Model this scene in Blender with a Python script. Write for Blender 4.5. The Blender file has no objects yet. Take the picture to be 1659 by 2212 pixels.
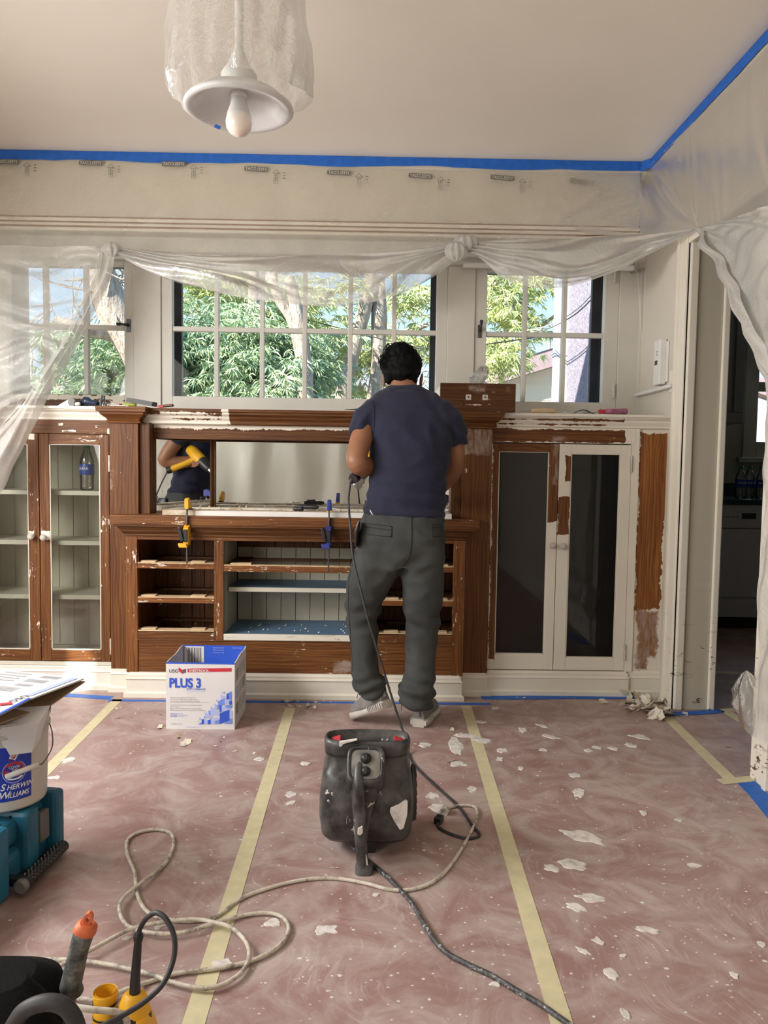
import bpy, math, random
import numpy as np
from mathutils import Vector, Matrix, noise as mnoise
random.seed(7)
rng = np.random.RandomState(11)
PI = math.pi
C = bpy.context.scene.collection
SC = bpy.context.scene

# ---------------------------------------------------------------- camera
YAW, PITCH, ROLL = [math.radians(a) for a in (0.6, 3.62, 0.85)]
FPX, CAMH, IW, IH = 1660.0, 1.15, 1659, 2212
def cam_rows():
    cy, sy = math.cos(YAW), math.sin(YAW)
    f = Vector((sy, cy, 0)); r = Vector((cy, -sy, 0)); u = Vector((0, 0, 1))
    f2 = f*math.cos(PITCH) - u*math.sin(PITCH); u2 = u*math.cos(PITCH) + f*math.sin(PITCH)
    r3 = r*math.cos(ROLL) + u2*math.sin(ROLL); u3 = u2*math.cos(ROLL) - r*math.sin(ROLL)
    return r3, u3, f2
CR, CU, CF = cam_rows()
cd = bpy.data.cameras.new('camera'); cam = bpy.data.objects.new('camera', cd); C.objects.link(cam)
cd.sensor_fit = 'HORIZONTAL'; cd.sensor_width = 36.0; cd.lens = 36.0*FPX/IW
cd.clip_start = 0.05; cd.clip_end = 300
M4 = Matrix(((CR.x, CU.x, -CF.x, 0), (CR.y, CU.y, -CF.y, 0), (CR.z, CU.z, -CF.z, CAMH), (0, 0, 0, 1)))
cam.matrix_world = M4
SC.camera = cam

# ---------------------------------------------------------------- world, sun, window light, exposure
w = bpy.data.worlds.new('world'); SC.world = w; w.use_nodes = True
nt = w.node_tree; nt.nodes.clear()
wo = nt.nodes.new('ShaderNodeOutputWorld'); bg = nt.nodes.new('ShaderNodeBackground')
tc = nt.nodes.new('ShaderNodeTexCoord'); sp = nt.nodes.new('ShaderNodeSeparateXYZ'); rp = nt.nodes.new('ShaderNodeValToRGB')
nt.links.new(tc.outputs['Generated'], sp.inputs[0]); nt.links.new(sp.outputs['Z'], rp.inputs[0])
e = rp.color_ramp.elements
e[0].position = 0.0; e[0].color = (0.80, 0.90, 1.0, 1); e[1].position = 0.6; e[1].color = (0.22, 0.48, 0.95, 1)
q = e.new(0.16); q.color = (0.50, 0.76, 1.0, 1)
nt.links.new(rp.outputs[0], bg.inputs[0]); nt.links.new(bg.outputs[0], wo.inputs[0])
bg.inputs[1].default_value = 1.08
sd = bpy.data.lights.new('sun', 'SUN'); sun = bpy.data.objects.new('sun', sd); C.objects.link(sun)
sd.energy = 11.0; sd.angle = math.radians(1.0); sd.color = (1.0, 0.94, 0.84)
SUNDIR = Vector((1.1, 0.85, -1.0)).normalized()
sun.rotation_euler = SUNDIR.to_track_quat('-Z', 'Y').to_euler(); sun.location = (-8, -6, 9)
def area(name, loc, direction, sx, sy, power, color, portal=False):
    d = bpy.data.lights.new(name, 'AREA'); o = bpy.data.objects.new(name, d); C.objects.link(o)
    d.shape = 'RECTANGLE'; d.size = sx; d.size_y = sy; d.energy = power; d.color = color
    o.location = loc; o.rotation_euler = Vector(direction).to_track_quat('-Z', 'Z').to_euler()
    if portal: d.cycles.is_portal = True
    return o
# added area lamps for daylight from the left; no windows are built behind them
area('daylight_left_near', (-2.55, 0.45, 1.45), (1, 0.25, -0.2), 1.9, 1.5, 34, (1.0, 0.98, 0.94))
area('daylight_left_far', (-2.55, 2.15, 1.5), (1, 0.12, -0.75), 1.1, 1.4, 88, (1.0, 0.98, 0.95))
area('fill_left_rear', (-2.55, -0.70, 1.5), (1, 0.55, -0.1), 0.9, 1.5, 26, (1.0, 0.97, 0.90))  # added fill for the surfaces facing the camera, no window of its own
area('portal_middle', (-0.40, 4.20, 1.85), (0, -1, 0), 1.5, 0.72, 1, (1, 1, 1), True)
area('portal_right', (0.91, 4.20, 1.85), (0, -1, 0), 0.7, 0.72, 1, (1, 1, 1), True)
area('portal_leftmost', (-1.72, 4.20, 1.85), (0, -1, 0), 0.7, 0.72, 1, (1, 1, 1), True)
vs = SC.view_settings
SC.display_settings.display_device = 'sRGB'
vs.view_transform = 'Standard'; vs.look = 'None'; vs.gamma = 1.0; vs.exposure = 0.60; vs.use_curve_mapping = False

# ---------------------------------------------------------------- helpers
def A(x, y, Y=None, Z=None, X=None):
    """world point seen at photo pixel x, y on the plane Y=, Z= or X="""
    d = CR*((x-IW/2)/FPX) - CU*((y-IH/2)/FPX) + CF
    t = Y/d.y if Y is not None else ((Z-CAMH)/d.z if Z is not None else X/d.x)
    return Vector((d.x*t, d.y*t, CAMH+d.z*t))
def XX(x, y, Y): return A(x, y, Y=Y).x
def ZZ(x, y, Y): return A(x, y, Y=Y).z
def lin(c):
    return tuple(((v/255.0)/12.92 if v/255.0 <= 0.04045 else ((v/255.0+0.055)/1.055)**2.4) for v in c)

class MB:
    def __init__(s): s.v = []; s.f = []; s.sm = []; s.mi = []; s.m = 0
    def add(s, vs_, fs, smooth=False):
        n = len(s.v); s.v += [tuple(p) for p in vs_]
        for f in fs: s.f.append(tuple(i+n for i in f)); s.sm.append(smooth); s.mi.append(s.m)
    def box(s, x0, x1, y0, y1, z0, z1):
        x0, x1 = sorted((x0, x1)); y0, y1 = sorted((y0, y1)); z0, z1 = sorted((z0, z1))
        s.add([(x0,y0,z0),(x1,y0,z0),(x1,y1,z0),(x0,y1,z0),(x0,y0,z1),(x1,y0,z1),(x1,y1,z1),(x0,y1,z1)],
              [(0,3,2,1),(4,5,6,7),(0,1,5,4),(1,2,6,5),(2,3,7,6),(3,0,4,7)])
        return s
    def obox(s, c, ax, ay, az):
        """oriented box: centre and three half-vectors"""
        c = Vector(c); ax = Vector(ax); ay = Vector(ay); az = Vector(az)
        P = [c+ax*i+ay*j+az*k for k in (-1,1) for (i,j) in ((-1,-1),(1,-1),(1,1),(-1,1))]
        s.add(P, [(0,3,2,1),(4,5,6,7),(0,1,5,4),(1,2,6,5),(2,3,7,6),(3,0,4,7)]); return s
    def rings(s, R, smooth=True, cap=True, closed=True):
        n = len(R[0]); vs_ = [p for r in R for p in r]; fs = []
        for i in range(len(R)-1):
            for j in range(n if closed else n-1):
                k = (j+1) % n; fs.append((i*n+j, i*n+k, (i+1)*n+k, (i+1)*n+j))
        s.add(vs_, fs, smooth)
        if cap and closed:
            s.add(R[0], [tuple(range(n))[::-1]]); s.add(R[-1], [tuple(range(n))])
        return s
    def lathe(s, c, prof, n=28, smooth=True, cap=True, axis=(0,0,1)):
        c = Vector(c); a = Vector(axis).normalized(); u = a.orthogonal().normalized(); v = a.cross(u)
        R = [[c+a*h+(u*math.cos(2*PI*k/n)+v*math.sin(2*PI*k/n))*r for k in range(n)] for r, h in prof]
        return s.rings(R, smooth, cap)
    def tube(s, pts, r, n=10, cap=True, smooth=True):
        pts = [Vector(p) for p in pts]; rr = r if isinstance(r, (list, tuple)) else [r]*len(pts)
        R = []; up = None
        for i, p in enumerate(pts):
            t = (pts[min(i+1, len(pts)-1)]-pts[max(i-1, 0)]).normalized()
            if up is None: up = t.orthogonal().normalized()
            up = (up - t*up.dot(t)).normalized(); v = t.cross(up)
            R.append([p+(up*math.cos(2*PI*k/n)+v*math.sin(2*PI*k/n))*rr[i] for k in range(n)])
        return s.rings(R, smooth, cap)
    def loft(s, secs, n=24, cap=True, p=2.0):
        """secs: (centre, half-vector u, half-vector v) superellipses"""
        R = []
        for c, u, v in secs:
            c = Vector(c); u = Vector(u); v = Vector(v); r = []
            for k in range(n):
                a = 2*PI*k/n; ca, sa = math.cos(a), math.sin(a)
                r.append(c+u*(math.copysign(abs(ca)**(2/p), ca))+v*(math.copysign(abs(sa)**(2/p), sa)))
            R.append(r)
        return s.rings(R, True, cap)
    def rectloft(s, x0, x1, yf, yb, prof, left=True, right=True):
        """moulding: prof = (outset, z); grows to the front and to both ends"""
        R = []
        for o, z in prof:
            a = x0-o if left else x0; b = x1+o if right else x1
            R.append([(a, yf-o, z), (b, yf-o, z), (b, yb, z), (a, yb, z)])
        return s.rings(R, False, True)
    def prism(s, poly, d):
        """extrude polygon (3D points) by vector d"""
        n = len(poly); P = [Vector(p) for p in poly]; Q = [p+Vector(d) for p in P]
        s.add(P+Q, [tuple(range(n))[::-1], tuple(range(n, 2*n))]+[(i, (i+1) % n, n+(i+1) % n, n+i) for i in range(n)]); return s
    def grid(s, P, smooth=True):
        m, n = len(P), len(P[0])
        s.add([p for r in P for p in r], [(i*n+j, i*n+j+1, (i+1)*n+j+1, (i+1)*n+j) for i in range(m-1) for j in range(n-1)], smooth); return s

ORG = {}
def mkobj(name, mb, mats, parent=None, loc=None, bevel=0, smooth=None):
    o0 = Vector(ORG[parent.name]) if parent is not None else Vector(loc or (0, 0, 0))
    me = bpy.data.meshes.new(name)
    me.from_pydata([tuple(Vector(p)-o0) for p in mb.v], [], mb.f)
    ms = mats if isinstance(mats, (list, tuple)) else [mats]
    for m in ms: me.materials.append(m)
    for p, sm_, mi in zip(me.polygons, mb.sm, mb.mi): p.use_smooth = sm_; p.material_index = mi
    me.update()
    o = bpy.data.objects.new(name, me); C.objects.link(o)
    if parent is not None: o.parent = parent
    else: o.location = o0
    ORG[o.name] = o0
    if bevel:
        b = o.modifiers.new('bevel', 'BEVEL'); b.width = bevel; b.segments = 2; b.limit_method = 'ANGLE'; b.angle_limit = math.radians(40)
    return o
def tag(o, label=None, cat=None, group=None, kind=None):
    if label: o['label'] = label
    if cat: o['category'] = cat
    if group: o['group'] = group
    if kind: o['kind'] = kind
    return o
def thing(name, label, cat, loc, group=None):
    o = bpy.data.objects.new(name, None); C.objects.link(o); o.location = loc; o.empty_display_size = 0.05
    ORG[o.name] = Vector(loc); return tag(o, label, cat, group)
def struct(name, mb, m, bevel=0, loc=None): return tag(mkobj(name, mb, m, None, loc, bevel), kind='structure')
def structroot(name, loc):
    o = bpy.data.objects.new(name, None); C.objects.link(o); o.location = loc; ORG[o.name] = Vector(loc); return tag(o, kind='structure')
def B(*a): return MB().box(*a)
def spline(pts, k=8):
    P = [Vector(p) for p in pts]; P = [P[0]*2-P[1]]+P+[P[-1]*2-P[-2]]; out = []
    for i in range(1, len(P)-2):
        a, b, c, d = P[i-1], P[i], P[i+1], P[i+2]
        for j in range(k):
            t = j/k
            out.append(0.5*((2*b)+(c-a)*t+(2*a-5*b+4*c-d)*t*t+(3*b-3*c+d-a)*t**3))
    out.append(P[-2]); return out
def text(parent, s, size, o3, right, up, m, align='LEFT', bold=0.0, name='lettering', wscale=1.0, shear=0.0, warp=None, normal_off=0.0008, mirror=False):
    """flat lettering lying on a surface: origin, right and up vectors"""
    cu = bpy.data.curves.new('t', 'FONT'); cu.body = s; cu.size = 1; cu.align_x = align; cu.offset = bold; cu.shear = shear; cu.fill_mode = 'BOTH' if hasattr(cu, 'fill_mode') and False else cu.fill_mode
    cu.resolution_u = 3
    to = bpy.data.objects.new('t', cu); me0 = to.to_mesh()
    r = Vector(right).normalized(); u = Vector(up).normalized(); nn = r.cross(u)
    V = []
    for v in me0.vertices:
        x = v.co.x*size*wscale*(-1 if mirror else 1); y = v.co.y*size
        V.append(warp(x, y) if warp else Vector(o3)+r*x+u*y+nn*normal_off)
    mb = MB(); mb.add(V, [tuple(p.vertices) for p in me0.polygons])
    to.to_mesh_clear(); bpy.data.objects.remove(to); bpy.data.curves.remove(cu)
    return mkobj(name, mb, m, parent)

# ---------------------------------------------------------------- materials
def newmat(name):
    m = bpy.data.materials.new(name); m.use_nodes = True; t = m.node_tree
    b = t.nodes['Principled BSDF']; return m, t, b
def N(t, k, **kw):
    n = t.nodes.new(k)
    for a, v in kw.items(): setattr(n, a, v)
    return n
def setin(n, i, v):
    n.inputs[i].default_value = v; return n
def math_(t, op, a, b=None, c=None):
    n = t.nodes.new('ShaderNodeMath'); n.operation = op
    for i, v in enumerate((a, b, c)):
        if v is None: continue
        if isinstance(v, (int, float)): n.inputs[i].default_value = v
        else: t.links.new(v, n.inputs[i])
    return n.outputs[0]
def mixc(t, f, a, b):
    n = t.nodes.new('ShaderNodeMix'); n.data_type = 'RGBA'
    if isinstance(f, (int, float)): n.inputs[0].default_value = f
    else: t.links.new(f, n.inputs[0])
    for i, v in ((6, a), (7, b)):
        if isinstance(v, tuple): n.inputs[i].default_value = (v+(1,))[:4]
        else: t.links.new(v, n.inputs[i])
    return n.outputs[2]
def pos(t, scale=(1, 1, 1), obj=False):
    if obj: o = N(t, 'ShaderNodeTexCoord').outputs['Object']
    else: o = N(t, 'ShaderNodeNewGeometry').outputs['Position']
    mp = N(t, 'ShaderNodeMapping'); mp.inputs['Scale'].default_value = scale; t.links.new(o, mp.inputs[0]); return mp.outputs[0]
def noi(t, v, scale, detail=3, rough=0.5, dist=0.0):
    n = N(t, 'ShaderNodeTexNoise'); t.links.new(v, n.inputs['Vector'])
    n.inputs['Scale'].default_value = scale; n.inputs['Detail'].default_value = detail; n.inputs['Roughness'].default_value = rough; n.inputs['Distortion'].default_value = dist
    return n.outputs['Fac']
def ramp(t, f, stops):
    n = N(t, 'ShaderNodeValToRGB'); t.links.new(f, n.inputs[0]); e = n.color_ramp.elements
    while len(e) < len(stops): e.new(0.5)
    for el, (p, c) in zip(e, stops): el.position = p; el.color = (tuple(c)+(1,))[:4] if not isinstance(c, (int, float)) else (c, c, c, 1)
    return n.outputs[0]
def bump(t, b, h, strength=0.3, dist=0.002):
    n = N(t, 'ShaderNodeBump'); n.inputs['Strength'].default_value = strength; n.inputs['Distance'].default_value = dist
    t.links.new(h, n.inputs['Height']); t.links.new(n.outputs[0], b.inputs['Normal'])
def plain(name, c, rough=0.5, metal=0.0, var=0.06, scale=9.0, bmp=0.0, spec=0.5, obj=True):
    """one colour with slight uneven grain"""
    m, t, b = newmat(name); b.inputs['Roughness'].default_value = rough; b.inputs['Metallic'].default_value = metal
    b.inputs['Specular IOR Level'].default_value = spec
    v = pos(t, obj=obj); n = noi(t, v, scale, 4)
    hi = tuple(min(1, x*(1+var)) for x in c); lo = tuple(x*(1-var) for x in c)
    t.links.new(ramp(t, n, [(0.3, lo), (0.7, hi)]), b.inputs['Base Color'])
    if bmp: bump(t, b, noi(t, v, scale*12, 3), bmp, 0.002)
    return m
CREAM = (0.80, 0.75, 0.645)
OAK = [(0.25, (0.045, 0.015, 0.0045)), (0.45, (0.125, 0.044, 0.011)), (0.62, (0.195, 0.078, 0.019)), (0.8, (0.29, 0.13, 0.035))]
def wood(name, axis='Z', rects=(), flecks=0.55, base='wood', gain=1.0, amp=0.018, smear=(), paint=CREAM, rough=0.5, y=None, dark=1.0):
    """stripped oak with cream paint left on it. rects: (x0,x1,z0,z1) of the OTHER finish; smear: cloudy half-stripped areas"""
    m, t, b = newmat(name); b.inputs['Roughness'].default_value = rough; b.inputs['Specular IOR Level'].default_value = 0.3
    sc = (60, 60, 2.2) if axis == 'Z' else (2.2, 60, 60)
    p0 = pos(t); pg = pos(t, sc)
    g1 = noi(t, pg, 1.0, 6, 0.65, 0.6)
    # cathedral figure
    wv = N(t, 'ShaderNodeTexWave'); wv.wave_type = 'BANDS'; wv.bands_direction = 'X' if axis == 'Z' else 'Z'
    mp = pos(t, (1, 1, 0.16) if axis == 'Z' else (0.16, 1, 1)); t.links.new(mp, wv.inputs['Vector'])
    wv.inputs['Scale'].default_value = 20; wv.inputs['Distortion'].default_value = 11; wv.inputs['Detail'].default_value = 3; wv.inputs['Detail Scale'].default_value = 0.9
    g = math_(t, 'ADD', math_(t, 'MULTIPLY', g1, 0.86), math_(t, 'MULTIPLY', wv.outputs['Fac'], 0.15))
    col = ramp(t, g, [(p, tuple(min(1, c*gain*dark) for c in cc)) for p, cc in OAK])
    big = noi(t, p0, 5, 3)
    col = mixc(t, math_(t, 'MULTIPLY', big, 0.45), col, tuple(c*gain*dark for c in (0.10, 0.034, 0.012)))
    # paint left in the pores and at the edges
    fp = pos(t, (70, 70, 14) if axis == 'Z' else (14, 70, 70))
    fl = math_(t, 'MULTIPLY', noi(t, fp, 1.6, 4, 0.75), math_(t, 'ADD', noi(t, p0, 7, 3), 0.32))
    flm = math_(t, 'GREATER_THAN', fl, flecks+0.035)
    sx = N(t, 'ShaderNodeSeparateXYZ'); t.links.new(p0, sx.inputs[0])
    en = math_(t, 'ADD', math_(t, 'MULTIPLY', math_(t, 'SUBTRACT', noi(t, p0, 42, 5, 0.75), 0.5), 1.5), math_(t, 'MULTIPLY', math_(t, 'SUBTRACT', noi(t, p0, 11, 3, 0.6), 0.5), 1.6))
    def mask(rs, a):
        cur = None
        for (x0, x1, z0, z1) in rs:
            dx = math_(t, 'SUBTRACT', math_(t, 'ABSOLUTE', math_(t, 'SUBTRACT', sx.outputs[0], (x0+x1)/2)), abs(x1-x0)/2)
            dz = math_(t, 'SUBTRACT', math_(t, 'ABSOLUTE', math_(t, 'SUBTRACT', sx.outputs[2], (z0+z1)/2)), abs(z1-z0)/2)
            d = math_(t, 'ADD', math_(t, 'MAXIMUM', dx, dz), math_(t, 'MULTIPLY', en, a))
            cur = d if cur is None else math_(t, 'MINIMUM', cur, d)
        return cur
    pc = mixc(t, math_(t, 'MULTIPLY', noi(t, p0, 6, 3), 0.5), paint, tuple(c*0.86 for c in paint))
    if base == 'wood':
        fac = flm
        if rects: fac = math_(t, 'MAXIMUM', flm, math_(t, 'LESS_THAN', mask(rects, amp*2), 0.0))
    else:
        fac = math_(t, 'GREATER_THAN', mask(rects, amp*2), 0.0) if rects else None
        if fac is None: fac = math_(t, 'LESS_THAN', sx.outputs[0], 1e6)
        else: fac = math_(t, 'MAXIMUM', fac, flm)
    if smear:
        sm_ = math_(t, 'MINIMUM', math_(t, 'MAXIMUM', math_(t, 'MULTIPLY', mask(smear, amp*2.5), -70.0), 0.0), 1.0)
        cl = ramp(t, noi(t, pos(t, (30, 30, 7) if axis == 'Z' else (7, 30, 30)), 1.5, 5, 0.7), [(0.38, 0.08), (0.62, 0.85)])
        col = mixc(t, math_(t, 'MULTIPLY', sm_, cl), col, (0.40, 0.31, 0.26))
        if base != 'wood': fac = math_(t, 'MULTIPLY', fac, math_(t, 'SUBTRACT', 1.0, sm_))
    t.links.new(mixc(t, fac, col, pc), b.inputs['Base Color'])
    h = math_(t, 'ADD', math_(t, 'MULTIPLY', g, 0.25), math_(t, 'MULTIPLY', fac, 1.0)); bump(t, b, h, 0.45, 0.0012)
    return m
M = {}
M['cream'] = plain('cream_paint', CREAM, 0.42, var=0.05, scale=4, bmp=0.08, obj=False)
def chipped(name, c, amt=0.86):
    m, t, b = newmat(name); p0 = pos(t); b.inputs['Roughness'].default_value = 0.45
    sx = N(t, 'ShaderNodeSeparateXYZ'); t.links.new(p0, sx.inputs[0])
    low = math_(t, 'MULTIPLY', math_(t, 'MAXIMUM', math_(t, 'SUBTRACT', 0.75, sx.outputs[2]), 0.0), 0.22)
    n = math_(t, 'ADD', noi(t, pos(t, (30, 30, 60)), 1.0, 4, 0.7), low)
    chip = math_(t, 'GREATER_THAN', math_(t, 'MULTIPLY', n, math_(t, 'ADD', noi(t, p0, 9, 2), 0.55)), amt)
    scuff = math_(t, 'MULTIPLY', ramp(t, noi(t, pos(t, (8, 8, 50)), 1.0, 4), [(0.62, 0.0), (0.7, 1.0)]), low)
    col = mixc(t, math_(t, 'MULTIPLY', noi(t, p0, 3, 2), 0.4), c, tuple(x*0.85 for x in c))
    col = mixc(t, math_(t, 'MULTIPLY', scuff, 3.0), col, (0.25, 0.22, 0.18))
    t.links.new(mixc(t, chip, col, (0.10, 0.045, 0.02)), b.inputs['Base Color']); bump(t, b, chip, -0.3, 0.001); return m
M['chipped'] = chipped('chipped_cream_paint', CREAM)
M['jamb'] = chipped('jamb_paint_shaded', (0.53, 0.49, 0.395))  # same cream as the casings, darkened to put the jamb's shade into the colour
M['win_paint'] = plain('window_paint', (0.60, 0.575, 0.52), 0.45, var=0.05, scale=5, obj=False)
M['ceiling'] = plain('ceiling_paint', (0.80, 0.745, 0.66), 0.9, var=0.02, scale=2, obj=False)
M['wall'] = plain('wall_paint', (0.66, 0.61, 0.52), 0.85, var=0.03, scale=2, obj=False)
M['alcove'] = plain('alcove_wall_paint', (0.74, 0.72, 0.68), 0.7, var=0.03, scale=3, obj=False)
M['wood_v'] = wood('oak_upright', 'Z'); M['wood_h'] = wood('oak_lengthwise', 'X')
M['wood_bright_v'] = wood('oak_upright_light', 'Z', gain=1.3, flecks=0.52)
M['wood_dark_v'] = wood('oak_upright_dark', 'Z', gain=0.75, flecks=0.6)
M['wood_dark_h'] = wood('oak_lengthwise_dark', 'X', gain=0.75, flecks=0.6)
M['pine'] = plain('bare_pine', (0.62, 0.46, 0.28), 0.7, var=0.15, scale=20)
M['olive'] = plain('old_olive_cream_paint', (0.50, 0.47, 0.37), 0.5, var=0.06, scale=6, obj=False)
M['shelf_cream'] = plain('shelf_paint', (0.66, 0.63, 0.53), 0.45, var=0.05, obj=False)
M['blue_liner'] = plain('blue_shelf_paint', (0.10, 0.19, 0.30), 0.5, var=0.12, scale=14, obj=False)
M['knob'] = plain('worn_cream_knob', (0.50, 0.47, 0.43), 0.35, var=0.15, scale=60)
M['steel'] = plain('steel', (0.55, 0.55, 0.56), 0.28, metal=1.0, var=0.1, scale=30)
M['dark_steel'] = plain('dark_steel', (0.12, 0.12, 0.13), 0.4, metal=0.9, var=0.2, scale=30)
M['hinge'] = plain('painted_hinge', (0.55, 0.52, 0.46), 0.4, metal=0.2, var=0.3, scale=80)
M['black'] = plain('black_plastic', (0.018, 0.018, 0.02), 0.4, var=0.25, scale=20)
M['rubber'] = plain('black_rubber', (0.03, 0.03, 0.034), 0.55, var=0.3, scale=40)
M['yellow'] = plain('yellow_plastic', (0.80, 0.42, 0.02), 0.4, var=0.1, scale=20)
M['bluetape'] = plain('blue_tape', (0.012, 0.13, 0.55), 0.6, var=0.12, scale=30, obj=False)
M['tape'] = plain('masking_tape', (0.62, 0.56, 0.36), 0.6, var=0.08, scale=25, obj=False)
M['white'] = plain('white_plastic', (0.78, 0.77, 0.74), 0.4, var=0.04)
M['red'] = plain('red_plastic', (0.45, 0.03, 0.04), 0.35, var=0.1)
M['ink'] = plain('dark_ink', (0.10, 0.10, 0.11), 0.6, var=0.1)
M['grayink'] = plain('grey_ink', (0.30, 0.29, 0.28), 0.6, var=0.1)
M['exterior_black'] = plain('dark_storm_frame', (0.025, 0.025, 0.03), 0.5, var=0.3, scale=20)
def glassmat(name, tint=(1, 1, 1), refl=0.08, rough=0.02):
    m = bpy.data.materials.new(name); m.use_nodes = True; t = m.node_tree; t.nodes.clear()
    o = N(t, 'ShaderNodeOutputMaterial'); tr = N(t, 'ShaderNodeBsdfTransparent'); gl = N(t, 'ShaderNodeBsdfGlossy'); mx = N(t, 'ShaderNodeMixShader')
    tr.inputs[0].default_value = tint+(1,); gl.inputs['Roughness'].default_value = rough
    fr = N(t, 'ShaderNodeFresnel'); fr.inputs[0].default_value = 1.45
    f = math_(t, 'MINIMUM', math_(t, 'MULTIPLY', fr.outputs[0], refl/0.04), 1.0)
    t.links.new(f, mx.inputs[0]); t.links.new(tr.outputs[0], mx.inputs[1]); t.links.new(gl.outputs[0], mx.inputs[2]); t.links.new(mx.outputs[0], o.inputs[0]); return m
M['glass'] = glassmat('window_glass', (0.97, 0.98, 0.98), 0.012)
M['door_glass'] = glassmat('cabinet_glass', (0.93, 0.94, 0.92), 0.06)
M['dark_glass'] = glassmat('dark_cabinet_glass', (0.8, 0.8, 0.8), 0.03)
M['bottle'] = glassmat('clear_bottle', (0.93, 0.96, 0.97), 0.12, 0.05)
m, t, b = newmat('mirror'); b.inputs['Metallic'].default_value = 1; b.inputs['Roughness'].default_value = 0.015
t.links.new(ramp(t, noi(t, pos(t), 3), [(0.3, (0.74, 0.76, 0.75)), (0.7, (0.80, 0.82, 0.81))]), b.inputs['Base Color']); M['mirror'] = m
def plastic_sheet(name, trans=0.45, col=(0.92, 0.90, 0.86), wr=1.0, sc=(9, 9, 9), rough=0.28, gloss=1.5):
    m = bpy.data.materials.new(name); m.use_nodes = True; t = m.node_tree; t.nodes.clear()
    o = N(t, 'ShaderNodeOutputMaterial'); tr = N(t, 'ShaderNodeBsdfTransparent'); tl = N(t, 'ShaderNodeBsdfTranslucent'); df = N(t, 'ShaderNodeBsdfDiffuse'); gl = N(t, 'ShaderNodeBsdfGlossy')
    tr.inputs[0].default_value = (0.96, 0.96, 0.95, 1); tl.inputs[0].default_value = col+(1,); df.inputs[0].default_value = col+(1,); gl.inputs['Roughness'].default_value = rough
    bp = N(t, 'ShaderNodeBump'); bp.inputs['Strength'].default_value = 0.7*wr; bp.inputs['Distance'].default_value = 0.012
    h = math_(t, 'ADD', noi(t, pos(t, sc), 1.0, 5, 0.6, 1.2), math_(t, 'MULTIPLY', noi(t, pos(t), 22, 4, 0.6, 2.0), 0.35)); t.links.new(h, bp.inputs['Height'])
    for n in (tl, df, gl): t.links.new(bp.outputs[0], n.inputs['Normal'])
    a = N(t, 'ShaderNodeMixShader'); a.inputs[0].default_value = 0.5; t.links.new(tl.outputs[0], a.inputs[1]); t.links.new(df.outputs[0], a.inputs[2])
    c = N(t, 'ShaderNodeMixShader'); t.links.new(a.outputs[0], c.inputs[1]); t.links.new(tr.outputs[0], c.inputs[2])
    ly = N(t, 'ShaderNodeLayerWeight'); ly.inputs[0].default_value = 0.35; t.links.new(bp.outputs[0], ly.inputs['Normal'])
    t.links.new(math_(t, 'MULTIPLY', math_(t, 'SUBTRACT', 1.0, ly.outputs['Facing']), trans), c.inputs[0])
    d = N(t, 'ShaderNodeMixShader'); t.links.new(c.outputs[0], d.inputs[1]); t.links.new(gl.outputs[0], d.inputs[2])
    fr = N(t, 'ShaderNodeFresnel'); fr.inputs[0].default_value = 1.4; t.links.new(bp.outputs[0], fr.inputs['Normal'])
    t.links.new(math_(t, 'MINIMUM', math_(t, 'MULTIPLY', fr.outputs[0], gloss), 1.0), d.inputs[0]); t.links.new(d.outputs[0], o.inputs[0]); return m
M['sheet'] = plastic_sheet('plastic_sheet', 0.36, gloss=.9)
M['sheet_side'] = plastic_sheet('side_plastic_sheet', 0.46, gloss=1.0)
M['sheet_clear'] = plastic_sheet('clear_plastic_sheet', 0.72, wr=1.3, rough=0.2)
M['sheet_flat'] = plastic_sheet('flat_plastic_sheet', 0.78, col=(.88, .84, .75), wr=0.3, gloss=.7)

# ================================================================ SETTING
ZC = 2.73; XR = 1.44; YB = 4.08; YW = 4.27; XL = -2.6; YF = -3.0; LEDGE = 1.405
# floor covered in red paper
m, t, b = newmat('red_floor_paper'); p0 = pos(t)
base = mixc(t, ramp(t, noi(t, p0, 2.2, 4), [(0.35, 0.0), (0.7, 1.0)]), (0.29, 0.165, 0.15), (0.37, 0.245, 0.225))
sw = noi(t, p0, 5.5, 7, 0.66, 1.4)
base = mixc(t, math_(t, 'MULTIPLY', ramp(t, sw, [(0.40, 0.0), (0.66, 1.0)]), 0.72), base, (0.52, 0.45, 0.42))
# swirled scuffs: streaks whose heading wanders over the floor
hd_ = N(t, 'ShaderNodeVectorRotate'); hd_.rotation_type = 'Z_AXIS'; t.links.new(p0, hd_.inputs['Vector']); t.links.new(math_(t, 'MULTIPLY', noi(t, p0, .9, 1), 3.5), hd_.inputs['Angle'])
mp_ = N(t, 'ShaderNodeMapping'); mp_.inputs['Scale'].default_value = (10, 55, 10); t.links.new(hd_.outputs[0], mp_.inputs[0])
sw2 = math_(t, 'MULTIPLY', noi(t, mp_.outputs[0], 1.0, 4, 0.7, .6), math_(t, 'ADD', noi(t, p0, 4, 3), .5))
base = mixc(t, math_(t, 'MULTIPLY', ramp(t, sw2, [(0.56, 0.0), (0.76, 1.0)]), 0.4), base, (0.62, 0.55, 0.52))
sp_ = math_(t, 'MULTIPLY', noi(t, p0, 60, 2, 0.5), math_(t, 'ADD', noi(t, p0, 3, 2), 0.5))
base = mixc(t, math_(t, 'GREATER_THAN', sp_, 0.84), base, (0.72, 0.68, 0.64))
t.links.new(base, b.inputs['Base Color'])
t.links.new(ramp(t, sw, [(0.3, 0.36), (0.7, 0.58)]), b.inputs['Roughness']); bump(t, b, noi(t, p0, 5, 4), 0.25, 0.004); M['floor'] = m
floor = struct('floor', B(XL, 4.6, YF, 6.4, -0.05, 0.0), M['floor'])
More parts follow.
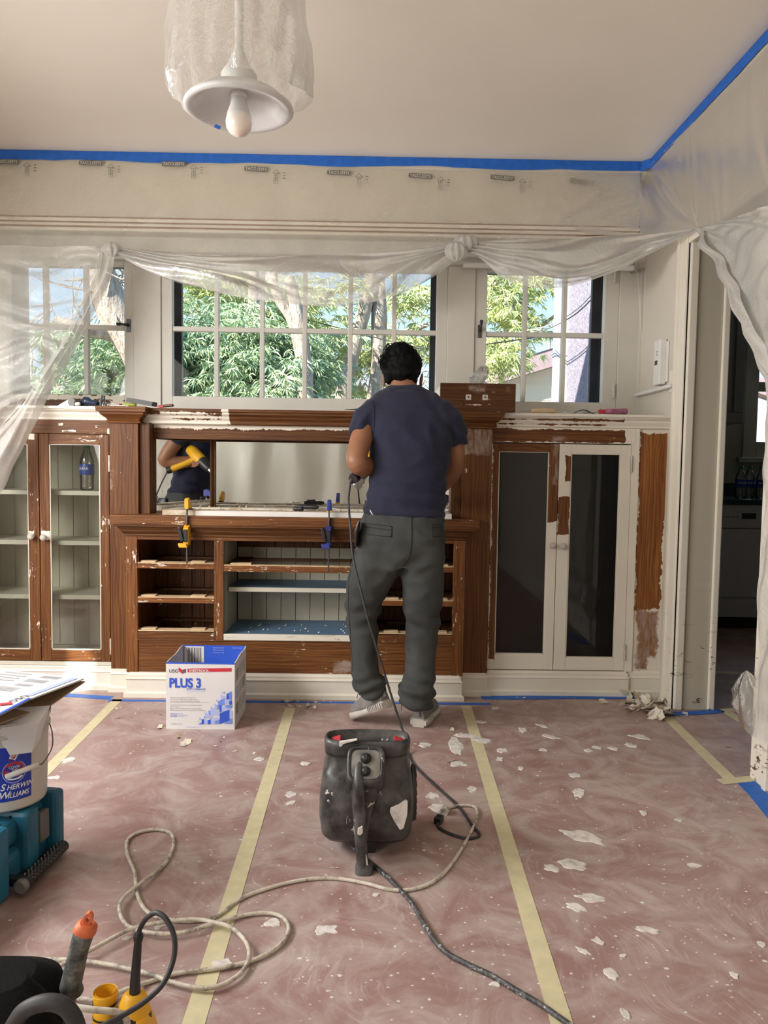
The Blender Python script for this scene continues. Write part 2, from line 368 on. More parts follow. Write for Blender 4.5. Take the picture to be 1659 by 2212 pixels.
m, t, b = newmat('dried_plaster'); t.links.new(ramp(t, noi(t, pos(t), 40, 4), [(0.3, (0.50, 0.45, 0.43)), (0.6, (0.74, 0.71, 0.68))]), b.inputs['Base Color']); b.inputs['Roughness'].default_value = 0.7; M['plaster'] = m
def splat(px, py, rx, ry, ang=0, jag=0.35, seed=0):
    c = A(px, py, Z=0.0); D = c.y; k = D/FPX
    n = 26; mb = MB(); ring = []
    ca, sa = math.cos(math.radians(ang)), math.sin(math.radians(ang)); fy = D/CAMH
    for i in range(n):
        a = 2*PI*i/n; r = 1 + jag*(mnoise.noise(Vector((math.cos(a)*1.7+seed*3.1, math.sin(a)*1.7, seed*1.3)))*1.6 + 0.25*(random.random()-0.5))
        x, y = rx*math.cos(a)*r, ry*math.sin(a)*r
        ring.append((c.x+(x*ca-y*sa)*k, c.y+(x*sa+y*ca)*k*fy))
    P = [(x, y, 0.0002) for x, y in ring]; Q = [(c.x+(x-c.x)*.9, c.y+(y-c.y)*.9, 0.0022) for x, y in ring]
    mb.rings([P, Q], True, False); mb.add(Q, [tuple(range(n))], True)
    return mkobj('plaster_splat', mb, M['plaster'], floor)
SPL = [(1265,1808,48,12,-14),(1235,1867,32,11,-10),(1192,1876,16,8,-15),(703,2008,28,11,5),(1245,1960,22,10,-15),(1275,1940,30,9,-5),
 (1250,1712,14,9,20),(985,1612,14,18,10),(1382,1592,20,5,-8),(945,1745,17,9,0),(935,1719,14,6,0),(150,1642,16,5,10),(990,1650,18,6,0),
 (1190,1592,18,4,-12),(1130,1578,9,6,0),(1170,1568,12,3,-15),(1085,1622,12,5,10),(1020,1705,10,6,0),(1080,1640,8,4,0),(1290,1615,9,4,0),(1325,1617,10,4,-8),
 (1362,1610,14,5,0),(1270,1622,9,4,0),(1240,1675,14,5,0),(1390,1757,7,6,0),(1465,1771,9,4,0),(1295,2035,14,8,-25),(1320,2105,14,14,-20),(1345,2065,7,4,0),
 (1260,2055,14,6,-30),(1585,2107,9,8,-20),(1645,2040,9,7,40),(628,1717,12,6,0),(628,1735,12,5,10),(590,1995,18,9,0),(480,2080,24,9,10),(1070,2126,12,6,0),(812,1933,8,4,0),
 (345,2002,12,6,20),(660,1650,10,4,0),(560,1640,12,4,0),(710,1680,10,5,0),(1040,1560,12,3,0),(1070,1530,9,3,0),(118,1680,14,4,-5),(275,2028,9,4,0),(1500,1870,14,5,0),(1400,2010,26,8,-10),
 (1350,2190,9,12,10),(1172,1620,9,4,0),(1125,1660,6,4,0),(1010,1590,26,4,-5),(1040,1600,20,5,-5),(918,1610,14,5,0)]
for i, s_ in enumerate(SPL): splat(*s_, jag=0.38, seed=i)
# many small specks of dried paint
mb = MB()
for i in range(900):
    px = rng.uniform(380, 1659); py = rng.uniform(1530, 2212)
    if rng.rand() < 0.35: px = rng.uniform(0, 1659)
    c = A(px, py, Z=0.0)
    if c.x > 1.4: continue
    r = rng.uniform(0.0012, 0.005)*(1.6 if rng.rand() < 0.06 else 1); n = 6; a0 = rng.uniform(0, 6); el = rng.uniform(.4, 1)
    ring = [(c.x+r*math.cos(a0+2*PI*k/n)*rng.uniform(.6, 1.2), c.y+r*el*math.sin(a0+2*PI*k/n)*rng.uniform(.6, 1.2)) for k in range(n)]
    mb.add([(x, y, 0.0) for x, y in ring]+[(c.x, c.y, 0.0014)], [(k, (k+1) % n, n) for k in range(n)], True)
tag(mkobj('paint_speck', mb, M['plaster'], floor), kind='stuff')

struct('ceiling', B(XL-.1, XR+.02, YF-.1, YW+.2, ZC, ZC+.1), M['ceiling'])
tag(struct('ceiling', B(XR+.02, 4.7, 1.5, 6.5, 2.60, 2.83), M['ceiling']), label='kitchen ceiling beyond the doorway')
# back wall: piers and the strips above and below the windows
WX = {'a': (-2.11, -1.335), 'b': (-1.185, 0.375), 'c': (0.525, 1.315)}   # sash openings
WZ = (1.42, 2.245)
mb = MB(); mb.box(XL-.1, XR+.2, YW, YW+.16, -.05, WZ[0]); mb.box(XL-.1, XR+.2, YW, YW+.16, WZ[1], ZC)
for x0, x1 in ((XL-.1, WX['a'][0]), (WX['a'][1], WX['b'][0]), (WX['b'][1], WX['c'][0]), (WX['c'][1], XR+.2)): mb.box(x0, x1, YW, YW+.16, WZ[0], WZ[1])
struct('wall_back', mb, M['win_paint'])
mb = MB(); mb.box(XL, XR+.02, YB, YW-.001, 2.335, ZC-.001)
struct('wall_back_beam', mb, M['wall'])
mb = MB()
for i, (z0, z1, o) in enumerate(((2.372, 2.392, .016), (2.350, 2.368, .012), (2.330, 2.346, .008))): mb.box(XL, XR, YB-o, YB+.02, z0, z1)
struct('trim_1', mb, M['cream'], 0.002)
mb = MB()
for z in (2.3935, 2.370, 2.348): mb.box(XL, XR, YB-.0175, YB, z-.003, z+.003)
struct('trim_2', mb, plain('old_brown_gap', (0.22, 0.07, 0.03), 0.6, obj=False))
# head moulding under the beam
struct('trim_3', MB().rectloft(XL, XR+.015, YW-.02, YW, [(0.0, 2.222), (0.025, 2.228), (0.03, 2.25), (0.055, 2.262), (0.06, 2.335)], False, False), M['win_paint'])
# left wall with a slit added to shape the sun patch; solid rear wall
mb = MB()
def wall_x(mb, x0, x1, y0, y1, z0, z1, holes):
    ys = sorted({y0, y1}|{h[0] for h in holes}|{h[1] for h in holes})
    for a, b_ in zip(ys[:-1], ys[1:]):
        hs = sorted([h for h in holes if h[0] <= a+1e-6 and h[1] >= b_-1e-6], key=lambda h: h[2]); z = z0
        for h in hs: mb.box(x0, x1, a, b_, z, h[2]); z = h[3]
        mb.box(x0, x1, a, b_, z, z1)
wall_x(mb, XL-.1, XL, YF, YW+.16, -.05, ZC, [(2.80, 2.97, 0.93, 1.36)])
struct('wall_left', mb, M['wall'])
struct('wall_front', B(XL-.1, XR+.3, YF-.15, YF, -.05, ZC), M['wall'])
# right wall: opening to the kitchen between Y 2.78 and 3.60
JF, JN = 3.60, 2.78
mb = MB(); wall_x(mb, XR, XR+.17, YF, YW+.1, -.05, ZC+.1, [(JN, JF, -.05, 2.18)])
wall_r = struct('wall_right', mb, M['wall'])
# far jamb of the doorway and its casings
jd = structroot('door_1', (1.5, 3.6, 0))
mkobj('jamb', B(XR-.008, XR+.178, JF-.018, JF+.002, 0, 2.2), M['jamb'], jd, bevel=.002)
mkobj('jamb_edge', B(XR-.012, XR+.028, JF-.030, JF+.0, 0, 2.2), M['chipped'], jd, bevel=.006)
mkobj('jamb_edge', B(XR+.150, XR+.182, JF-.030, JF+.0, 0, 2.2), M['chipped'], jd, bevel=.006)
mb = MB(); mb.box(XR-.022, XR, JF-.012, JF+.105, 0, 2.235); mb.box(XR-.030, XR, JF+.075, JF+.105, 0, 2.235); mb.box(XR-.027, XR, JF-.012, JF+.008, 0, 2.235)
mkobj('casing', mb, M['chipped'], jd, bevel=.004)
mb = MB(); mb.box(XR-.03, XR, JN-.12, JN+.012, 0, 2.27); mb.box(XR-.04, XR, JN-.12, JN-.09, 0, 2.27)
mkobj('casing', mb, M['chipped'], jd, bevel=.004)
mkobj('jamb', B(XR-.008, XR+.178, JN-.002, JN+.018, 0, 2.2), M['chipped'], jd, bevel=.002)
mkobj('casing', B(XR-.022, XR, JN-.12+.001, JF-.0125, 2.18, 2.236), M['cream'], jd, bevel=.003)
mb = MB(); mb.box(XR-.018, XR, YF, JN-.12, 0, .15); mb.box(XR-.026, XR, YF, JN-.12, 0, .03)
struct('baseboard_right', mb, M['chipped'], .004)
mb = MB(); mb.box(XL, XL+.018, YF, 3.8, 0, .15); struct('baseboard_left', mb, M['cream'], .004)
# little ledge on the alcove wall
struct('trim_4', B(1.405, XR, 3.715, YW-.03, 1.535, 1.553), M['alcove'], .004)

# ---- windows
def window(name, x0, x1, z0, z1, ncol, zm, gx0, gx1, gz0, gz1, cols, stiles, stripped=False, hw=None):
    """x0..x1 sash, g* the glazed field, cols the muntin centres"""
    r = structroot(name, ((x0+x1)/2, YW, z0))
    Y0, Y1 = YW-.012, YW+.035
    mt = M['win_paint']
    mk = lambda nm, *a, **k: mkobj(nm, B(*a), k.get('m', mt), r, bevel=k.get('bv', .003))
    mk('stile', x0, gx0, Y0, Y1, z0, z1); mk('stile', gx1, x1, Y0, Y1, z0, z1)
    mk('rail', gx0, gx1, Y0, Y1, z0, gz0, m=M['wood_sash'] if stripped else mt); mk('rail', gx0, gx1, Y0, Y1, gz1, z1)
    for c in cols: mk('muntin', c-.012, c+.012, Y0+.004, Y1-.008, gz0, gz1)
    e = [gx0]+list(cols)+[gx1]
    for a, b_ in zip(e[:-1], e[1:]): mk('muntin', a, b_, Y0+.006, Y1-.010, zm-.013, zm+.013)
    for a, b_ in zip(e[:-1], e[1:]):
        for za, zb in ((gz0, zm), (zm, gz1)): mkobj('pane', B(a, b_, YW+.008, YW+.010, za, zb), M['glass'], r)
    # dark storm frame outside
    ys_ = YW+.18; l_, r_2, zt2 = hw
    sf = MB().box(x0-.05, l_, ys_-.015, ys_+.02, z0-.1, z1+.1).box(r_2, x1+.05, ys_-.015, ys_+.02, z0-.1, z1+.1).box(l_, r_2, ys_-.015, ys_+.02, zt2, z1+.1); sf.box(l_, r_2, ys_-.015, ys_+.02, z0-.1, gz0-.02)
    mkobj('storm_frame', sf, M['exterior_black'], r)
    return r
M['wood_sash'] = wood('sash_oak', 'X', gain=0.65, rects=[(-1.47, -1.37, 1.43, 1.47), (-2.1, -1.35, 1.476, 1.50)], amp=.012)
zb, zt = 1.502, 2.20
cB = [XX(x, 780, YW) for x in (468, 566, 658, 756, 850)]
cC = [XX(x, 720, YW) for x in (1133, 1218)]; cA = [XX(x, 760, YW) for x in (187, 100)]
w2 = window('window_2', WX['b'][0], WX['b'][1], WZ[0], WZ[1], 6, 1.868, XX(373, 715, YW), XX(942, 715, YW), zb, zt, cB, None, hw=(XX(394, 700, YW+.18), XX(929, 700, YW+.18), ZZ(600, 585, YW+.18)))
w3 = window('window_3', WX['c'][0], WX['c'][1], WZ[0], WZ[1], 3, 1.868, XX(1050, 715, YW), XX(1303, 715, YW), zb, zt, cC, None, hw=(XX(1047, 700, YW+.18), XX(1276, 700, YW+.18), ZZ(1150, 594, YW+.18)))
w1 = window('window_1', WX['a'][0], WX['a'][1], WZ[0], WZ[1], 3, 1.868, XX(20, 715, YW), XX(270, 715, YW), zb, zt, sorted(cA), None, True, hw=(XX(60, 700, YW+.18), XX(271, 700, YW+.18), ZZ(250, 580, YW+.18)))
def catch(root, px, py, lever):
    c = A(px, py, Y=YW-.014)
    p = mkobj('catch_plate', B(c.x-.011, c.x+.011, YW-.018, YW-.012, c.z-.035, c.z+.035), M['dark_steel'], root, bevel=.002)
    mkobj('catch_lever', MB().tube(spline([c+Vector((0, -.012, 0)), c+Vector((lever[0]*.4, -.03, lever[1]*.4)), c+Vector((lever[0], -.028, lever[1]))], 4), [.008]*3+[.006]*3+[.009]*3, 8), M['black'], root)
catch(w1, 278, 703, (-.055, .002)); catch(w3, 1036, 716, (.006, .055))
for px, py in ((1328, 596), (1325, 845)):
    c = A(px, py, Y=YW-.014); mkobj('hinge', MB().tube([c+Vector((0, -.006, -.04)), c+Vector((0, -.006, .04))], .007, 8).box(c.x-.012, c.x+.012, YW-.016, YW-.012, c.z-.038, c.z+.038), M['win_paint'], w3)
# flat casings between the sashes
struct('trim_5', B(-1.335, -1.185, YW-.022, YW, WZ[0], 2.23), M['win_paint'], .003)
struct('trim_6', B(.375, .525, YW-.022, YW, WZ[0], 2.23), M['win_paint'], .003)
mb = MB().box(1.315, 1.475, YW-.018, YW, WZ[0], 2.23); mb.box(1.425, 1.475, YW-.03, YW, WZ[0]+.0005, 2.2295)
struct('trim_7', mb, M['win_paint'], .003)
# roller shade on the right window
rs = thing('roller_shade', 'white rolled-up window shade above the right-hand window, half under the plastic', 'shade', (0.95, YW-.06, 2.21))
mkobj('roller', MB().tube([(0.45, YW-.06, 2.222), (1.37, YW-.06, 2.222)], .016, 14), M['white'], rs)
mkobj('bracket', B(1.37, 1.38, YW-.08, YW-.02, 2.20, 2.245), M['steel'], rs)
a_ = A(1374, 560, Y=YW-.06)
mkobj('pull_cord', MB().tube(spline([a_, A(1382, 660, Y=YW-.05), A(1387, 740, Y=YW-.045), A(1392, 660, Y=YW-.05), A(1395, 565, Y=YW-.06)], 6), .0016, 6), M['white'], rs)

# ---- kitchen seen through the doorway
KX0, KX1, KY = XR+.17, 4.6, 5.98
mb = MB()
def wall_y(mb, y0, y1, x0, x1, z0, z1, holes):
    xs = sorted({x0, x1}|{h[0] for h in holes}|{h[1] for h in holes})
    for a, b_ in zip(xs[:-1], xs[1:]):
        hs = sorted([h for h in holes if h[0] <= a+1e-6 and h[1] >= b_-1e-6], key=lambda h: h[2]); z = z0
        for h in hs: mb.box(a, b_, y0, y1, z, h[2]); z = h[3]
        mb.box(a, b_, y0, y1, z, z1)
kwx0, kwx1 = XX(1632, 900, KY), XX(1632, 900, KY)+.9
kz0, kz1 = ZZ(1640, 955, KY), 2.15
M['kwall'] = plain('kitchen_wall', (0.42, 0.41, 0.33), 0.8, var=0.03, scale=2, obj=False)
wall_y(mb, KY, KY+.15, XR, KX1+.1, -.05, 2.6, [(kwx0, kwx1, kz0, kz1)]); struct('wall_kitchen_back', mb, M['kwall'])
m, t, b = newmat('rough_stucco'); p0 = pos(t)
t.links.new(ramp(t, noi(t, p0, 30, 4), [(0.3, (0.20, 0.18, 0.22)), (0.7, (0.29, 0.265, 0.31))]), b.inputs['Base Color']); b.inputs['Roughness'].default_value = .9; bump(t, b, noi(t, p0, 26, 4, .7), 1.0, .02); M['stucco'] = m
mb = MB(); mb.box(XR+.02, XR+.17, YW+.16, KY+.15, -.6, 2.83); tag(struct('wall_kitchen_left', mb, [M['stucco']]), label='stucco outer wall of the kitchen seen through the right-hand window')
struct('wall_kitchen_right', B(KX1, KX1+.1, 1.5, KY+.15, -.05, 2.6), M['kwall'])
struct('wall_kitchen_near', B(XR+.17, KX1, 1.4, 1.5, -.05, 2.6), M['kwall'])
kw = structroot('window_4', (kwx0, KY, kz0))
mb = MB(); mb.box(kwx0-.10, kwx0, KY-.03, KY, kz0-.12, kz1+.1); mb.box(kwx0+.0005, kwx1+.1, KY-.03, KY, kz0-.12, kz0); mb.box(kwx0-.14, kwx1+.14, KY-.06, KY, kz0-.16, kz0-.1205)
mkobj('frame', mb, M['kwall'], kw, bevel=.004)
zq = ZZ(1645, 828, KY)
mkobj('sash', MB().box(kwx0, kwx1, KY, KY+.05, zq-.06, zq+.01).box(kwx0, kwx0+.015, KY, KY+.05, kz0, kz1), M['kwall'], kw)
mkobj('pane', B(kwx0, kwx1, KY+.06, KY+.064, kz0, kz1), M['glass'], kw)
area('kitchen_daylight', ((kwx0+kwx1)/2, KY-.1, (kz0+kz1)/2), (-.2, -1, -.2), .8, .6, 2, (0.9, 0.95, 1.0))
M['grey_cab'] = plain('grey_cabinet_paint', (0.30, 0.32, 0.33), 0.5, var=0.03, scale=3)
M['counter'] = plain('dark_green_laminate', (0.02, 0.055, 0.055), 0.25, var=0.3, scale=60)
M['dish'] = plain('dishwasher_white', (0.52, 0.54, 0.58), 0.35, var=0.02)
ux0, ux1 = XX(1500, 800, 5.6), XX(1612, 800, 5.6); uz = ZZ(1580, 914, 5.6)
uc = thing('wall_cabinet', 'grey panelled kitchen wall cabinet hanging left of the kitchen window', 'cabinet', ((ux0+ux1)/2, 5.6, uz))
mkobj('body', B(XR+.17, ux1, 5.64, KY, uz, 2.45), M['grey_cab'], uc, bevel=.003)
dr = mkobj('door', MB().box(ux0+.12, ux1-.004, 5.62, 5.64, uz, 2.44), M['grey_cab'], uc, bevel=.003)
mb = MB(); dx0, dx1 = ux0+.12, ux1-.004
for a_ in ((dx0, dx1, uz, uz+.075), (dx0, dx1, 2.36, 2.44), (dx0, dx0+.07, uz+.0755, 2.3595), (dx1-.075, dx1, uz+.0755, 2.3595)): mb.box(a_[0], a_[1], 5.60, 5.62, a_[2], a_[3])
mkobj('door_frame', mb, M['grey_cab'], dr, bevel=.006)
mkobj('raised_panel', B(dx0+.09, dx1-.095, 5.605, 5.62, uz+.095, 2.34), M['grey_cab'], dr, bevel=.008)
cy = 5.38; cz = ZZ(1600, 1078, cy)
ct = thing('kitchen_counter', 'dark green kitchen worktop with a raised back edge under the window', 'counter', (3.0, cy, cz))
mkobj('worktop', B(XR+.175, 4.5, cy, KY-.003, cz-.04, cz), M['counter'], ct, bevel=.006)
mkobj('splashback', B(XR+.175, 4.5, KY-.02, KY-.003, cz, cz+.1), M['counter'], ct, bevel=.003)
mkobj('end_panel', B(3.35, 4.5, cy+.04, KY-.003, 0, cz-.04), M['grey_cab'], ct)
dw = thing('dishwasher', 'white dishwasher under the dark green worktop with a black display', 'dishwasher', (2.7, cy+.03, 0))
wx0, wx1 = XX(1546, 1220, cy), XX(1546, 1220, cy)+.61
dwz = cz-.042
mkobj('body', B(wx0, wx1, cy+.04, KY-.01, .09, dwz), M['dish'], dw)
mkobj('control_panel', B(wx0, wx1, cy+.015, cy+.04, dwz-.165, dwz), M['dish'], dw, bevel=.005)
mkobj('door', B(wx0, wx1, cy+.02, cy+.04, .235, dwz-.170), M['dish'], dw, bevel=.004)
mkobj('kick_plate', B(wx0, wx1, cy+.03, cy+.05, .09, .225), M['dish'], dw, bevel=.003)
mkobj('toe_space', B(wx0, wx1, cy+.09, cy+.12, 0, .09), M['black'], dw)
q = A(1618, 1115, Y=cy+.012)
mkobj('display', B(q.x-.05, q.x+.05, cy+.010, cy+.016, q.z-.02, q.z+.02), M['black'], dw)
for i in range(5): mkobj('button', B(q.x-.22+i*.032, q.x-.20+i*.032, cy+.011, cy+.016, q.z-.012, q.z-.002), M['grey_cab'], dw)
def dasani(name, x, y, z, label, group=None, h=.215, r=.032, part=None, turn=0, word='DASANI'):
    o = thing('water_bottle', label, 'bottle', (x, y, z), group); k = h/.215
    prof = [(.0, .002), (r*.8, 0), (r, .006), (r, .02), (r*.94, .03), (r, .04), (r*.94, .052), (r, .064), (r*.97, .07), (r*.97, .125), (r, .13), (r*.85, .155), (r*.55, .178), (r*.40, .190), (r*.38, .200)]
    mkobj('bottle_body', MB().lathe((x, y, z), [(a_*1, b_*k) for a_, b_ in prof], 24), M['bottle'], o)
    mkobj('label', MB().lathe((x, y, z), [(r*1.0, .073*k), (r*1.01, .075*k), (r*1.01, .121*k), (r*1.0, .123*k)], 24, cap=False), M['dlabel'], o)
    mkobj('cap', MB().lathe((x, y, z), [(r*.42, .192*k), (r*.44, .194*k), (r*.44, .212*k), (r*.36, .2155*k)], 20), M['green_cap'], o)
    f = -1
    def wp(u, v):
        a = u/r + turn; return Vector((x+math.sin(a)*r*1.03, y-math.cos(a)*r*1.03, z+.096*k+v))
    text(o, word, .019*k, None, (1, 0, 0), (0, 0, 1), M['whiteink'], 'CENTER', .01, 'label_lettering', warp=wp)
    return o
M['dlabel'] = plain('blue_bottle_label', (0.01, 0.05, 0.30), 0.35, var=0.2, scale=30)
M['green_cap'] = plain('green_cap', (0.02, 0.20, 0.13), 0.4)
M['whiteink'] = plain('white_ink', (0.75, 0.77, 0.80), 0.5)
for px, lb in ((1599, 'leftmost of the three water bottles on the dark green kitchen worktop'), (1618, 'middle one of the three water bottles on the kitchen worktop'), (1644, 'rightmost of the three water bottles on the kitchen worktop, half behind the plastic')):
    yk = cy+(.19 if px == 1618 else .13); c = A(px, 1060, Y=yk); dasani('water_bottle', c.x, yk, cz, lb, 'water bottles on the kitchen worktop', r=.037, h=.235)

# ================================================================ LEFT BOOKCASE
YC = 3.80                                    # front plane of the bookcases
def planks(parent, x0, x1, y, z0, z1, w_, m, rows=1):
    n = max(1, round((x1-x0)/w_)); s = (x1-x0)/n
    for i in range(n): mkobj('board', B(x0+i*s+.0012, x0+(i+1)*s-.0012, y, y+.012, z0, z1), m, parent, bevel=.0018)
LX0, LX1 = -2.03, -1.304
def zc(y, x=160): return ZZ(x, y, YC)
bk = thing('bookcase', 'built-in bookcase left of the sideboard, stripped oak doors with clear glass over cream shelves', 'bookcase', ((LX0+LX1)/2, YC, 0))
d_t, d_b = zc(938), zc(1428)
M['lb_fr'] = wood('left_case_frieze', 'X', rects=[(-1.545, -1.475, d_t+.01, d_t+.022), (-1.325, -1.31, d_t-.03, d_t+.03), (-1.56, -1.54, d_t+.042, d_t+.05)], amp=.008, flecks=.56)
mkobj('frieze_rail', B(LX0, LX1, YC, YC+.02, d_t+.003, zc(908)), M['lb_fr'], bk, bevel=.002)
mkobj('backing', B(LX0, LX1, 4.128, 4.14, .12, 1.36), M['olive'], bk)
planks(bk, LX0+.02, LX1-.0, 4.115, .15, 1.35, .076, M['olive'])
mkobj('side_panel', B(LX0, LX0+.02, YC+.02, 4.128, .12, 1.36), M['olive'], bk); mkobj('side_panel', B(LX1-.02, LX1, YC+.02, 4.128, .12, 1.36), M['olive'], bk)
shz = []
for y in (1065, 1173, 1290):
    z = ZZ(160, y, YC+.06); shz.append(z); mkobj('shelf', B(LX0+.02, LX1-.02, YC+.06, 4.115, z-.011, z+.011), M['shelf_cream'], bk, bevel=.001)
mkobj('bottom_board', B(LX0, LX1, YC, 4.128, .12, d_b-.003), M['shelf_cream'], bk)
mkobj('top_board', B(LX0, LX1, YC+.02, 4.128, 1.34, 1.36), M['olive'], bk)
base_prof = [(.012, 0), (.012, .022), (.0, .03), (.0, .086), (.004, .09), (-.004, .10), (-.004, .112), (-.012, .122)]
mkobj('plinth', MB().rectloft(LX0, LX1, YC-.005, 4.12, base_prof, False, False), M['cream'], bk)
corn = [(.0, 1.338), (.008, 1.342), (.008, 1.350), (.018, 1.366), (.020, 1.376), (.034, 1.386), (.036, 1.39), (.044, 1.392), (.044, 1.405)]
mkobj('cornice', MB().rectloft(LX0, LX1, YC, YW, corn, False, False), M['cream'], bk)
def door(parent, x0, x1, z0, z1, gx0, gx1, gz0, gz1, ms, knob=None, hinges=(), hx=0, gm=None):
    """four framing pieces, glass, knob, hinges; ms = materials for left stile, right stile, top rail, bottom rail"""
    mb = MB(); mb.m = 0; mb.box(x0, gx0, YC-.001, YC+.021, z0, z1)
    mb.m = 1; mb.box(gx1, x1, YC-.001, YC+.021, z0, z1); mb.m = 2; mb.box(gx0, gx1, YC, YC+.02, gz1, z1); mb.m = 3; mb.box(gx0, gx1, YC, YC+.02, z0, gz0)
    d = mkobj('door', mb, ms, parent, bevel=.002)
    mkobj('glass', B(gx0, gx1, YC+.008, YC+.011, gz0, gz1), gm or M['door_glass'], d)
    e = .005; mb = MB()
    for a_ in ((gx0, gx0+e, gz0, gz1), (gx1-e, gx1, gz0, gz1), (gx0, gx1, gz0, gz0+e), (gx0, gx1, gz1-e*.5, gz1)): mb.box(a_[0], a_[1], YC+.002, YC+.008, a_[2], a_[3])
    mkobj('glass_bead', mb, M['shelf_cream'], d)
    if knob:
        kx, kz = knob
        mkobj('knob', MB().lathe((kx, YC-.001, kz), [(.010, 0), (.006, .006), (.006, .014), (.014, .018), (.0165, .024), (.015, .030), (.008, .034)], 20, axis=(0, -1, 0)), M['knob'], d)
        for s_ in ():
            pass
    for hz in hinges:
        mkobj('hinge', MB().tube([(hx, YC-.005, hz-.04), (hx, YC-.005, hz+.04)], .0042, 8).box(hx-.007, hx+.007, YC-.003, YC+.0, hz-.04, hz+.04), M['hinge'], d)
    return d
pk = [(XX(86, 1160, YC), XX(107, 1160, YC), zc(1160)-.03, zc(1140)+.012)]
M['ldoor'] = wood('left_door_oak', 'Z', flecks=.54, rects=[(XX(90, 1160, YC), XX(108, 1160, YC), zc(1166), zc(1148)), (XX(62, 1160, YC), XX(74, 1160, YC), zc(1166), zc(1148)), (XX(62, 950, YC), XX(74, 950, YC), zc(950), zc(934))], amp=.006)
M['ldoor_h'] = wood('left_door_oak_rail', 'X', flecks=.54)
xm = XX(86, 1160, YC)
door(bk, xm+.0015, LX1-.012, d_b, d_t, XX(108, 1160, YC), XX(217, 1160, YC), zc(1404), zc(960), [M['ldoor'], M['ldoor'], M['ldoor_h'], M['ldoor_h']], (XX(97, 1160, YC)+.002, ZZ(97, 1160, YC)), (zc(1000), zc(1395)), LX1-.008)
door(bk, LX0+.012, xm-.0015, d_b, d_t, LX0+.075, XX(62, 1160, YC), zc(1404), zc(960), [M['ldoor'], M['ldoor'], M['ldoor_h'], M['ldoor_h']], (XX(71, 1158, YC), ZZ(71, 1158, YC)))
dasani('water_bottle', XX(188, 1050, YC+.15), YC+.15, shz[0]+.011, 'clear water bottle with a green cap on the top shelf behind the left glass door', r=.036, h=.235, turn=-.5)

# ================================================================ SIDEBOARD
YS = 3.70; CX0, CX1 = -1.304, .565
sb = thing('sideboard', 'built-in oak sideboard in the middle, paint stripped, open drawer holes and a mirrored back', 'sideboard', ((CX0+CX1)/2, YS, 0))
def zs(y, x=400): return ZZ(x, y, YS)
YP = 3.765
zt_ct = zs(1112, 300); zb_ct = zs(1133, 300)
# pilasters with caps and bases
pil = [(CX0+.002, -1.162), (.418, .565)]
sm_r = [(.418, .49, 1.25, 1.34)]
M['pil'] = wood('pilaster_oak', 'Z', flecks=.60, smear=[(.40, .57, 1.20, 1.34), (-1.304, -1.285, 1.0, 1.1)], gain=.95)
for i, (x0, x1) in enumerate(pil):
    mkobj('pilaster', B(x0, x1, YP, 4.1, .115, 1.345), M['pil'], sb, bevel=.002)
    mkobj('pilaster_cap', MB().rectloft(x0, x1, YP, YW-.01, [(.0, 1.325), (.012, 1.327), (.014, 1.334), (.006, 1.340), (.012, 1.350), (.034, 1.368), (.036, 1.378), (.048, 1.380), (.048, 1.392), (.05, 1.395), (.05, 1.405)]), M['wood_h'], sb)
    mkobj('pilaster_base', MB().rectloft(x0, x1, YP-.004, 4.1, base_prof), M['cream'], sb)
# entablature between the caps, partly stripped
x0, x1 = pil[0][1], pil[1][0]
q0, q1 = XX(500, 900, YC), XX(352, 900, YC)
M['ent'] = wood('entablature_finish', 'X', base='wood', rects=[(x0, XX(372, 900, YC), 1.30, 1.374), (XX(372, 900, YC)-.05, q0, 1.375, 1.384), (XX(340, 900, YC), q0-.02, 1.300, 1.352), (XX(330, 900, YC), q0-.01, 1.356, 1.372), (q0-.05, q0-.01, 1.33, 1.41)], amp=.012, flecks=.63, gain=.85)
mkobj('cornice', MB().rectloft(x0, x1, YC+.03, YW, [(0, 1.328), (.008, 1.332), (.008, 1.345), (.020, 1.358), (.024, 1.368), (.04, 1.378), (.04, 1.386), (.05, 1.39), (.05, 1.403)], False, False), M['ent'], sb)
YR = YC+.06
fr0, fr1 = ZZ(500, 950, YR), 1.33
M['fr'] = wood('frieze_finish', 'X', gain=.75, rects=[(x0, x1, fr1-.020, fr1+.02)], amp=.012, flecks=.62)
mkobj('frieze_rail', B(x0, x1, YR, YR+.02, fr0, fr1), M['fr'], sb, bevel=.002)
mkobj('inner_post', B(x0, x0+.05, YP+.02, YR+.04, zt_ct, fr1), M['wood_dark_v'], sb, bevel=.002); mkobj('inner_post', B(x1-.05, x1, YP+.02, YR+.04, zt_ct, fr1), M['wood_dark_v'], sb, bevel=.002)
# angled mirrors in wooden frames and the long mirror at the back
YM = 4.085; xa, xb = XX(330, 1000, YR+.02), XX(462, 1000, YM)
def mirror_panel(P0, P1, z0, z1, fm, fw=.018, name='mirror'):
    P0 = Vector(P0); P1 = Vector(P1); d = (P1-P0).normalized(); n = Vector((d.y, -d.x, 0))
    L = (P1-P0).length; c = (P0+P1)/2
    mkobj(name, MB().obox((c.x, c.y, (z0+z1)/2), d*(L/2), Vector((-n.x, -n.y, 0))*.003, (0, 0, (z1-z0)/2)), M['mirror'], sb)
    mb = MB()
    for (s0, s1, za, zb_) in ((0, fw, z0, z1), (L-fw, L, z0, z1), (0, L, z1-fw, z1)):
        cc = P0+d*((s0+s1)/2)+n*.006; mb.obox((cc.x, cc.y, (za+zb_)/2), d*((s1-s0)/2), n*.006, (0, 0, (zb_-za)/2))
    mkobj('mirror_frame', mb, fm, sb, bevel=.002)
xs_r = x1-(xa-x0)
mirror_panel((xa-.02, YR+.02, 0), (xb, YM, 0), zt_ct, fr1-.005, M['wood_dark_v'], .02)
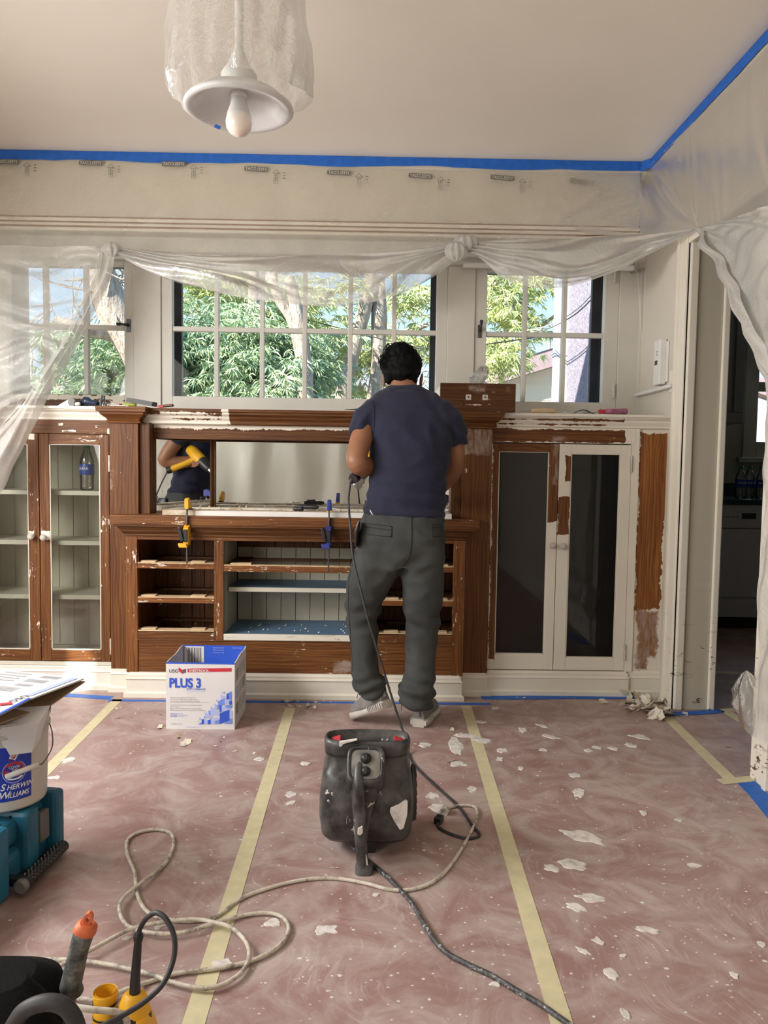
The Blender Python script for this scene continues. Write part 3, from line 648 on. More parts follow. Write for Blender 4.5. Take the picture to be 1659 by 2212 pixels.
mirror_panel((x1-(xb-x0), YM, 0), (x1-(xa-x0)+.02, YR+.02, 0), zt_ct, fr1-.005, M['wood_dark_v'], .02)
mirror_panel((xb, YM, 0), (x1-(xb-x0), YM, 0), zt_ct, fr1-.005, M['wood_dark_v'], .012)
mkobj('back_panel', B(x0, x1, YM+.01, YM+.03, .115, 1.34), M['wood_dark_v'], sb)
mkobj('soffit', B(x0, x1, YR+.02, YM, fr1-.004, fr1+.01), M['wood_dark_h'], sb)
# countertop and the cove under it
ctx0, ctx1 = XX(236, 1120, 3.665), XX(1037, 1125, 3.665)
M['ctop'] = wood('countertop_oak', 'X', gain=1.15, flecks=.52)
mkobj('countertop', B(ctx0, ctx1, 3.665, YM, zb_ct, zt_ct), M['ctop'], sb, bevel=.003)
fx0, fx1 = XX(272, 1300, YS), XX(1003, 1300, YS)
zf = zs(1160)
mkobj('cove_moulding', MB().rectloft(fx0, fx1, YS, YP+.02, [(0, zf), (.006, zf+.004), (.006, zf+.012), (.018, zf+.026), (.020, zf+.034), (.034, zf+.052), (.036, zb_ct-.008), (.042, zb_ct-.006), (.042, zb_ct)]), M['wood_dark_h'], sb)
# face frame
sw_ = .052
o1l, o1r = XX(297, 1300, YS), XX(462, 1300, YS); o2l = XX(483, 1300, YS); mid = (fx0+fx1)/2; o2r = 2*mid-o2l; o3l, o3r = 2*mid-o1r, 2*mid-o1l
zt_o = zs(1167)
zb2 = ZZ(640, 1375, YS)+.004
rails = [(zs(1229), zs(1218)), (zs(1303), zs(1292)), (zs(1379), zs(1364))]
for a_, b_ in ((fx0, o1l), (o3r, fx1)): mkobj('stile', B(a_, b_, YS, YS+.022, .115, zf+.01), M['wood_bright_v'], sb, bevel=.002)
for a_, b_ in ((o1r, o2l), (o2r, o3l)): mkobj('stile', B(a_, b_, YS, YS+.022, zb2-.0265, zt_o), M['wood_bright_v'], sb, bevel=.002)
mkobj('top_rail', B(o1l, o3r, YS, YS+.022, zt_o, zf+.01), M['wood_h'], sb, bevel=.002)
M['rail'] = wood('drawer_rail_oak', 'X', gain=1.45, flecks=.52)
for a_, b_ in ((o1l, o1r), (o3l, o3r)):
    for z0, z1 in rails[:2]: mkobj('drawer_rail', B(a_, b_, YS, YS+.022, z0, z1), M['rail'], sb, bevel=.002)
cr = (ZZ(640, 1237, YS), ZZ(640, 1224, YS)); mkobj('drawer_rail', B(o2l, o2r, YS, YS+.022, *cr), M['rail'], sb, bevel=.002)
mkobj('bottom_rail', B(o1l, o3r, YS+.001, YS+.0225, zs(1384), zb2-.027), M['wood_h'], sb, bevel=.002)
for a_, b_ in ((o1l, o1r), (o3l, o3r)): mkobj('drawer_rail', B(a_, b_, YS+.0005, YS+.022, zb2-.0265, rails[2][1]-.005), M['wood_h'], sb, bevel=.002)
M['panel_h'] = wood('lower_panel_oak', 'X', gain=1.1, flecks=.58, smear=[(-.20, -.05, .12, .18)])
mkobj('lower_panel', B(o1l, o3r, YS+.006, YS+.018, .10, zs(1384)), M['panel_h'], sb, bevel=.001)
mkobj('plinth', MB().rectloft(fx0+.014, fx1-.014, YS-.012, 4.0, [(.020, 0), (.020, .02), (.008, .028), (.008, .085), (.014, .09), (.004, .098), (.004, .108), (-.004, .118)]), M['cream'], sb)
# compartments
for x in (o1r+.004, o2l-.01, o2r+.004, o3l-.01): mkobj('divider', B(x, x+.008, YS+.022, YM-.02, .16, zt_o+.02), M['wood_v'] if x < o1r+.01 or x > o3l-.02 else M['olive'], sb)
mkobj('end_panel', B(fx0+.01, fx0+.03, YS+.022, YM, .12, zb_ct), M['wood_v'], sb); mkobj('end_panel', B(fx1-.03, fx1-.01, YS+.022, YM, .12, zb_ct), M['wood_v'], sb)
planks(sb, fx0+.03, o1r+.004, YM-.01, .16, .84, .07, M['wood_dark_v']); planks(sb, o3l, fx1-.03, YM-.01, .16, .84, .07, M['wood_dark_v'])
planks(sb, o2l, o2r, YM-.01, .16, cr[0]+.08, .076, M['olive']); planks(sb, o2l, o2r, YM-.012, cr[0]+.08, .84, .10, M['wood_dark_v'])
for a_, b_ in ((fx0+.03, o1r+.004), (o3l-.004, fx1-.03)):
    for z0, z1 in rails:
        zz_ = z1-.006
        mkobj('drawer_support', MB().box(a_, a_+.06, YS+.022, YM-.02, zz_-.012, zz_).box(b_-.06, b_, YS+.022, YM-.02, zz_-.012, zz_).box(a_, b_, YM-.06, YM-.02, zz_-.012, zz_), M['wood_dark_h'], sb)
        mkobj('rail_ledge', B(a_+.015, b_-.005, YS+.003, YS+.06, z1-.001, z1+.004), M['pine'], sb)
        for c_ in (a_+.075, b_-.085): mkobj('drawer_runner', B(c_-.035, c_+.035, YS+.012, YS+.05, z1+.004, z1+.011), M['pine'], sb, bevel=.001)
mkobj('drawer_support', MB().box(o2l, o2l+.09, YS+.022, YM-.02, cr[1]-.012, cr[1]).box(o2r-.09, o2r, YS+.022, YM-.02, cr[1]-.012, cr[1]).box(o2l, o2r, YM-.10, YM-.06, cr[1]-.012, cr[1]), M['wood_dark_h'], sb)
mkobj('rail_ledge', B(o2l, o2r, YS+.003, YS+.035, cr[1]-.001, cr[1]+.004), M['pine'], sb)
mkobj('drawer_runner', B(o2l+.03, o2l+.13, YS+.012, YS+.05, cr[1]+.004, cr[1]+.011), M['pine'], sb, bevel=.001)
zb2 = ZZ(640, 1375, YS)+.004
mkobj('bottom_shelf', B(o2l, o2r, YS+.018, YM-.012, zb2-.02, zb2), M['blue_liner'], sb)
mkobj('shelf_edge', B(o2l, o2r, YS+.001, YS+.018, zb2-.0265, zb2+.003), M['chipped'], sb, bevel=.002)
msz = ZZ(640, 1272, YS+.10)
mkobj('middle_shelf', B(o2l+.005, o2r-.005, YS+.115, YM-.012, msz-.018, msz+.004), M['blue_liner'], sb); mkobj('shelf_edge', B(o2l+.005, o2r-.005, YS+.10, YS+.115, msz-.018, msz+.004), M['shelf_cream'], sb, bevel=.002)
# floor of paint crumbs lying on the bottom shelf
mb = MB()
for i in range(26):
    x = rng.uniform(o2l+.1, o2r-.05); y = rng.uniform(YS+.03, YM-.1); r = rng.uniform(.002, .006)
    mb.add([(x-r, y, zb2+.001), (x+r*.6, y-r, zb2+.001), (x+r, y+r, zb2+.004), (x, y+r*.3, zb2+.006)], [(0, 1, 3), (1, 2, 3), (2, 0, 3)])
tag(mkobj('paint_crumbs', mb, M['plaster']), 'crumbs of scraped paint lying on the blue bottom shelf of the sideboard', 'paint crumbs', kind='stuff')

# ================================================================ RIGHT BOOKCASE
RX0, RX1 = .565, XR+.03
rb = thing('bookcase', 'built-in cream and stripped oak cabinet right of the sideboard with two dark glass doors', 'bookcase', ((RX0+RX1)/2, YC, 0))
def zr(y, x=1200): return ZZ(x, y, YC)
def xr(x, y=1150): return XX(x, y, YC)
ex = xr(1362)
M['rb_fr'] = wood('right_case_frieze', 'X', base='paint', rects=[(xr(1060, 940), xr(1350, 940), zr(955), zr(928))], amp=.008, smear=[(xr(1190, 945), xr(1225, 945), zr(957), zr(940))], flecks=.64, gain=1.0)
mkobj('frieze_rail', B(RX0, ex+.01, YC, YC+.02, zr(957), 1.345), M['rb_fr'], rb, bevel=.002)
M['rb_co'] = wood('right_cornice', 'X', base='paint', rects=[(RX0+.02, xr(1345, 910), 1.372, 1.379), (RX0+.03, xr(1310, 910), 1.352, 1.3555), (RX0-.01, xr(1072, 900), 1.33, 1.42)], amp=.006, flecks=.66, gain=1.05)
mkobj('cornice', MB().rectloft(RX0, RX1, YC, YW, corn, False, False), M['rb_co'], rb)
mkobj('plinth', MB().rectloft(RX0, ex+.01, YC-.02, 4.12, base_prof, False, True), M['cream'], rb)
mkobj('plinth', MB().rectloft(ex+.01, RX1, YC-.002, 4.12, base_prof, False, False), M['cream'], rb)
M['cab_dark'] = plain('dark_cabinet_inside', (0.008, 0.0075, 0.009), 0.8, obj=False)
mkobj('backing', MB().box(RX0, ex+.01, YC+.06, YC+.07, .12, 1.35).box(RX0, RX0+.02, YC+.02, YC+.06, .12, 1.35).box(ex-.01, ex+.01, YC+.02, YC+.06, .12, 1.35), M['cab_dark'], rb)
dt2, db2 = zr(959), zr(1447)
fz = lambda a_, b_, c_, d_: (xr(a_), xr(b_), zr(d_), zr(c_))
M['rd1_l'] = wood('right_case_left_stile', 'Z', base='paint', rects=[(xr(1061), xr(1079), zr(1408), 1.30), (xr(1055, 1400), xr(1076, 1400), zr(1425), zr(1370))], amp=.008, flecks=.70, gain=1.1)
M['rd1_r'] = wood('right_case_meeting_stile', 'Z', base='paint', rects=[fz(1180, 1208, 940, 1128)], amp=.010, smear=[fz(1188, 1208, 950, 1050)], flecks=.66, gain=1.05)
M['rd1_t'] = wood('right_case_top_rail', 'X', base='wood', flecks=.64, gain=1.0)
M['rd2_l'] = wood('right_door_stile', 'Z', base='paint', rects=[fz(1217, 1235, 984, 1040), fz(1203, 1229, 1072, 1155)], amp=.008, flecks=.8, gain=1.05)
x_m = xr(1203)
door(rb, xr(1053), x_m-.0015, db2, dt2, xr(1074), xr(1182), zr(1414), zr(977), [M['rd1_l'], M['rd1_r'], M['rd1_t'], M['cream']], (xr(1192, 1178), zr(1178)), gm=M['dark_glass'])
door(rb, x_m+.0015, xr(1358), db2, dt2, xr(1229), xr(1335), zr(1420), zr(980), [M['rd2_l'], M['cream'], M['cream'], M['cream']], (xr(1215, 1179), zr(1179)), (zr(1000), zr(1408)), ex-.008, gm=M['dark_glass'])
mkobj('face_stile', B(RX0, xr(1053)-.001, YC, YC+.02, .12, zr(957)), M['rd1_l'], rb); mkobj('face_stile', B(xr(1358)+.001, ex+.03, YC+.0005, YC+.02, .12, zr(957)), M['cream'], rb); mkobj('face_stile', B(ex+.01, ex+.03, YC+.0005, YC+.02, zr(957), 1.345), M['cream'], rb)
M['endp'] = wood('end_panel_finish', 'Z', base='paint', rects=[(xr(1380, 1100), xr(1442, 1100)+.012, zr(1125, 1400), zr(934, 1400)), (xr(1376, 1200), xr(1432, 1200), zr(1318, 1400), zr(1110, 1400))], amp=.014, smear=[(xr(1374, 1380), xr(1424, 1380), zr(1425, 1400), zr(1318, 1400)), (xr(1374, 1400), xr(1405, 1400), zr(1450, 1400), zr(1318, 1400))], flecks=.72, gain=1.75)
mkobj('end_panel', B(ex+.03, RX1, YC+.012, YC+.03, .115, 1.345), M['endp'], rb)

# ================================================================ FLOOR TAPES
def strip(name, label, cat, pts, wd, m, z=0.0, group=None, th=.0012, jag=0.0):
    P = [A(*p, Z=0) for p in pts]; mb = MB(); L = []; Rr = []
    for i, p in enumerate(P):
        d = (P[min(i+1, len(P)-1)]-P[max(0, i-1)]).normalized(); n = Vector((-d.y, d.x, 0))*wd/2
        j = 1+jag*(random.random()-.5); L.append(p+n*j); Rr.append(p-n*j)
    lo = [v+Vector((0, 0, z)) for v in L]+[v+Vector((0, 0, z)) for v in Rr[::-1]]
    mb.prism(lo, (0, 0, th)); o = mkobj(name, mb, m, None, (P[0].x, P[0].y, 0)); return tag(o, label, cat, group)
def lerp2(a, b, n): return [(a[0]+(b[0]-a[0])*i/n, a[1]+(b[1]-a[1])*i/n) for i in range(n+1)]
strip('masking_tape', 'cream masking tape strip on the floor, leftmost, running behind the white bucket', 'tape', [(256, 1510), (98, 1668), (20, 1745)], .047, M['tape'])
strip('masking_tape', 'cream masking tape strip running from the cardboard box under the looped white cord', 'tape', lerp2((627, 1530), (418, 2212), 12)+[(400, 2270)], .047, M['tape'])
strip('masking_tape', 'cream masking tape strip just right of the black blower, running to the front', 'tape', lerp2((1007, 1525), (1214, 2212), 12)+[(1230, 2260)], .047, M['tape'])
strip('masking_tape', 'cream masking tape strip from the paint chip heap to the near doorway corner', 'tape', lerp2((1430, 1538), (1587, 1692), 6), .047, M['tape'])
strip('masking_tape', 'short cream tape across the threshold beside the near door casing', 'tape', [(1556, 1690), (1632, 1682)], .045, M['tape'], .0014)
strip('masking_tape', 'short cream tape across the threshold beside the far door jamb', 'tape', [(1545, 1537), (1640, 1528)], .045, M['tape'])
strip('masking_tape', 'short slanting cream tape in the doorway beside the clear bulging plastic', 'tape', [(1562, 1533), (1640, 1582)], .045, M['tape'], .0014)
strip('masking_tape', 'cream tape on the kitchen floor, farthest back, in front of the dishwasher', 'tape', [(1540, 1452), (1660, 1457)], .05, M['tape'])
fb = 'blue painters tape strips along the cabinet foot'
strip('painters_tape', 'blue tape on the floor along the foot of the left bookcase', 'tape', [(60, 1496), (240, 1508)], .05, M['bluetape'])
strip('painters_tape', 'blue tape on the floor along the white foot of the middle sideboard', 'tape', lerp2((235, 1513), (1060, 1521), 10), .03, M['bluetape'], jag=.4)
strip('painters_tape', 'blue tape on the floor along the foot of the right cabinet', 'tape', lerp2((1040, 1508), (1420, 1506), 6), .05, M['bluetape'], .0013, jag=.4)
strip('painters_tape', 'blue tape on the floor around the foot of the far door jamb', 'tape', [(1425, 1543), (1500, 1541), (1560, 1536)], .05, M['bluetape'], .0014)
strip('painters_tape', 'blue tape running toward us along the near door casing at lower right', 'tape', [(1606, 1684), (1640, 1718), (1700, 1790)], .07, M['bluetape'])

# ================================================================ PLASTIC SHEETS AND CEILING TAPE
struct('trim_8', B(XR-.053, XR, YF, YB, 2.655, ZC), M['wall'])
mb = MB(); top = []; bot = []
for i in range(61):
    x = XL+(1.372-XL)*i/60; top.append(Vector((x, YB-.008, ZC-.001-.003*abs(mnoise.noise(Vector((x*9, 1, 0))))))); bot.append(Vector((x, YB-.010, ZC-.050+.012*mnoise.noise(Vector((x*2.3, 0, 0)))+.004*mnoise.noise(Vector((x*14, 3, 0))))))
mb.grid([top, bot], False)
tag(mkobj('painters_tape', mb, M['bluetape'], None, (-.5, YB-.008, ZC-.03)), 'bright blue tape along the ceiling edge above the windows', 'tape')
xt = XR-.058; mb = MB(); top = [Vector((1.35, YB-.010, ZC-.002))]; bot = [Vector((1.345, YB-.012, ZC-.055))]
for i in range(41):
    y = YB-.055-(YB-.6)*i/40; top.append(Vector((xt, y, ZC-.002))); bot.append(Vector((xt-.002, y, ZC-.052+.006*mnoise.noise(Vector((y*5, 0, 0))))))
mb.grid([top, bot], False)
tag(mkobj('painters_tape', mb, M['bluetape'], None, (xt, 2.5, ZC-.03)), 'bright blue tape along the ceiling edge over the doorway wall', 'tape')

def P3(p):
    """(px, py, Y) or (px, py, 'X', x)"""
    return A(p[0], p[1], X=p[3]) if len(p) == 4 else A(p[0], p[1], Y=p[2])
def resample(pts, n):
    s = spline(pts, 12); L = [0]
    for a_, b_ in zip(s[:-1], s[1:]): L.append(L[-1]+(b_-a_).length)
    out = []; j = 0
    for i in range(n+1):
        t_ = L[-1]*i/n
        while j < len(L)-2 and L[j+1] < t_: j += 1
        k = (t_-L[j])/max(1e-9, L[j+1]-L[j]); out.append(s[j].lerp(s[j+1], min(1, k)))
    return out
def drape(name, a, b_, m, parent, nu=120, nv=40, fold=(.02, 5, 0), bulge=0, cross=(0, 0), noise_=(.01, 4), nrm=Vector((0, -1, 0)), env=lambda u, v: math.sin(PI*v)**.5 if 0 < v < 1 else 0, seed=0, thick=0):
    T = resample([P3(p) for p in a], nu); Bo = resample([P3(p) for p in b_], nu); G = []
    for j in range(nv+1):
        v = j/nv; row = []
        for i in range(nu+1):
            u = i/nu; p = T[i].lerp(Bo[i], v); e_ = env(u, v)
            ph = 1.6*mnoise.noise(Vector((u*2.5+seed, v*1.5, seed)))+fold[2]*u
            d = fold[0]*e_*math.sin(2*PI*(fold[1]*v+ph)) + bulge*math.sin(PI*v)*min(1, 4*u*(1-u)+.15)
            if cross[0]: d += cross[0]*e_*math.sin(2*PI*(cross[1]*u+1.3*mnoise.noise(Vector((u*6+seed, v*2, 4)))))
            d += noise_[0]*mnoise.noise(Vector((p.x*noise_[1]*3+seed, p.y*3, p.z*noise_[1]*3)))
            row.append(p+nrm*d)
        G.append(row)
    return mkobj(name, MB().grid(G), m, parent)
ps = thing('plastic_sheet', 'long translucent plastic sheet taped below the ceiling and gathered in swags across the windows', 'plastic sheet', (-.3, YB-.05, 2.3))
YT = 3.99
topc = [(240, 534, YT), (400, 548, YT-.01), (620, 553, YT-.02), (850, 543, YT-.01), (985, 528, YT), (1100, 516, YT), (1250, 513, YT-.05), (1400, 502, YT-.15), (1503, 493, 'X', 1.40)]
ft = [(-90, 345, YB-.006), (200, 348, YB-.006), (600, 358, YB-.006), (1000, 368, YB-.006), (1200, 372, YB-.006), (1385, 375, YB-.006)]
drape('hanging_panel', ft, [(-90, 532, YT), (100, 532, YT), (240, 534, YT)]+topc[1:6]+[(1380, 505, YT-.14)], M['sheet_flat'], ps, 160, 30, (.0, 1, 0), 0, (.006, 14), (.008, 1.5), env=lambda u, v: v*.9)
drape('swag', topc[:5], [(240, 545, YT-.02), (330, 590, YT-.07), (430, 622, YT-.10), (560, 648, YT-.12), (720, 662, YT-.13), (850, 640, YT-.11), (940, 595, YT-.07), (1005, 545, YT-.02)], M['sheet'], ps, 140, 44, (.022, 3.2, .3), .07, noise_=(.02, 2), seed=2)
drape('swag', topc[4:], [(1000, 545, YT-.03), (1040, 560, YT-.06), (1085, 600, YT-.10), (1135, 618, YT-.12), (1185, 625, YT-.13), (1260, 610, YT-.14), (1340, 583, YT-.17), (1400, 550, YT-.21), (1503, 497, 'X', 1.40)], M['sheet'], ps, 120, 40, (.020, 3.0, .4), .06, noise_=(.02, 2), seed=5)
drape('twisted_edge', [(216, 538, YT-.02), (206, 590, YT-.04), (166, 675, YT-.08), (128, 745, YT-.12), (98, 802, 3.80), (55, 865, 3.70), (0, 925, 3.66), (-60, 980, 3.64)], [(249, 540, YT-.02), (236, 610, YT-.04), (196, 692, YT-.08), (152, 775, YT-.12), (112, 845, 3.80), (74, 920, 3.70), (0, 1068, 3.64), (-40, 1130, 3.62)], M['sheet'], ps, 110, 26, (.012, 2.4, .6), .05, noise_=(.02, 2.4), seed=8)
drape('side_drape', [(-100, 530, YT), (-100, 650, 3.92), (-100, 800, 3.80), (-100, 980, 3.66)], [(226, 536, YT-.01), (208, 590, YT-.03), (170, 672, YT-.07), (104, 798, 3.81), (-45, 972, 3.65)], M['sheet_side'], ps, 110, 60, (.0, 2, 0), .05, (.018, 9), (.03, 1.6), env=lambda u, v: .35+.65*v if v < .98 else .3, seed=11)
def knot(px, py, Y, sx, sz, seed, parent, m, nf=9, name='knot'):
    c = A(px, py, Y=Y); R = []
    for j in range(15):
        v = j/14; th = PI*v; r = []
        for k in range(48):
            a_ = 2*PI*k/48; rad = math.sin(th)*(1+.16*math.sin(nf*a_+3*v+seed)+.25*mnoise.noise(Vector((math.cos(a_)*1.5+seed, math.sin(a_)*1.5, v*3))))
            r.append(c+Vector((sx*rad*math.cos(a_), .035*rad*math.sin(a_)-.01, -sz*math.cos(th)*1.0)))
        R.append(r)
    return mkobj(name, MB().rings(R, True, False), m, parent)
knot(243, 540, YT-.02, .045, .035, 1, ps, M['sheet']); knot(1005, 528, YT-.03, .060, .045, 4, ps, M['sheet'])
knot(985, 545, YT-.05, .05, .05, 7, ps, M['sheet'])
# printed marks on the sheet, seen from behind so mirrored
M['print'] = plain('grey_print_on_plastic', (0.16, 0.15, 0.13), 0.6, var=.1)
def rrect(mb, o, r, u, w_, h, rad, n=5):
    pts = []
    for cx, cy_, a0 in ((w_/2-rad, h/2-rad, 0), (-w_/2+rad, h/2-rad, 90), (-w_/2+rad, -h/2+rad, 180), (w_/2-rad, -h/2+rad, 270)):
        for i in range(n+1):
            a_ = math.radians(a0+90*i/n); pts.append(Vector(o)+r*(cx+rad*math.cos(a_))+u*(cy_+rad*math.sin(a_)))
    mb.add(pts, [tuple(range(len(pts)))])
for px, py, ang in ((15, 349, 0), (196, 352, 0), (375, 354, 0), (553, 365, -2), (732, 373, -2), (908, 380, -3), (1085, 384, -4), (1257, 394, -9)):
    Yp = YB-.022; c = A(px, py, Y=Yp); a_ = math.radians(ang); r = Vector((math.cos(a_), 0, math.sin(a_))); u = Vector((-math.sin(a_), 0, math.cos(a_)))
    mb = MB(); rrect(mb, c, r, u, .122, .024, .008); pr = mkobj('printed_badge', mb, M['print'], ps)
    text(pr, 'STEELCOAT', .0215, c+r*.0+u*(-.0075)+Vector((0, -.001, 0)), r, u, M['shelf_cream'], 'CENTER', .004, 'badge_lettering', mirror=True, wscale=.95)
    ac = A(px+43, py+16, Y=Yp); L = .034; W_ = .009; ln = MB()
    out = [(-W_, -L), (W_, -L), (W_, L*.45), (W_*2, L*.45), (0, L), (-W_*2, L*.45), (-W_, L*.45)]
    for (xa_, za_), (xb_, zb2_) in zip(out, out[1:]+out[:1]):
        p, q_ = ac+r*xa_+u*za_, ac+r*xb_+u*zb2_; d = (q_-p).normalized(); n_ = Vector((-d.z, 0, d.x))*.0011
        ln.add([p-n_, q_-n_, q_+n_, p+n_], [(0, 1, 2, 3)])
    for k in range(5): ln.add([ac+r*x_+u*(z_) for x_, z_ in ((-.003, -.024+k*.009), (.003, -.024+k*.009), (.003, -.019+k*.009), (-.003, -.019+k*.009))], [(0, 1, 2, 3)])
    for k in range(3):
        cc = ac+r*.042+u*(.018-.014*k); ln.add([cc+r*x_+u*z_ for x_, z_ in ((-.006, 0), (.006, .001), (.006, .005), (-.006, .004))], [(0, 1, 2, 3)])
    mkobj('printed_arrow', ln, M['print'], ps)
# sheet over the doorway wall
pr_ = thing('plastic_sheet', 'translucent plastic sheet fanned above the kitchen doorway and hanging down its near side', 'plastic sheet', (1.35, 3.2, 2.2))
TX = xt-.004
PA = (1506, 494, 'X', 1.405)
T = resample([A(1382, 375, Y=YB-.02), A(1392, 368, X=TX), A(1500, 262, X=TX), A(1600, 160, X=TX), A(1740, 10, X=TX)], 140)
Bo = resample([A(1380, 505, Y=YT-.14)], 1) if False else None
pa = P3(PA); G = []
far = [A(1659, 462, X=1.375), A(1760, 440, X=1.370)]
for j in range(41):
    v = j/40; row = []
    for i in range(141):
        u = i/140
        if u < .12: b0 = A(1382, 505, Y=YT-.15).lerp(pa, u/.12)
        elif u < .45: b0 = pa
        else: b0 = pa.lerp(far[1], (u-.45)/.55)
        p = T[i].lerp(b0, v**.85); e_ = math.sin(PI*min(1, v*.9+.02))**.7
        d = .004*e_*math.sin(2*PI*(9*u+1.5*mnoise.noise(Vector((u*7, v, 2)))))+.003*mnoise.noise(Vector((u*30, v*1.0, 5)))*e_
        row.append(p+Vector((-.7, -.7, 0)).normalized()*d)
    G.append(row)
mkobj('fan_panel', MB().grid(G), M['sheet_flat'], pr_)
le = [PA, (1535, 540, 'X', 1.385), (1560, 592, 'X', 1.385), (1592, 648, 'X', 1.38), (1614, 700, 'X', 1.38), (1632, 752, 'X', 1.375), (1640, 790, 'X', 1.37), (1657, 825, 'X', 1.37), (1653, 920, 'X', 1.37), (1646, 1100, 'X', 1.365), (1638, 1300, 'X', 1.36), (1634, 1450, 'X', 1.36), (1630, 1560, 'X', 1.36), (1628, 1590, 'X', 1.36)]
re = [(1520, 488, 'X', 1.385), (1640, 452, 'X', 1.37), (1790, 420, 'X', 1.34), (1790, 560, 'X', 1.34), (1790, 650, 'X', 1.34), (1800, 760, 'X', 1.34), (1800, 900, 'X', 1.335), (1800, 1100, 'X', 1.335), (1800, 1300, 'X', 1.33), (1800, 1450, 'X', 1.33), (1800, 1600, 'X', 1.33), (1790, 1700, 'X', 1.33)]
M['sheet_r'] = plastic_sheet('dusty_plastic_sheet', 0.22, wr=1.2, gloss=1.0)
drape('hanging_panel', le, re, M['sheet_r'], pr_, 160, 60, (.02, 2.5, 1.2), 0, (.010, 16), (.02, 2.5), nrm=Vector((-1, 0, 0)), env=lambda u, v: min(1, v*3)*(.4+.6*u), seed=21)
drape('folded_edge', le[:8], [(1512, 492, 'X', 1.375), (1560, 562, 'X', 1.37), (1605, 640, 'X', 1.36), (1640, 720, 'X', 1.36), (1665, 780, 'X', 1.355), (1675, 810, 'X', 1.355), (1680, 850, 'X', 1.355), (1680, 900, 'X', 1.355)], M['sheet_r'], pr_, 90, 16, (.008, 1, .4), .03, noise_=(.03, 3), nrm=Vector((-1, 0, 0)), seed=30)
c = A(1612, 1520, X=1.37); R = []
for j in range(17):
    v = j/16; r = []; wv_ = math.sin(PI*v)**.7
    for k in range(40):
        a_ = 2*PI*k/40; rr = 1+.28*mnoise.noise(Vector((math.cos(a_)*2, math.sin(a_)*2, v*5)))+.06*math.sin(7*a_+9*v)
        r.append(c+Vector((-.005+.055*wv_*rr*math.cos(a_)+.03*v, .05*wv_*rr*math.sin(a_), .125*(1-2*v))))
    R.append(r)
mkobj('bulging_fold', MB().rings(R, True, False), M['sheet_clear'], pr_)
# the sheet hung across the room behind us, seen only in the mirrors
ph = thing('plastic_sheet', 'creased cream plastic sheet hung across the room, visible only in the sideboard mirror', 'plastic sheet', (-.5, -1.3, 0))
G = []
for j in range(31):
    z = .02+2.68*(1-j/30); row = []
    for i in range(241):
        x = XL+.02+(XR-XL-.04)*i/240
        row.append(Vector((x, -1.3+.035*math.sin(x*11+2*mnoise.noise(Vector((x*2, z, 0))))*(.3+.7*j/30)+.03*mnoise.noise(Vector((x*4, z*1.3, 3))), z)))
    G.append(row)
M['sheet_thick'] = plastic_sheet('heavy_plastic_sheet', 0.02, col=(.84, .82, .74), wr=.6)
mkobj('curtain_panel', MB().grid(G), M['sheet_thick'], ph)

# ================================================================ CEILING LAMP IN ITS BAG
Lc = A(516, 236, Y=2.2)
lp = thing('ceiling_lamp', 'white dish ceiling lamp with a bare bulb wrapped in a clear plastic bag', 'lamp', (Lc.x, Lc.y, ZC))
M['lampwhite'] = plain('lamp_white_enamel', (0.66, 0.66, 0.66), 0.22, var=.03, scale=3)
lr = .148
mkobj('shade', MB().lathe(Lc, [(.045, .056), (.09, .044), (.122, .030), (.138, .014), (lr, .008), (lr+.003, 0), (lr-.006, -.006), (lr-.020, -.002), (lr-.026, .006), (.115, .008), (.108, .020), (.08, .034), (.030, .042), (.016, .042)], 64, cap=False), M['lampwhite'], lp)
mkobj('socket', MB().lathe(Lc, [(.023, .0415), (.0235, .036), (.022, .03), (.018, .028)], 24), M['lampwhite'], lp)
m, t, b = newmat('bulb_glass'); b.inputs['Roughness'].default_value = .12; t.links.new(ramp(t, noi(t, pos(t), 3), [(0, (.80, .74, .68)), (1, (.86, .80, .74))]), b.inputs['Base Color']); b.inputs['Subsurface Weight'].default_value = .3; M['bulb'] = m
bl = mkobj('bulb', MB().lathe(Lc+Vector((0, 0, -.012)), [(.019, .050), (.024, .02), (.033, -.005), (.0365, -.022), (.034, -.040), (.024, -.054), (.010, -.061), (.0, -.062)], 32), M['bulb'], lp)
mkobj('bulb_collar', MB().lathe(Lc+Vector((0, 0, -.012)), [(.0195, .05), (.0245, .021), (.0335, -.004), (.0335, -.006)], 32, cap=False), M['lampwhite'], lp)
mkobj('stem', MB().lathe(Lc, [(.045, .052), (.05, .09), (.03, .12), (.012, .16), (.012, ZC-Lc.z-.03), (.06, ZC-Lc.z-.02), (.065, ZC-Lc.z)], 28), M['lampwhite'], lp)
M['bag'] = plastic_sheet('thin_bag_plastic', 0.80, col=(.88, .86, .82), wr=.9, sc=(14, 14, 9), rough=.3, gloss=.7)
M['film'] = plastic_sheet('thin_bag_film', 0.93, col=(.88, .86, .82), wr=.6, gloss=.6)
R = []
for j in range(46):
    v = j/45; r = []
    for k in range(120):
        a_ = 2*PI*k/120; d = Vector((math.cos(a_), math.sin(a_), 0))
        zt_, zb_ = ZC-.02, Lc.z+.026
        zb_ += .028*max(0, math.cos(a_-.35))**3 + .02*mnoise.noise(d*1.6)
        z = zt_+(zb_-zt_)*v; rad = .150+.046*min(1, v*1.4)+.016*mnoise.noise(Vector((d.x*2.2, d.y*2.2, v*2.4)))+.006*mnoise.noise(Vector((d.x*6, d.y*6, v*9)))+.004*math.sin(a_*17+v*6)
        if v < .12: rad *= .35+.65*(v/.12)
        if v > .93: rad *= 1-.10*(v-.93)/.07*max(.2, abs(math.sin(a_*1.5)))
        r.append(Vector((Lc.x, Lc.y, z))+d*rad)
    R.append(r)
mkobj('plastic_bag', MB().rings(R, True, False), M['bag'], lp)
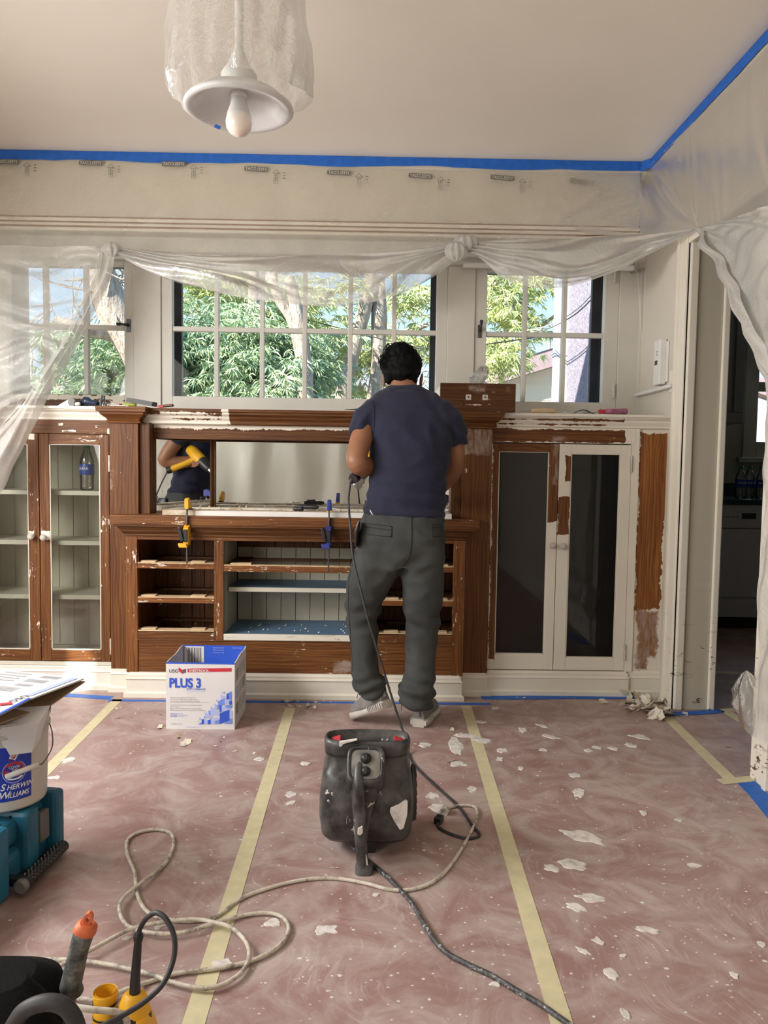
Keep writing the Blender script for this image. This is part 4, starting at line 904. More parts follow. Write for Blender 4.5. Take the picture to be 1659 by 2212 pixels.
mkobj('tape_piece', MB().obox(A(470, 274, Y=2.075), (.007, 0, -.003), (0, .001, 0), (.002, 0, .004)), M['bluetape'], lp)

# ================================================================ PLUS 3 CARTON
bx0, bx1, by0, by1, bz = -.887, -.594, 3.24, 3.53, .288
m_card = plain('printed_white_carton', (0.72, 0.71, 0.72), .5, var=.02); m_blue = plain('carton_blue', (0.03, 0.10, 0.62), .5, var=.05); m_brown = plain('raw_cardboard', (0.33, 0.22, 0.13), .8, var=.08, scale=25)
m_grey_in = plain('carton_grey_inside', (0.50, 0.49, 0.47), .7, var=.05); M['cred'] = plain('carton_red', (0.55, 0.03, 0.05), .5); M['cblue2'] = plain('carton_light_blue', (0.16, 0.28, 0.78), .5, var=.05); M['cblue3'] = plain('carton_pale_blue', (0.42, 0.50, 0.85), .5, var=.05)
cb = thing('carton', 'open white and blue joint compound carton standing in front of the sideboard', 'box', ((bx0+bx1)/2, by0, 0))
T_ = .004; bzb = ZZ(455, 1394, by1)
mkobj('front_panel', B(bx0, bx1, by0, by0+T_, 0, bz), m_card, cb)
mkobj('front_edge', B(bx0, bx1, by0-.0004, by0+T_+.0004, bz-.005, bz+.001), m_blue, cb)
mkobj('back_panel', B(bx0, bx1, by1-T_, by1, 0, bzb), m_blue, cb)
for x, s_ in ((bx0, 1), (bx1, -1)):
    mb = MB(); n_ = 12; pts = [(x, by0+T_, 0), (x, by1-T_, 0), (x, by1-T_, bzb)]
    for i in range(1, n_): u = i/n_; pts.append((x, by1-T_+(by0+2*T_-by1)*u, bzb+(bz-bzb)*u+.006*math.sin(u*9)*(1-u)*s_))
    pts.append((x, by0+T_, bz)); mb.prism(pts, (s_*T_, 0, 0)); mkobj('side_panel', mb, m_card if s_ < 0 else m_grey_in, cb)
mkobj('bottom_panel', B(bx0+T_, bx1-T_, by0+T_, by1-T_, .002, .006), m_brown, cb)
K = .000383
def cf(zx, zy): return Vector((bx0+(zx-275)*K*.975, by0-.0007, bz-(zy-352)*K*.985))
def poly(pts, m, name='printed_shape', off=0):
    mb = MB(); mb.add([cf(*p)+Vector((0, -off, 0)) for p in pts], [tuple(range(len(pts)))[::-1]]); return mkobj(name, mb, m, cb)
def ct_(s, zx, zy, h, m, bold=0, ws=1, al='LEFT'): return text(cb, s, h*K/.70, cf(zx, zy), (1, 0, 0), (0, 0, 1), m, al, bold, 'lettering', ws)
ct_('USG', 310, 464, 38, M['ink'], .012, 1.02)
poly([(420, 402), (462, 432), (462, 478), (420, 448)], M['cred']); poly([(462, 432), (504, 418), (504, 462), (462, 478)], M['ink'])
poly([(522, 417), (1026, 405), (1026, 446), (522, 460)], M['cred']); w_ = ct_('SHEETROCK', 540, 452, 28, m_card, .022, .98); w_.location.y -= .0008
ct_('brand', 755, 447, 8, m_card).location.y -= .0008
ct_('PLUS 3', 310, 632, 102, m_blue, .036, .84)
ct_('®', 728, 530, 10, M['grayink'])
ct_('Joint Compound', 512, 660, 24, m_blue, .008, .9); ct_('COMPUESTO PARA JUNTAS', 510, 683, 12, M['cblue3'], 0, .98)
yy = 757
for s_ in ('Versatile—for all drywall joint finishing steps', 'Up to 25% less weight, easier to apply and sand', 'Less shrinkage—minimizes coats over corner bead'): ct_(s_, 322, yy, 13, M['grayink'], .006, .86); yy += 21
poly([(322, 808), (768, 803), (768, 805), (322, 810)], M['grayink']); yy = 842
for s_ in ('Versátil: para todos los pasos del acabado de juntas de', 'paneles de yeso', 'Hasta un 25% más liviano, facilita su aplicación y lijado', 'Menos contracción, minimiza las capas sobre los esquineros'): ct_(s_, 324, yy, 13, M['grayink'], .006, .86); yy += 20
for k, (s1_, s2_) in enumerate((('LIGHTWEIGHT', 'LIVIANO'), ('ALL PURPOSE', 'Para todo propósito'), ('READY MIXED', 'Premezclado'))):
    ct_(s1_, 324, 944+k*16, 9, m_blue, .012, .98); ct_(s2_, 426, 944+k*16, 9, M['cblue2'], 0, .9)
poly([(417, 934), (419, 934), (419, 978), (417, 978)], M['cblue2']); ct_('4.5 GAL. (17 L)', 334, 1064, 17, M['grayink'], 0, .8)
ct_('DAS/NJB  388/4  01:35  R-11', 505, 1098, 14, M['cblue3'], 0, .8)
D_, E_, F_ = m_blue, M['cblue2'], M['cblue3']
for pts, mm in (([(903, 690), (945, 672), (945, 708)], F_), ([(968, 700), (1026, 672), (1026, 780), (968, 770)], E_), ([(968, 700), (998, 705), (998, 775), (968, 770)], D_), ([(900, 712), (960, 735), (960, 762), (900, 780)], F_), ([(870, 790), (945, 755), (945, 830), (895, 840), (870, 815)], E_),
 ([(945, 770), (1000, 765), (1000, 820), (945, 815)], F_), ([(998, 790), (1030, 780), (1030, 825), (998, 822)], D_), ([(830, 815), (860, 830), (860, 870), (830, 880)], F_), ([(860, 832), (888, 815), (888, 880), (860, 885)], E_), ([(888, 830), (912, 840), (912, 915), (888, 905)], D_), ([(912, 845), (1030, 850), (1003, 883), (912, 915)], F_), ([(942, 840), (1030, 822), (1030, 862), (980, 868)], E_),
 ([(783, 852), (890, 905), (890, 960), (783, 940)], F_), ([(763, 895), (783, 900), (783, 950), (763, 960)], E_), ([(720, 918), (770, 940), (770, 975), (720, 985)], F_), ([(708, 965), (720, 960), (720, 990), (708, 985)], E_), ([(770, 950), (820, 960), (770, 1000)], F_), ([(770, 1000), (860, 975), (888, 990), (888, 1050), (790, 1052)], F_), ([(892, 930), (1003, 883), (1003, 1010), (892, 1052)], D_), ([(1003, 890), (1030, 895), (1030, 985), (1003, 990)], F_), ([(940, 1050), (1034, 985), (1034, 1047)], E_),
 ([(683, 1005), (712, 995), (712, 1055), (683, 1056)], D_), ([(712, 990), (752, 1010), (752, 1055), (712, 1056)], F_), ([(752, 1010), (788, 1000), (788, 1053), (752, 1055)], D_), ([(640, 1060), (684, 1030), (684, 1058)], E_), ([(654, 978), (700, 1000), (654, 1000)], F_), ([(834, 1020), (888, 1000), (888, 1051), (834, 1052)], E_), ([(848, 770), (868, 775), (868, 795), (848, 795)], F_), ([(632, 1025), (650, 1018), (650, 1034)], F_)): poly(pts, mm, off=(len(cb.children) % 60)*.00002)
# barcode flap and small print on the inside of the far panel
yy0 = by1-T_-.0008
def ib(u0, u1, v0, v1, m): mkobj('printed_shape', B(bx0+u0, bx0+u1, yy0-.0004, yy0, bzb-v1, bzb-v0), m, cb)
ib(.008, .098, .004, .105, m_card)
for k in range(15): ib(.020+k*.0045, .020+k*.0045+(.0028 if k % 3 else .0015), .010, .095, E_)
for k, s_ in enumerate(('Use protective eyewear', 'NIOSH approved mask', 'when mixing or sanding', 'Keep from freezing')): 
    text(cb, s_, .009, (bx0+.14+(.09 if k > 2 else 0), yy0-.001, bzb-.012-.011*(k % 3)), (1, 0, 0), (0, 0, 1), M['cblue3'], 'LEFT', 0, 'lettering', .6)
for k in range(9):   # grey print blocks on the right side
    y0 = by0+.03+(k % 3)*.08; z0 = .25-(k//3)*.075
    mkobj('printed_shape', B(bx1+.0001, bx1+.0007, y0, y0+.06, z0-.05, z0), M['cblue3'] if k == 3 else M['grey_cab'], cb) if k in (0, 3, 6, 5) else [mkobj('printed_shape', B(bx1+.0001, bx1+.0007, y0, y0+.055, z0-q_*.009-.003, z0-q_*.009), M['grey_cab'], cb) for q_ in range(6)]

# ================================================================ TEAL TOOL CASE, BUCKET, FOLDED CARTON
p0_, p1_ = A(143, 1838, Z=0), A(0, 1965, Z=0); dl = (p1_-p0_).normalized(); nl = Vector((-dl.y, dl.x, 0))   # dl toward us, nl ...
if nl.x < 0: nl = -nl
ch = .195
M['teal'] = plain('teal_plastic', (0.018, 0.14, 0.235), .42, var=.25, scale=7, bmp=.05); M['latch'] = plain('grey_latch', (0.16, 0.15, 0.14), .5, var=.2)
tcs = thing('tool_case', 'large scuffed teal tool case lying on the floor under the white bucket', 'tool case', (p0_.x-.2, p0_.y-.25, 0))
def cbx(name, a0, a1, s0, s1, z0, z1, m, bv=.01, par=None):
    """a along dl from the far corner, s outward from the side face"""
    c = p0_+dl*((a0+a1)/2)+nl*((s0+s1)/2); return mkobj(name, MB().obox((c.x, c.y, (z0+z1)/2), dl*((a1-a0)/2), nl*((s1-s0)/2), (0, 0, (z1-z0)/2)), m, par or tcs, bevel=bv)
cbx('lower_shell', .01, .62, -.42, -.035, .004, .095, M['teal'], .02); cbx('upper_shell', .01, .62, -.42, -.045, .098, ch-.022, M['teal'], .02)
cbx('rib', 0, .045, -.42, 0, .0, ch, M['teal'], .014); cbx('rib', .105, .165, -.42, -.012, .02, ch-.006, M['teal'], .014)
cbx('rib', .245, .325, -.40, -.006, .0, ch, M['teal'], .014); cbx('rib', .33, .40, -.42, -.03, .02, ch-.01, M['teal'], .014); cbx('rib', .43, .50, -.42, 0, .0, ch-.004, M['teal'], .014); cbx('rib', .55, .64, -.42, -.005, .0, ch, M['teal'], .014)
cbx('latch', .055, .10, -.035, -.016, .07, .155, M['latch'], .004); cbx('latch', .36, .42, -.03, -.005, .05, .15, M['latch'], .004)
cbx('lid_groove', .175, .24, -.30, -.10, ch-.020, ch-.014, M['teal'], .003)
for a_ in (.16, .21): cbx('slot', a_, a_+.012, -.065, -.060, ch-.024, ch-.018, M['black'], 0)
h0, h1 = p0_+dl*.03+nl*.010, p0_+dl*.235+nl*.022
hz_ = Vector((0, 0, .032))
hd = mkobj('handle', MB().tube([h0+hz_, h1+hz_], .0165, 18), M['black'], tcs)
mb = MB()
for i in range(22):
    for k in range(4):
        q = (h0+hz_).lerp(h1+hz_, .08+.84*i/21); an = math.radians(20+38*k+(i % 2)*18); n_ = nl*math.cos(an)+Vector((0, 0, 1))*math.sin(an); mb.obox(q+n_*.0165, n_*.002, dl*.002, Vector((0, 0, 1)).cross(nl)*.0+Vector((0, 0, .002)))
mkobj('handle_grip_studs', mb, M['latch'], hd)
mkobj('handle_end', MB().lathe(h1+hz_, [(.0165, 0), (.019, .004), (.019, .018), (.014, .020)], 18, axis=dl), M['latch'], hd)
mkobj('handle_bracket', MB().obox(h1+hz_-nl*.03-dl*.01, dl*.012, nl*.03, (0, 0, .01)), M['black'], hd)
# bucket
bc = A(14, 1722, Z=ch+.001); Rb, Hb = .112, .245
bc.z = ch+.001
M['bucket'] = plain('dirty_white_bucket', (0.58, 0.56, 0.51), .45, var=.10, scale=8)
bu = thing('bucket', 'dirty white paint bucket with a wire handle standing on the teal tool case', 'bucket', bc)
mkobj('pail', MB().lathe(bc, [(Rb*.90, .002), (Rb*.92, 0), (Rb*.94, .006), (Rb*.985, .17), (Rb*1.0, .20), (Rb*1.04, .203), (Rb*1.04, .212), (Rb*1.01, .215), (Rb*1.01, .232), (Rb*1.05, .234), (Rb*1.06, Hb), (Rb*1.03, Hb), (Rb*.97, .20), (Rb*.88, .01)], 64, cap=False), M['bucket'], bu)
mkobj('pail_bottom', MB().lathe(bc, [(Rb*.9, .002), (Rb*.88, .010)], 48), M['bucket'], bu)
vdir = math.atan2(bc.x, bc.y)           # direction from us to the bucket
def bw(u, v, off=.0012, a0=-.02):
    rr = Rb*(.94+.045*min(1, v/.17))+off; a_ = a0+u/Rb-vdir
    return Vector((bc.x+math.sin(a_)*rr, bc.y-math.cos(a_)*rr, bc.z+v))
def bpatch(u0, u1, v0, v1, m, off, name='label_panel', n=16):
    mb = MB(); mb.grid([[bw(u0+(u1-u0)*i/n, v, off) for i in range(n+1)] for v in (v1, v0)], True); return mkobj(name, mb, m, bu)
m_lab = plain('bucket_label_blue', (0.01, 0.04, 0.40), .35, var=.05)
lab = bpatch(-.026, .070, .030, .180, m_lab, .0010, 'label')
def bcirc(cu, cv, ru, rv, m, off, a0=0, a1=360):
    n = 28; pts = [bw(cu+ru*math.cos(math.radians(a0+(a1-a0)*i/n)), cv+rv*math.sin(math.radians(a0+(a1-a0)*i/n)), off) for i in range(n+1)]; mb = MB(); mb.add(pts, [tuple(range(len(pts)))]); return mkobj('label_emblem', mb, m, bu)
bcirc(.023, .110, .031, .031, M['cblue3'], .0013); bcirc(.023, .110, .029, .029, m_lab, .0015); bcirc(.023, .111, .028, .028, M['red'], .0018, 0, 180)
bcirc(.023, .108, .028, .012, M['red'], .0019); bcirc(.023, .096, .022, .008, M['whiteink'], .0021, 180, 360)
def bpoly(pts, m, off): mb = MB(); mb.add([bw(u+.015, v, off) for u, v in pts], [tuple(range(len(pts)))]); return mkobj('label_emblem', mb, m, bu)
bpoly([(-.006, .150), (.010, .142), (.020, .160), (.004, .170)], M['whiteink'], .0020); bpoly([(-.002, .151), (.008, .146), (.015, .159), (.005, .165)], M['red'], .0024)
bpoly([(-.002, .147), (.018, .147), (.022, .136), (-.008, .134)], m_lab, .0021); bpoly([(-.004, .148), (.010, .142), (.024, .128), (-.010, .126)], M['red'], .0019)
for s_, v in (('COVER', .121), ('THE', .113), ('EARTH', .105)): text(bu, s_, .009, None, (1, 0, 0), (0, 0, 1), M['whiteink'], 'CENTER', .01, 'label_lettering', warp=lambda x, y, v=v: bw(.023+x, v+y, .0028))
text(bu, 'SWP', .009, None, (1, 0, 0), (0, 0, 1), M['whiteink'], 'CENTER', .01, 'label_lettering', warp=lambda x, y: bw(.022+x*.9-y*.3, .152+y+x*.4, .0030))
for s_, v, u_ in (('SHERWIN', .0625, -.014), ('WILLIAMS', .0400, -.019)):
    text(bu, s_[0], .026, None, (1, 0, 0), (0, 0, 1), M['whiteink'], 'LEFT', .015, 'label_lettering', shear=.3, warp=lambda x, y, v=v, u_=u_: bw(u_+x, v+y, .0018))
    text(bu, s_[1:], .0195, None, (1, 0, 0), (0, 0, 1), M['whiteink'], 'LEFT', .015, 'label_lettering', shear=.3, wscale=.92 if len(s_) < 8 else .86, warp=lambda x, y, v=v, u_=u_, k=len(s_): bw(u_+(.0165 if k < 8 else .0235)+x, v+y, .0018))
wr = M['dark_steel']; hl, hr_ = bw(-.155, .200, .006), bw(.150, .205, .006)
q1, q2 = A(0, 1670, Y=bc.y-Rb-.03), A(80, 1651, Y=bc.y-Rb-.03)
mkobj('wire_handle', MB().tube(spline([hr_, A(113, 1585, Y=bc.y-.05), A(112, 1615, Y=bc.y-.08), A(93, 1648, Y=bc.y-.11), q2], 8), .0016, 8), wr, bu)
mkobj('wire_handle', MB().tube(spline([q1+Vector((.01, 0, 0)), A(-15, 1662, Y=bc.y-.11), A(-60, 1600, Y=bc.y-.05), hl], 8), .0016, 8), wr, bu)
mkobj('handle_grip', MB().lathe(A(14, 1682-4, Y=bc.y-Rb-.03), [(.003, 0), (.0072, 0), (.0072, (A(82, 1652, Y=bc.y-Rb-.03)-A(14, 1678, Y=bc.y-Rb-.03)).length), (.003, .09)], 16, axis=(A(82, 1652, Y=bc.y-Rb-.03)-A(14, 1678, Y=bc.y-Rb-.03))), M['bucket'], bu)
M['pinkish'] = plain('faded_red_print', (.62, .36, .36), .6)
M['soft'] = plain('soft_grey_print', (.42, .42, .44), .6)
# folded carton over the bucket
Zf = bc.z+Hb+.055
c1, c2, c3, c4 = A(182, 1468, Z=Zf+.004), A(66, 1512, Z=Zf), A(0, 1547, Z=Zf-.004), A(-150, 1625, Z=Zf-.01)
fb_, fc_ = A(14, 1450, Z=Zf+.006), A(-170, 1470, Z=Zf)
fo = thing('folded_carton', 'flattened printed carton lying tilted on top of the white bucket at the left edge', 'cardboard', (bc.x, bc.y, bc.z+Hb))
mkobj('upper_panel', MB().prism([c1, c2, c3, c4, fc_, fb_], (0, 0, .004)), m_card, fo)
mkobj('blue_edge', MB().prism([c2, c3, c4, c4+Vector((-.01, .004, 0)), c3+Vector((-.008, .006, 0)), c2+Vector((-.008, .005, 0))], (0, 0, .0048)), m_blue, fo)
low = [Vector(p)+Vector((0, 0, -.03)) for p in (c1, c2, c3, c4, fc_, fb_)]
low[0] = A(184, 1474, Z=Zf-.004); low[1] = A(108, 1526, Z=Zf-.045); low[2] = A(0, 1565, Z=Zf-.045)
mkobj('lower_panel', MB().prism(low, (0, 0, .004)), m_brown, fo)
def onf(a_, b2_):  # panel coordinates: a along far edge from c1 to fb_, b toward us
    return c1.lerp(fb_, a_).lerp(c2.lerp(c2+(fb_-c1), a_), b2_)+Vector((0, 0, .0052))
for k, (a0, a1, b0, b1, mm) in enumerate(((.05, .12, .05, .92, F_), (.22, .46, .08, .2, M['soft']), (.26, .52, .28, .42, M['soft']), (.30, .50, .5, .6, M['soft']), (.34, .66, .68, .86, M['soft']), (.62, .95, .06, .5, M['soft']), (.75, .98, .55, .75, M['pinkish']))):
    if mm is M['soft']:
        for q_ in range(4):
            bb = b0+(b1-b0)*q_/4; mb = MB(); mb.add([onf(a0, bb), onf(a1, bb), onf(a1, bb+(b1-b0)*.12), onf(a0, bb+(b1-b0)*.12)], [(0, 1, 2, 3)]); mkobj('printed_shape', mb, mm, fo)
    else:
        mb = MB(); mb.add([onf(a0, b0), onf(a1, b0), onf(a1, b1), onf(a0, b1)], [(0, 1, 2, 3)]); mkobj('printed_shape', mb, F_ if k == 0 else mm, fo)
e1 = (c1-c2).normalized(); tb_ = c2.lerp(c3, .35)+Vector((-.035, .03, .0055))
text(fo, 'USG', .030, tb_+e1*.04, -e1, Vector((e1.y, -e1.x, 0)), M['ink'], 'LEFT', .01, 'lettering')
mkobj('printed_shape', MB().obox(A(12, 1520, Z=Zf+.005), (.014, .006, 0), (-.004, .008, 0), (0, 0, .0004)), M['cred'], fo)
# crumpled white paper on the rim
pt = thing('paper_liner', 'creased white paper bag sticking out of the bucket under the flattened carton', 'paper', (bc.x, bc.y, bc.z+.2))
tp = [A(x, y, Z=Zf-.03-(y-1520)*.0006) for x, y in ((108, 1524), (88, 1556), (84, 1562), (50, 1566), (0, 1572), (-60, 1560), (-60, 1530), (10, 1530))]
mb = MB(); cc_ = sum(tp, Vector())/len(tp); mb.rings([[p+Vector((0, 0, .0)) for p in tp], [cc_.lerp(p, .72)+Vector((0, .0, -.085)) for p in tp]], False); mkobj('paper_body', mb, m_card, pt)

# ================================================================ BLACK AIR BLOWER
m, t, b = newmat('dusty_black_plastic'); p0 = pos(t)
du = ramp(t, noi(t, p0, 14, 5, .65), [(.38, 0), (.70, 1)])
col = mixc(t, math_(t, 'MULTIPLY', du, .75), (.016, .016, .018), (.16, .155, .15))
spk = math_(t, 'GREATER_THAN', math_(t, 'MULTIPLY', noi(t, pos(t, (1, 1, .55)), 42, 3, .6, 1.5), math_(t, 'ADD', noi(t, p0, 9, 2), .35)), .625)
t.links.new(mixc(t, spk, col, (.60, .56, .52)), b.inputs['Base Color']); b.inputs['Roughness'].default_value = .38; bump(t, b, spk, .4, .001); M['blower'] = m
bcx = A(791, 1760, Y=2.15).x
bl_ = thing('air_blower', 'black plaster-spattered air blower standing on the red floor paper', 'air blower', (bcx, 2.28, 0))
def sec(z, hw, yf, yb, dx=0): return ((bcx+dx, (yf+yb)/2, z), (hw, 0, 0), (0, (yb-yf)/2, 0))
mkobj('housing', MB().loft([sec(.030, .100, 2.23, 2.36), sec(.036, .122, 2.195, 2.385), sec(.060, .134, 2.165, 2.41), (sec(.12, .1405, 2.140, 2.43)), sec(.18, .139, 2.138, 2.42), sec(.235, .132, 2.150, 2.39), sec(.256, .128, 2.158, 2.37), sec(.266, .121, 2.170, 2.34), sec(.300, .119, 2.175, 2.31)], 72, p=5), M['blower'], bl_)
rm = mkobj('outlet_rim', MB().loft([sec(.300, .119, 2.173, 2.30), sec(.304, .1255, 2.158, 2.30), sec(.340, .1265, 2.155, 2.275), sec(.350, .122, 2.160, 2.270), sec(.351, .116, 2.166, 2.262), sec(.320, .110, 2.172, 2.255)], 72, cap=False, p=3.2), M['blower'], bl_)
mkobj('outlet_inside', MB().loft([sec(.3205, .112, 2.17, 2.257), sec(.321, .01, 2.20, 2.22)], 40, p=3), M['black'], bl_)
for s_ in (-1, 1): mkobj('red_louver', MB().obox((bcx+s_*.092, 2.205, .338), (.014, 0, s_*-.004), (0, .020, .004), (0, -.001, .004)), M['red'], rm, bevel=.003)
nrm_ = Vector((0, -.80, .60)); upv = Vector((0, .60, .80)); pc_ = A(790, 1651, Y=2.118)
def ppt(u, v, w_): return pc_+Vector((1, 0, 0))*u+upv*v+nrm_*w_
def rsec(w_, hu, hv): return (ppt(0, 0, w_), (hu, 0, 0), upv*hv)
pn = mkobj('control_panel', MB().loft([rsec(-.09, .058, .062), rsec(-.02, .055, .056), rsec(-.003, .054, .054), rsec(.003, .050, .050), rsec(.003, .044, .044), rsec(-.001, .041, .041)], 48, p=4.5), M['blower'], bl_)
M['dustpanel'] = plain('dusty_panel_face', (.20, .19, .175), .6, var=.5, scale=30)
mkobj('panel_face', MB().loft([rsec(-.0012, .0415, .0415), rsec(.0006, .0405, .0405)], 40, p=4.5), M['dustpanel'], pn)
for v_, r_ in ((.016, .0155), (-.020, .014)):
    k_ = mkobj('dial', MB().lathe(ppt(0, v_, .0005), [(r_, 0), (r_, .003), (r_*.75, .004), (r_*.7, .012), (r_*.4, .014)], 28, axis=nrm_), M['black'], pn)
    mkobj('dial_grip', MB().obox(ppt(0, v_, .015), Vector((.5, 0, 0))*.006+upv*.004, (Vector((.5, 0, 0)).cross(nrm_)).normalized()*.010, nrm_*.004), M['rubber'], k_)
ht = A(774, 1692, Y=2.095); hb_ = Vector((A(783, 1880, Z=.01).x, 2.095, .012)); 
mkobj('handle_tube', MB().tube(spline([ht+Vector((.004, .05, .05)), ht, ht.lerp(hb_, .3), ht.lerp(hb_, .7), hb_], 8), .0165, 18), M['blower'], bl_)
mkobj('handle_foot', MB().loft([(hb_+Vector((.005, .01, -.012)), (.027, 0, 0), (0, .032, 0)), (hb_+Vector((.005, .012, .002)), (.026, 0, 0), (0, .030, 0)), (hb_+Vector((.002, .005, .018)), (.017, 0, 0), (0, .017, 0))], 24, p=3), M['blower'], bl_)
mkobj('handle_web', MB().loft([((ht.x+.02, 2.145, .262), (.045, 0, 0), (0, .030, 0)), ((ht.x+.012, 2.13, .16), (.028, 0, 0), (0, .022, 0)), ((ht.x+.008, 2.14, .06), (.016, 0, 0), (0, .018, 0))], 24, p=2.6), M['blower'], bl_)
mkobj('foot', B(bcx-.09, bcx+.09, 2.34, 2.37, 0, .035), M['black'], bl_, bevel=.006)
mkobj('foot', B(bcx-.01, bcx+.03, 2.20, 2.24, 0, .035), M['black'], bl_, bevel=.006)
gr = mkobj('side_grille', MB().loft([((bcx+.136, 2.285, .15), (0, .075, 0), (0, 0, .085)), ((bcx+.147, 2.285, .15), (0, .072, 0), (0, 0, .082)), ((bcx+.148, 2.285, .15), (0, .02, 0), (0, 0, .02))], 40), M['black'], bl_)
for k in range(7): mkobj('grille_bar', MB().obox((bcx+.1485, 2.285, .085+k*.0215), (.0015, 0, 0), (0, .066*math.sin(PI*(k+1)/8)**.6, 0), (0, 0, .003)), M['blower'], gr)
def spl2(pts, Y, name='plaster_smear'):   # raised smears of plaster on the housing
    mb = MB(); mb.prism([A(x, y, Y=Y) for x, y in pts], (0, .012, 0)); return mkobj(name, mb, M['plaster'], bl_, bevel=.002)
spl2([(843, 1745), (862, 1738), (876, 1730), (881, 1732), (880, 1760), (872, 1790), (864, 1794), (850, 1772), (842, 1755)], 2.137)
spl2([(779, 1822), (786, 1828), (792, 1850), (795, 1868), (789, 1885), (782, 1890), (781, 1875), (785, 1862), (779, 1850)], 2.083)
spl2([(773, 1790), (783, 1784), (784, 1800), (778, 1806), (772, 1803)], 2.076); spl2([(733, 1603), (772, 1597), (772, 1600), (742, 1608), (737, 1614), (733, 1613)], 2.152)

# ================================================================ CORDS
def cord(name, label, cat, pts, r, m, k=6, parent=None, n=8):
    P = spline(pts, k); mb = MB().tube(P, r, n)
    if parent is not None: return mkobj(name, mb, m, parent)
    return tag(mkobj(name, mb, m, None, P[0]), label, cat)
def fl(px, py, z): return A(px, py, Z=z)
m, t, b = newmat('dirty_cream_cord'); dz = noi(t, pos(t), 35, 4, .7)
t.links.new(ramp(t, dz, [(.36, (.22, .19, .16)), (.50, (.56, .51, .43)), (.7, (.68, .64, .56))]), b.inputs['Base Color']); b.inputs['Roughness'].default_value = .45; M['cord_w'] = m
m, t, b = newmat('spattered_black_cord'); dz = noi(t, pos(t, (1, 1, 1)), 60, 4, .7, 1.0)
t.links.new(ramp(t, dz, [(.40, (.03, .03, .033)), (.58, (.10, .10, .105)), (.66, (.55, .55, .53))]), b.inputs['Base Color']); b.inputs['Roughness'].default_value = .5; M['cord_b'] = m
rc = .0052
wp_ = [(966, 1746), (985, 1741), (1012, 1740), (1030, 1748), (1027, 1776), (1004, 1822), (968, 1876), (930, 1908), (885, 1922), (840, 1921), (780, 1906), (715, 1897), (640, 1903), (560, 1925), (515, 1945), (480, 1972), (455, 1984), (400, 1990), (350, 1984), (315, 1966), (296, 1930), (291, 1886), (275, 1846), (276, 1815), (300, 1798), (340, 1792), (370, 1802), (374, 1830), (355, 1868), (308, 1905), (268, 1938), (258, 1965), (275, 1998), (330, 2016), (395, 2014), (452, 1998), (520, 1979), (572, 1972), (608, 1980), (624, 2005), (606, 2040), (550, 2073), (470, 2092), (380, 2103), (320, 2122)]
zz = [rc]*len(wp_)
for i in range(29, 36): zz[i] = rc+.009
for i in range(36, 44): zz[i] = rc+.002
w2_ = [(300, 2128), (262, 2142), (215, 2160), (150, 2150), (104, 2112), (134, 2084), (200, 2050), (278, 2009), (345, 1993), (410, 1986), (452, 1990), (500, 2004), (533, 2038), (536, 2075), (508, 2112), (447, 2135), (368, 2121), (333, 2107), (240, 2084), (138, 2073), (60, 2074), (0, 2080), (-80, 2100)]
ecp = [fl(x, y, z) for (x, y), z in zip(wp_, zz)]+[fl(x, y, rc+(.013 if 5 <= i <= 12 else .006)) for i, (x, y) in enumerate(w2_)]
ec = thing('extension_cord', 'grimy cream extension cord looped across the red floor', 'cord', (ecp[0].x, ecp[0].y, 0))
cord('cable', None, None, ecp, rc, M['cord_w'], 6, ec)
s0 = fl(966, 1746, .009); s1 = fl(946, 1768, .012); ax_ = (s1-s0).normalized()
mkobj('socket_end', MB().lathe(s0-ax_*.004, [(.006, 0), (.010, .008), (.014, .018), (.0145, .036), (.013, .038)], 20, axis=ax_), M['cord_w'], ec)
bk_pts = [A(757, 1042, Y=3.30), A(753, 1080, Y=3.26), A(757, 1140, Y=3.20), A(762, 1200, Y=3.15), A(778, 1270, Y=3.12), A(793, 1330, Y=3.10), A(812, 1395, Y=3.09), A(829, 1450, Y=3.08), A(846, 1505, Y=3.07), A(862, 1555, Y=3.05), A(875, 1592, Y=3.02), fl(884, 1628, .0047), fl(897, 1655, .0047), fl(945, 1701, .0047), fl(990, 1742, .0047), fl(1018, 1780, .0047), fl(1035, 1804, .0047), fl(1008, 1811, .0047), fl(970, 1800, .0047), fl(948, 1787, .006), fl(946, 1779, .009)]
gc = thing('heat_gun', 'yellow and black heat gun in his left hand, its black cord trailing to the floor', 'heat gun', (bk_pts[0].x, 3.3, bk_pts[0].z))
cord('power_cord', None, None, bk_pts, .0047, M['rubber'], 8, gc)
mkobj('plug', MB().obox(fl(948, 1770, .013), ax_*.018, Vector((ax_.y, -ax_.x, 0))*.012, (0, 0, .011)), M['black'], gc, bevel=.004)
g0 = A(766, 1032, Y=3.31); g1 = A(800, 998, Y=3.46)
mkobj('strain_relief', MB().tube([A(757, 1044, Y=3.30), A(760, 1028, Y=3.31), g0], [.008, .011, .014], 14), M['black'], gc)
gd = (g1-g0).normalized()
mkobj('handle', MB().tube([g0-gd*.01, g0+gd*.03, g0+gd*.12, g1], [.018, .021, .020, .024], 18), M['yellow'], gc)
mkobj('handle_base', MB().tube([g0-gd*.018, g0+gd*.012], [.021, .024], 16), M['black'], gc)
gb = Vector((-.25, .75, -.55)).normalized(); gq = g1+Vector((0, .02, .02))
mkobj('motor_body', MB().tube([gq-gb*.10, gq-gb*.085, gq+gb*.02, gq+gb*.05], [.024, .038, .038, .036], 22), M['yellow'], gc)
mkobj('front_shroud', MB().tube([gq+gb*.05, gq+gb*.10, gq+gb*.14], [.0355, .034, .024], 22), M['black'], gc)
mkobj('nozzle', MB().tube([gq+gb*.14, gq+gb*.19, gq+gb*.20, gq+gb*.23], [.017, .017, .013, .022], 18), M['steel'], gc)
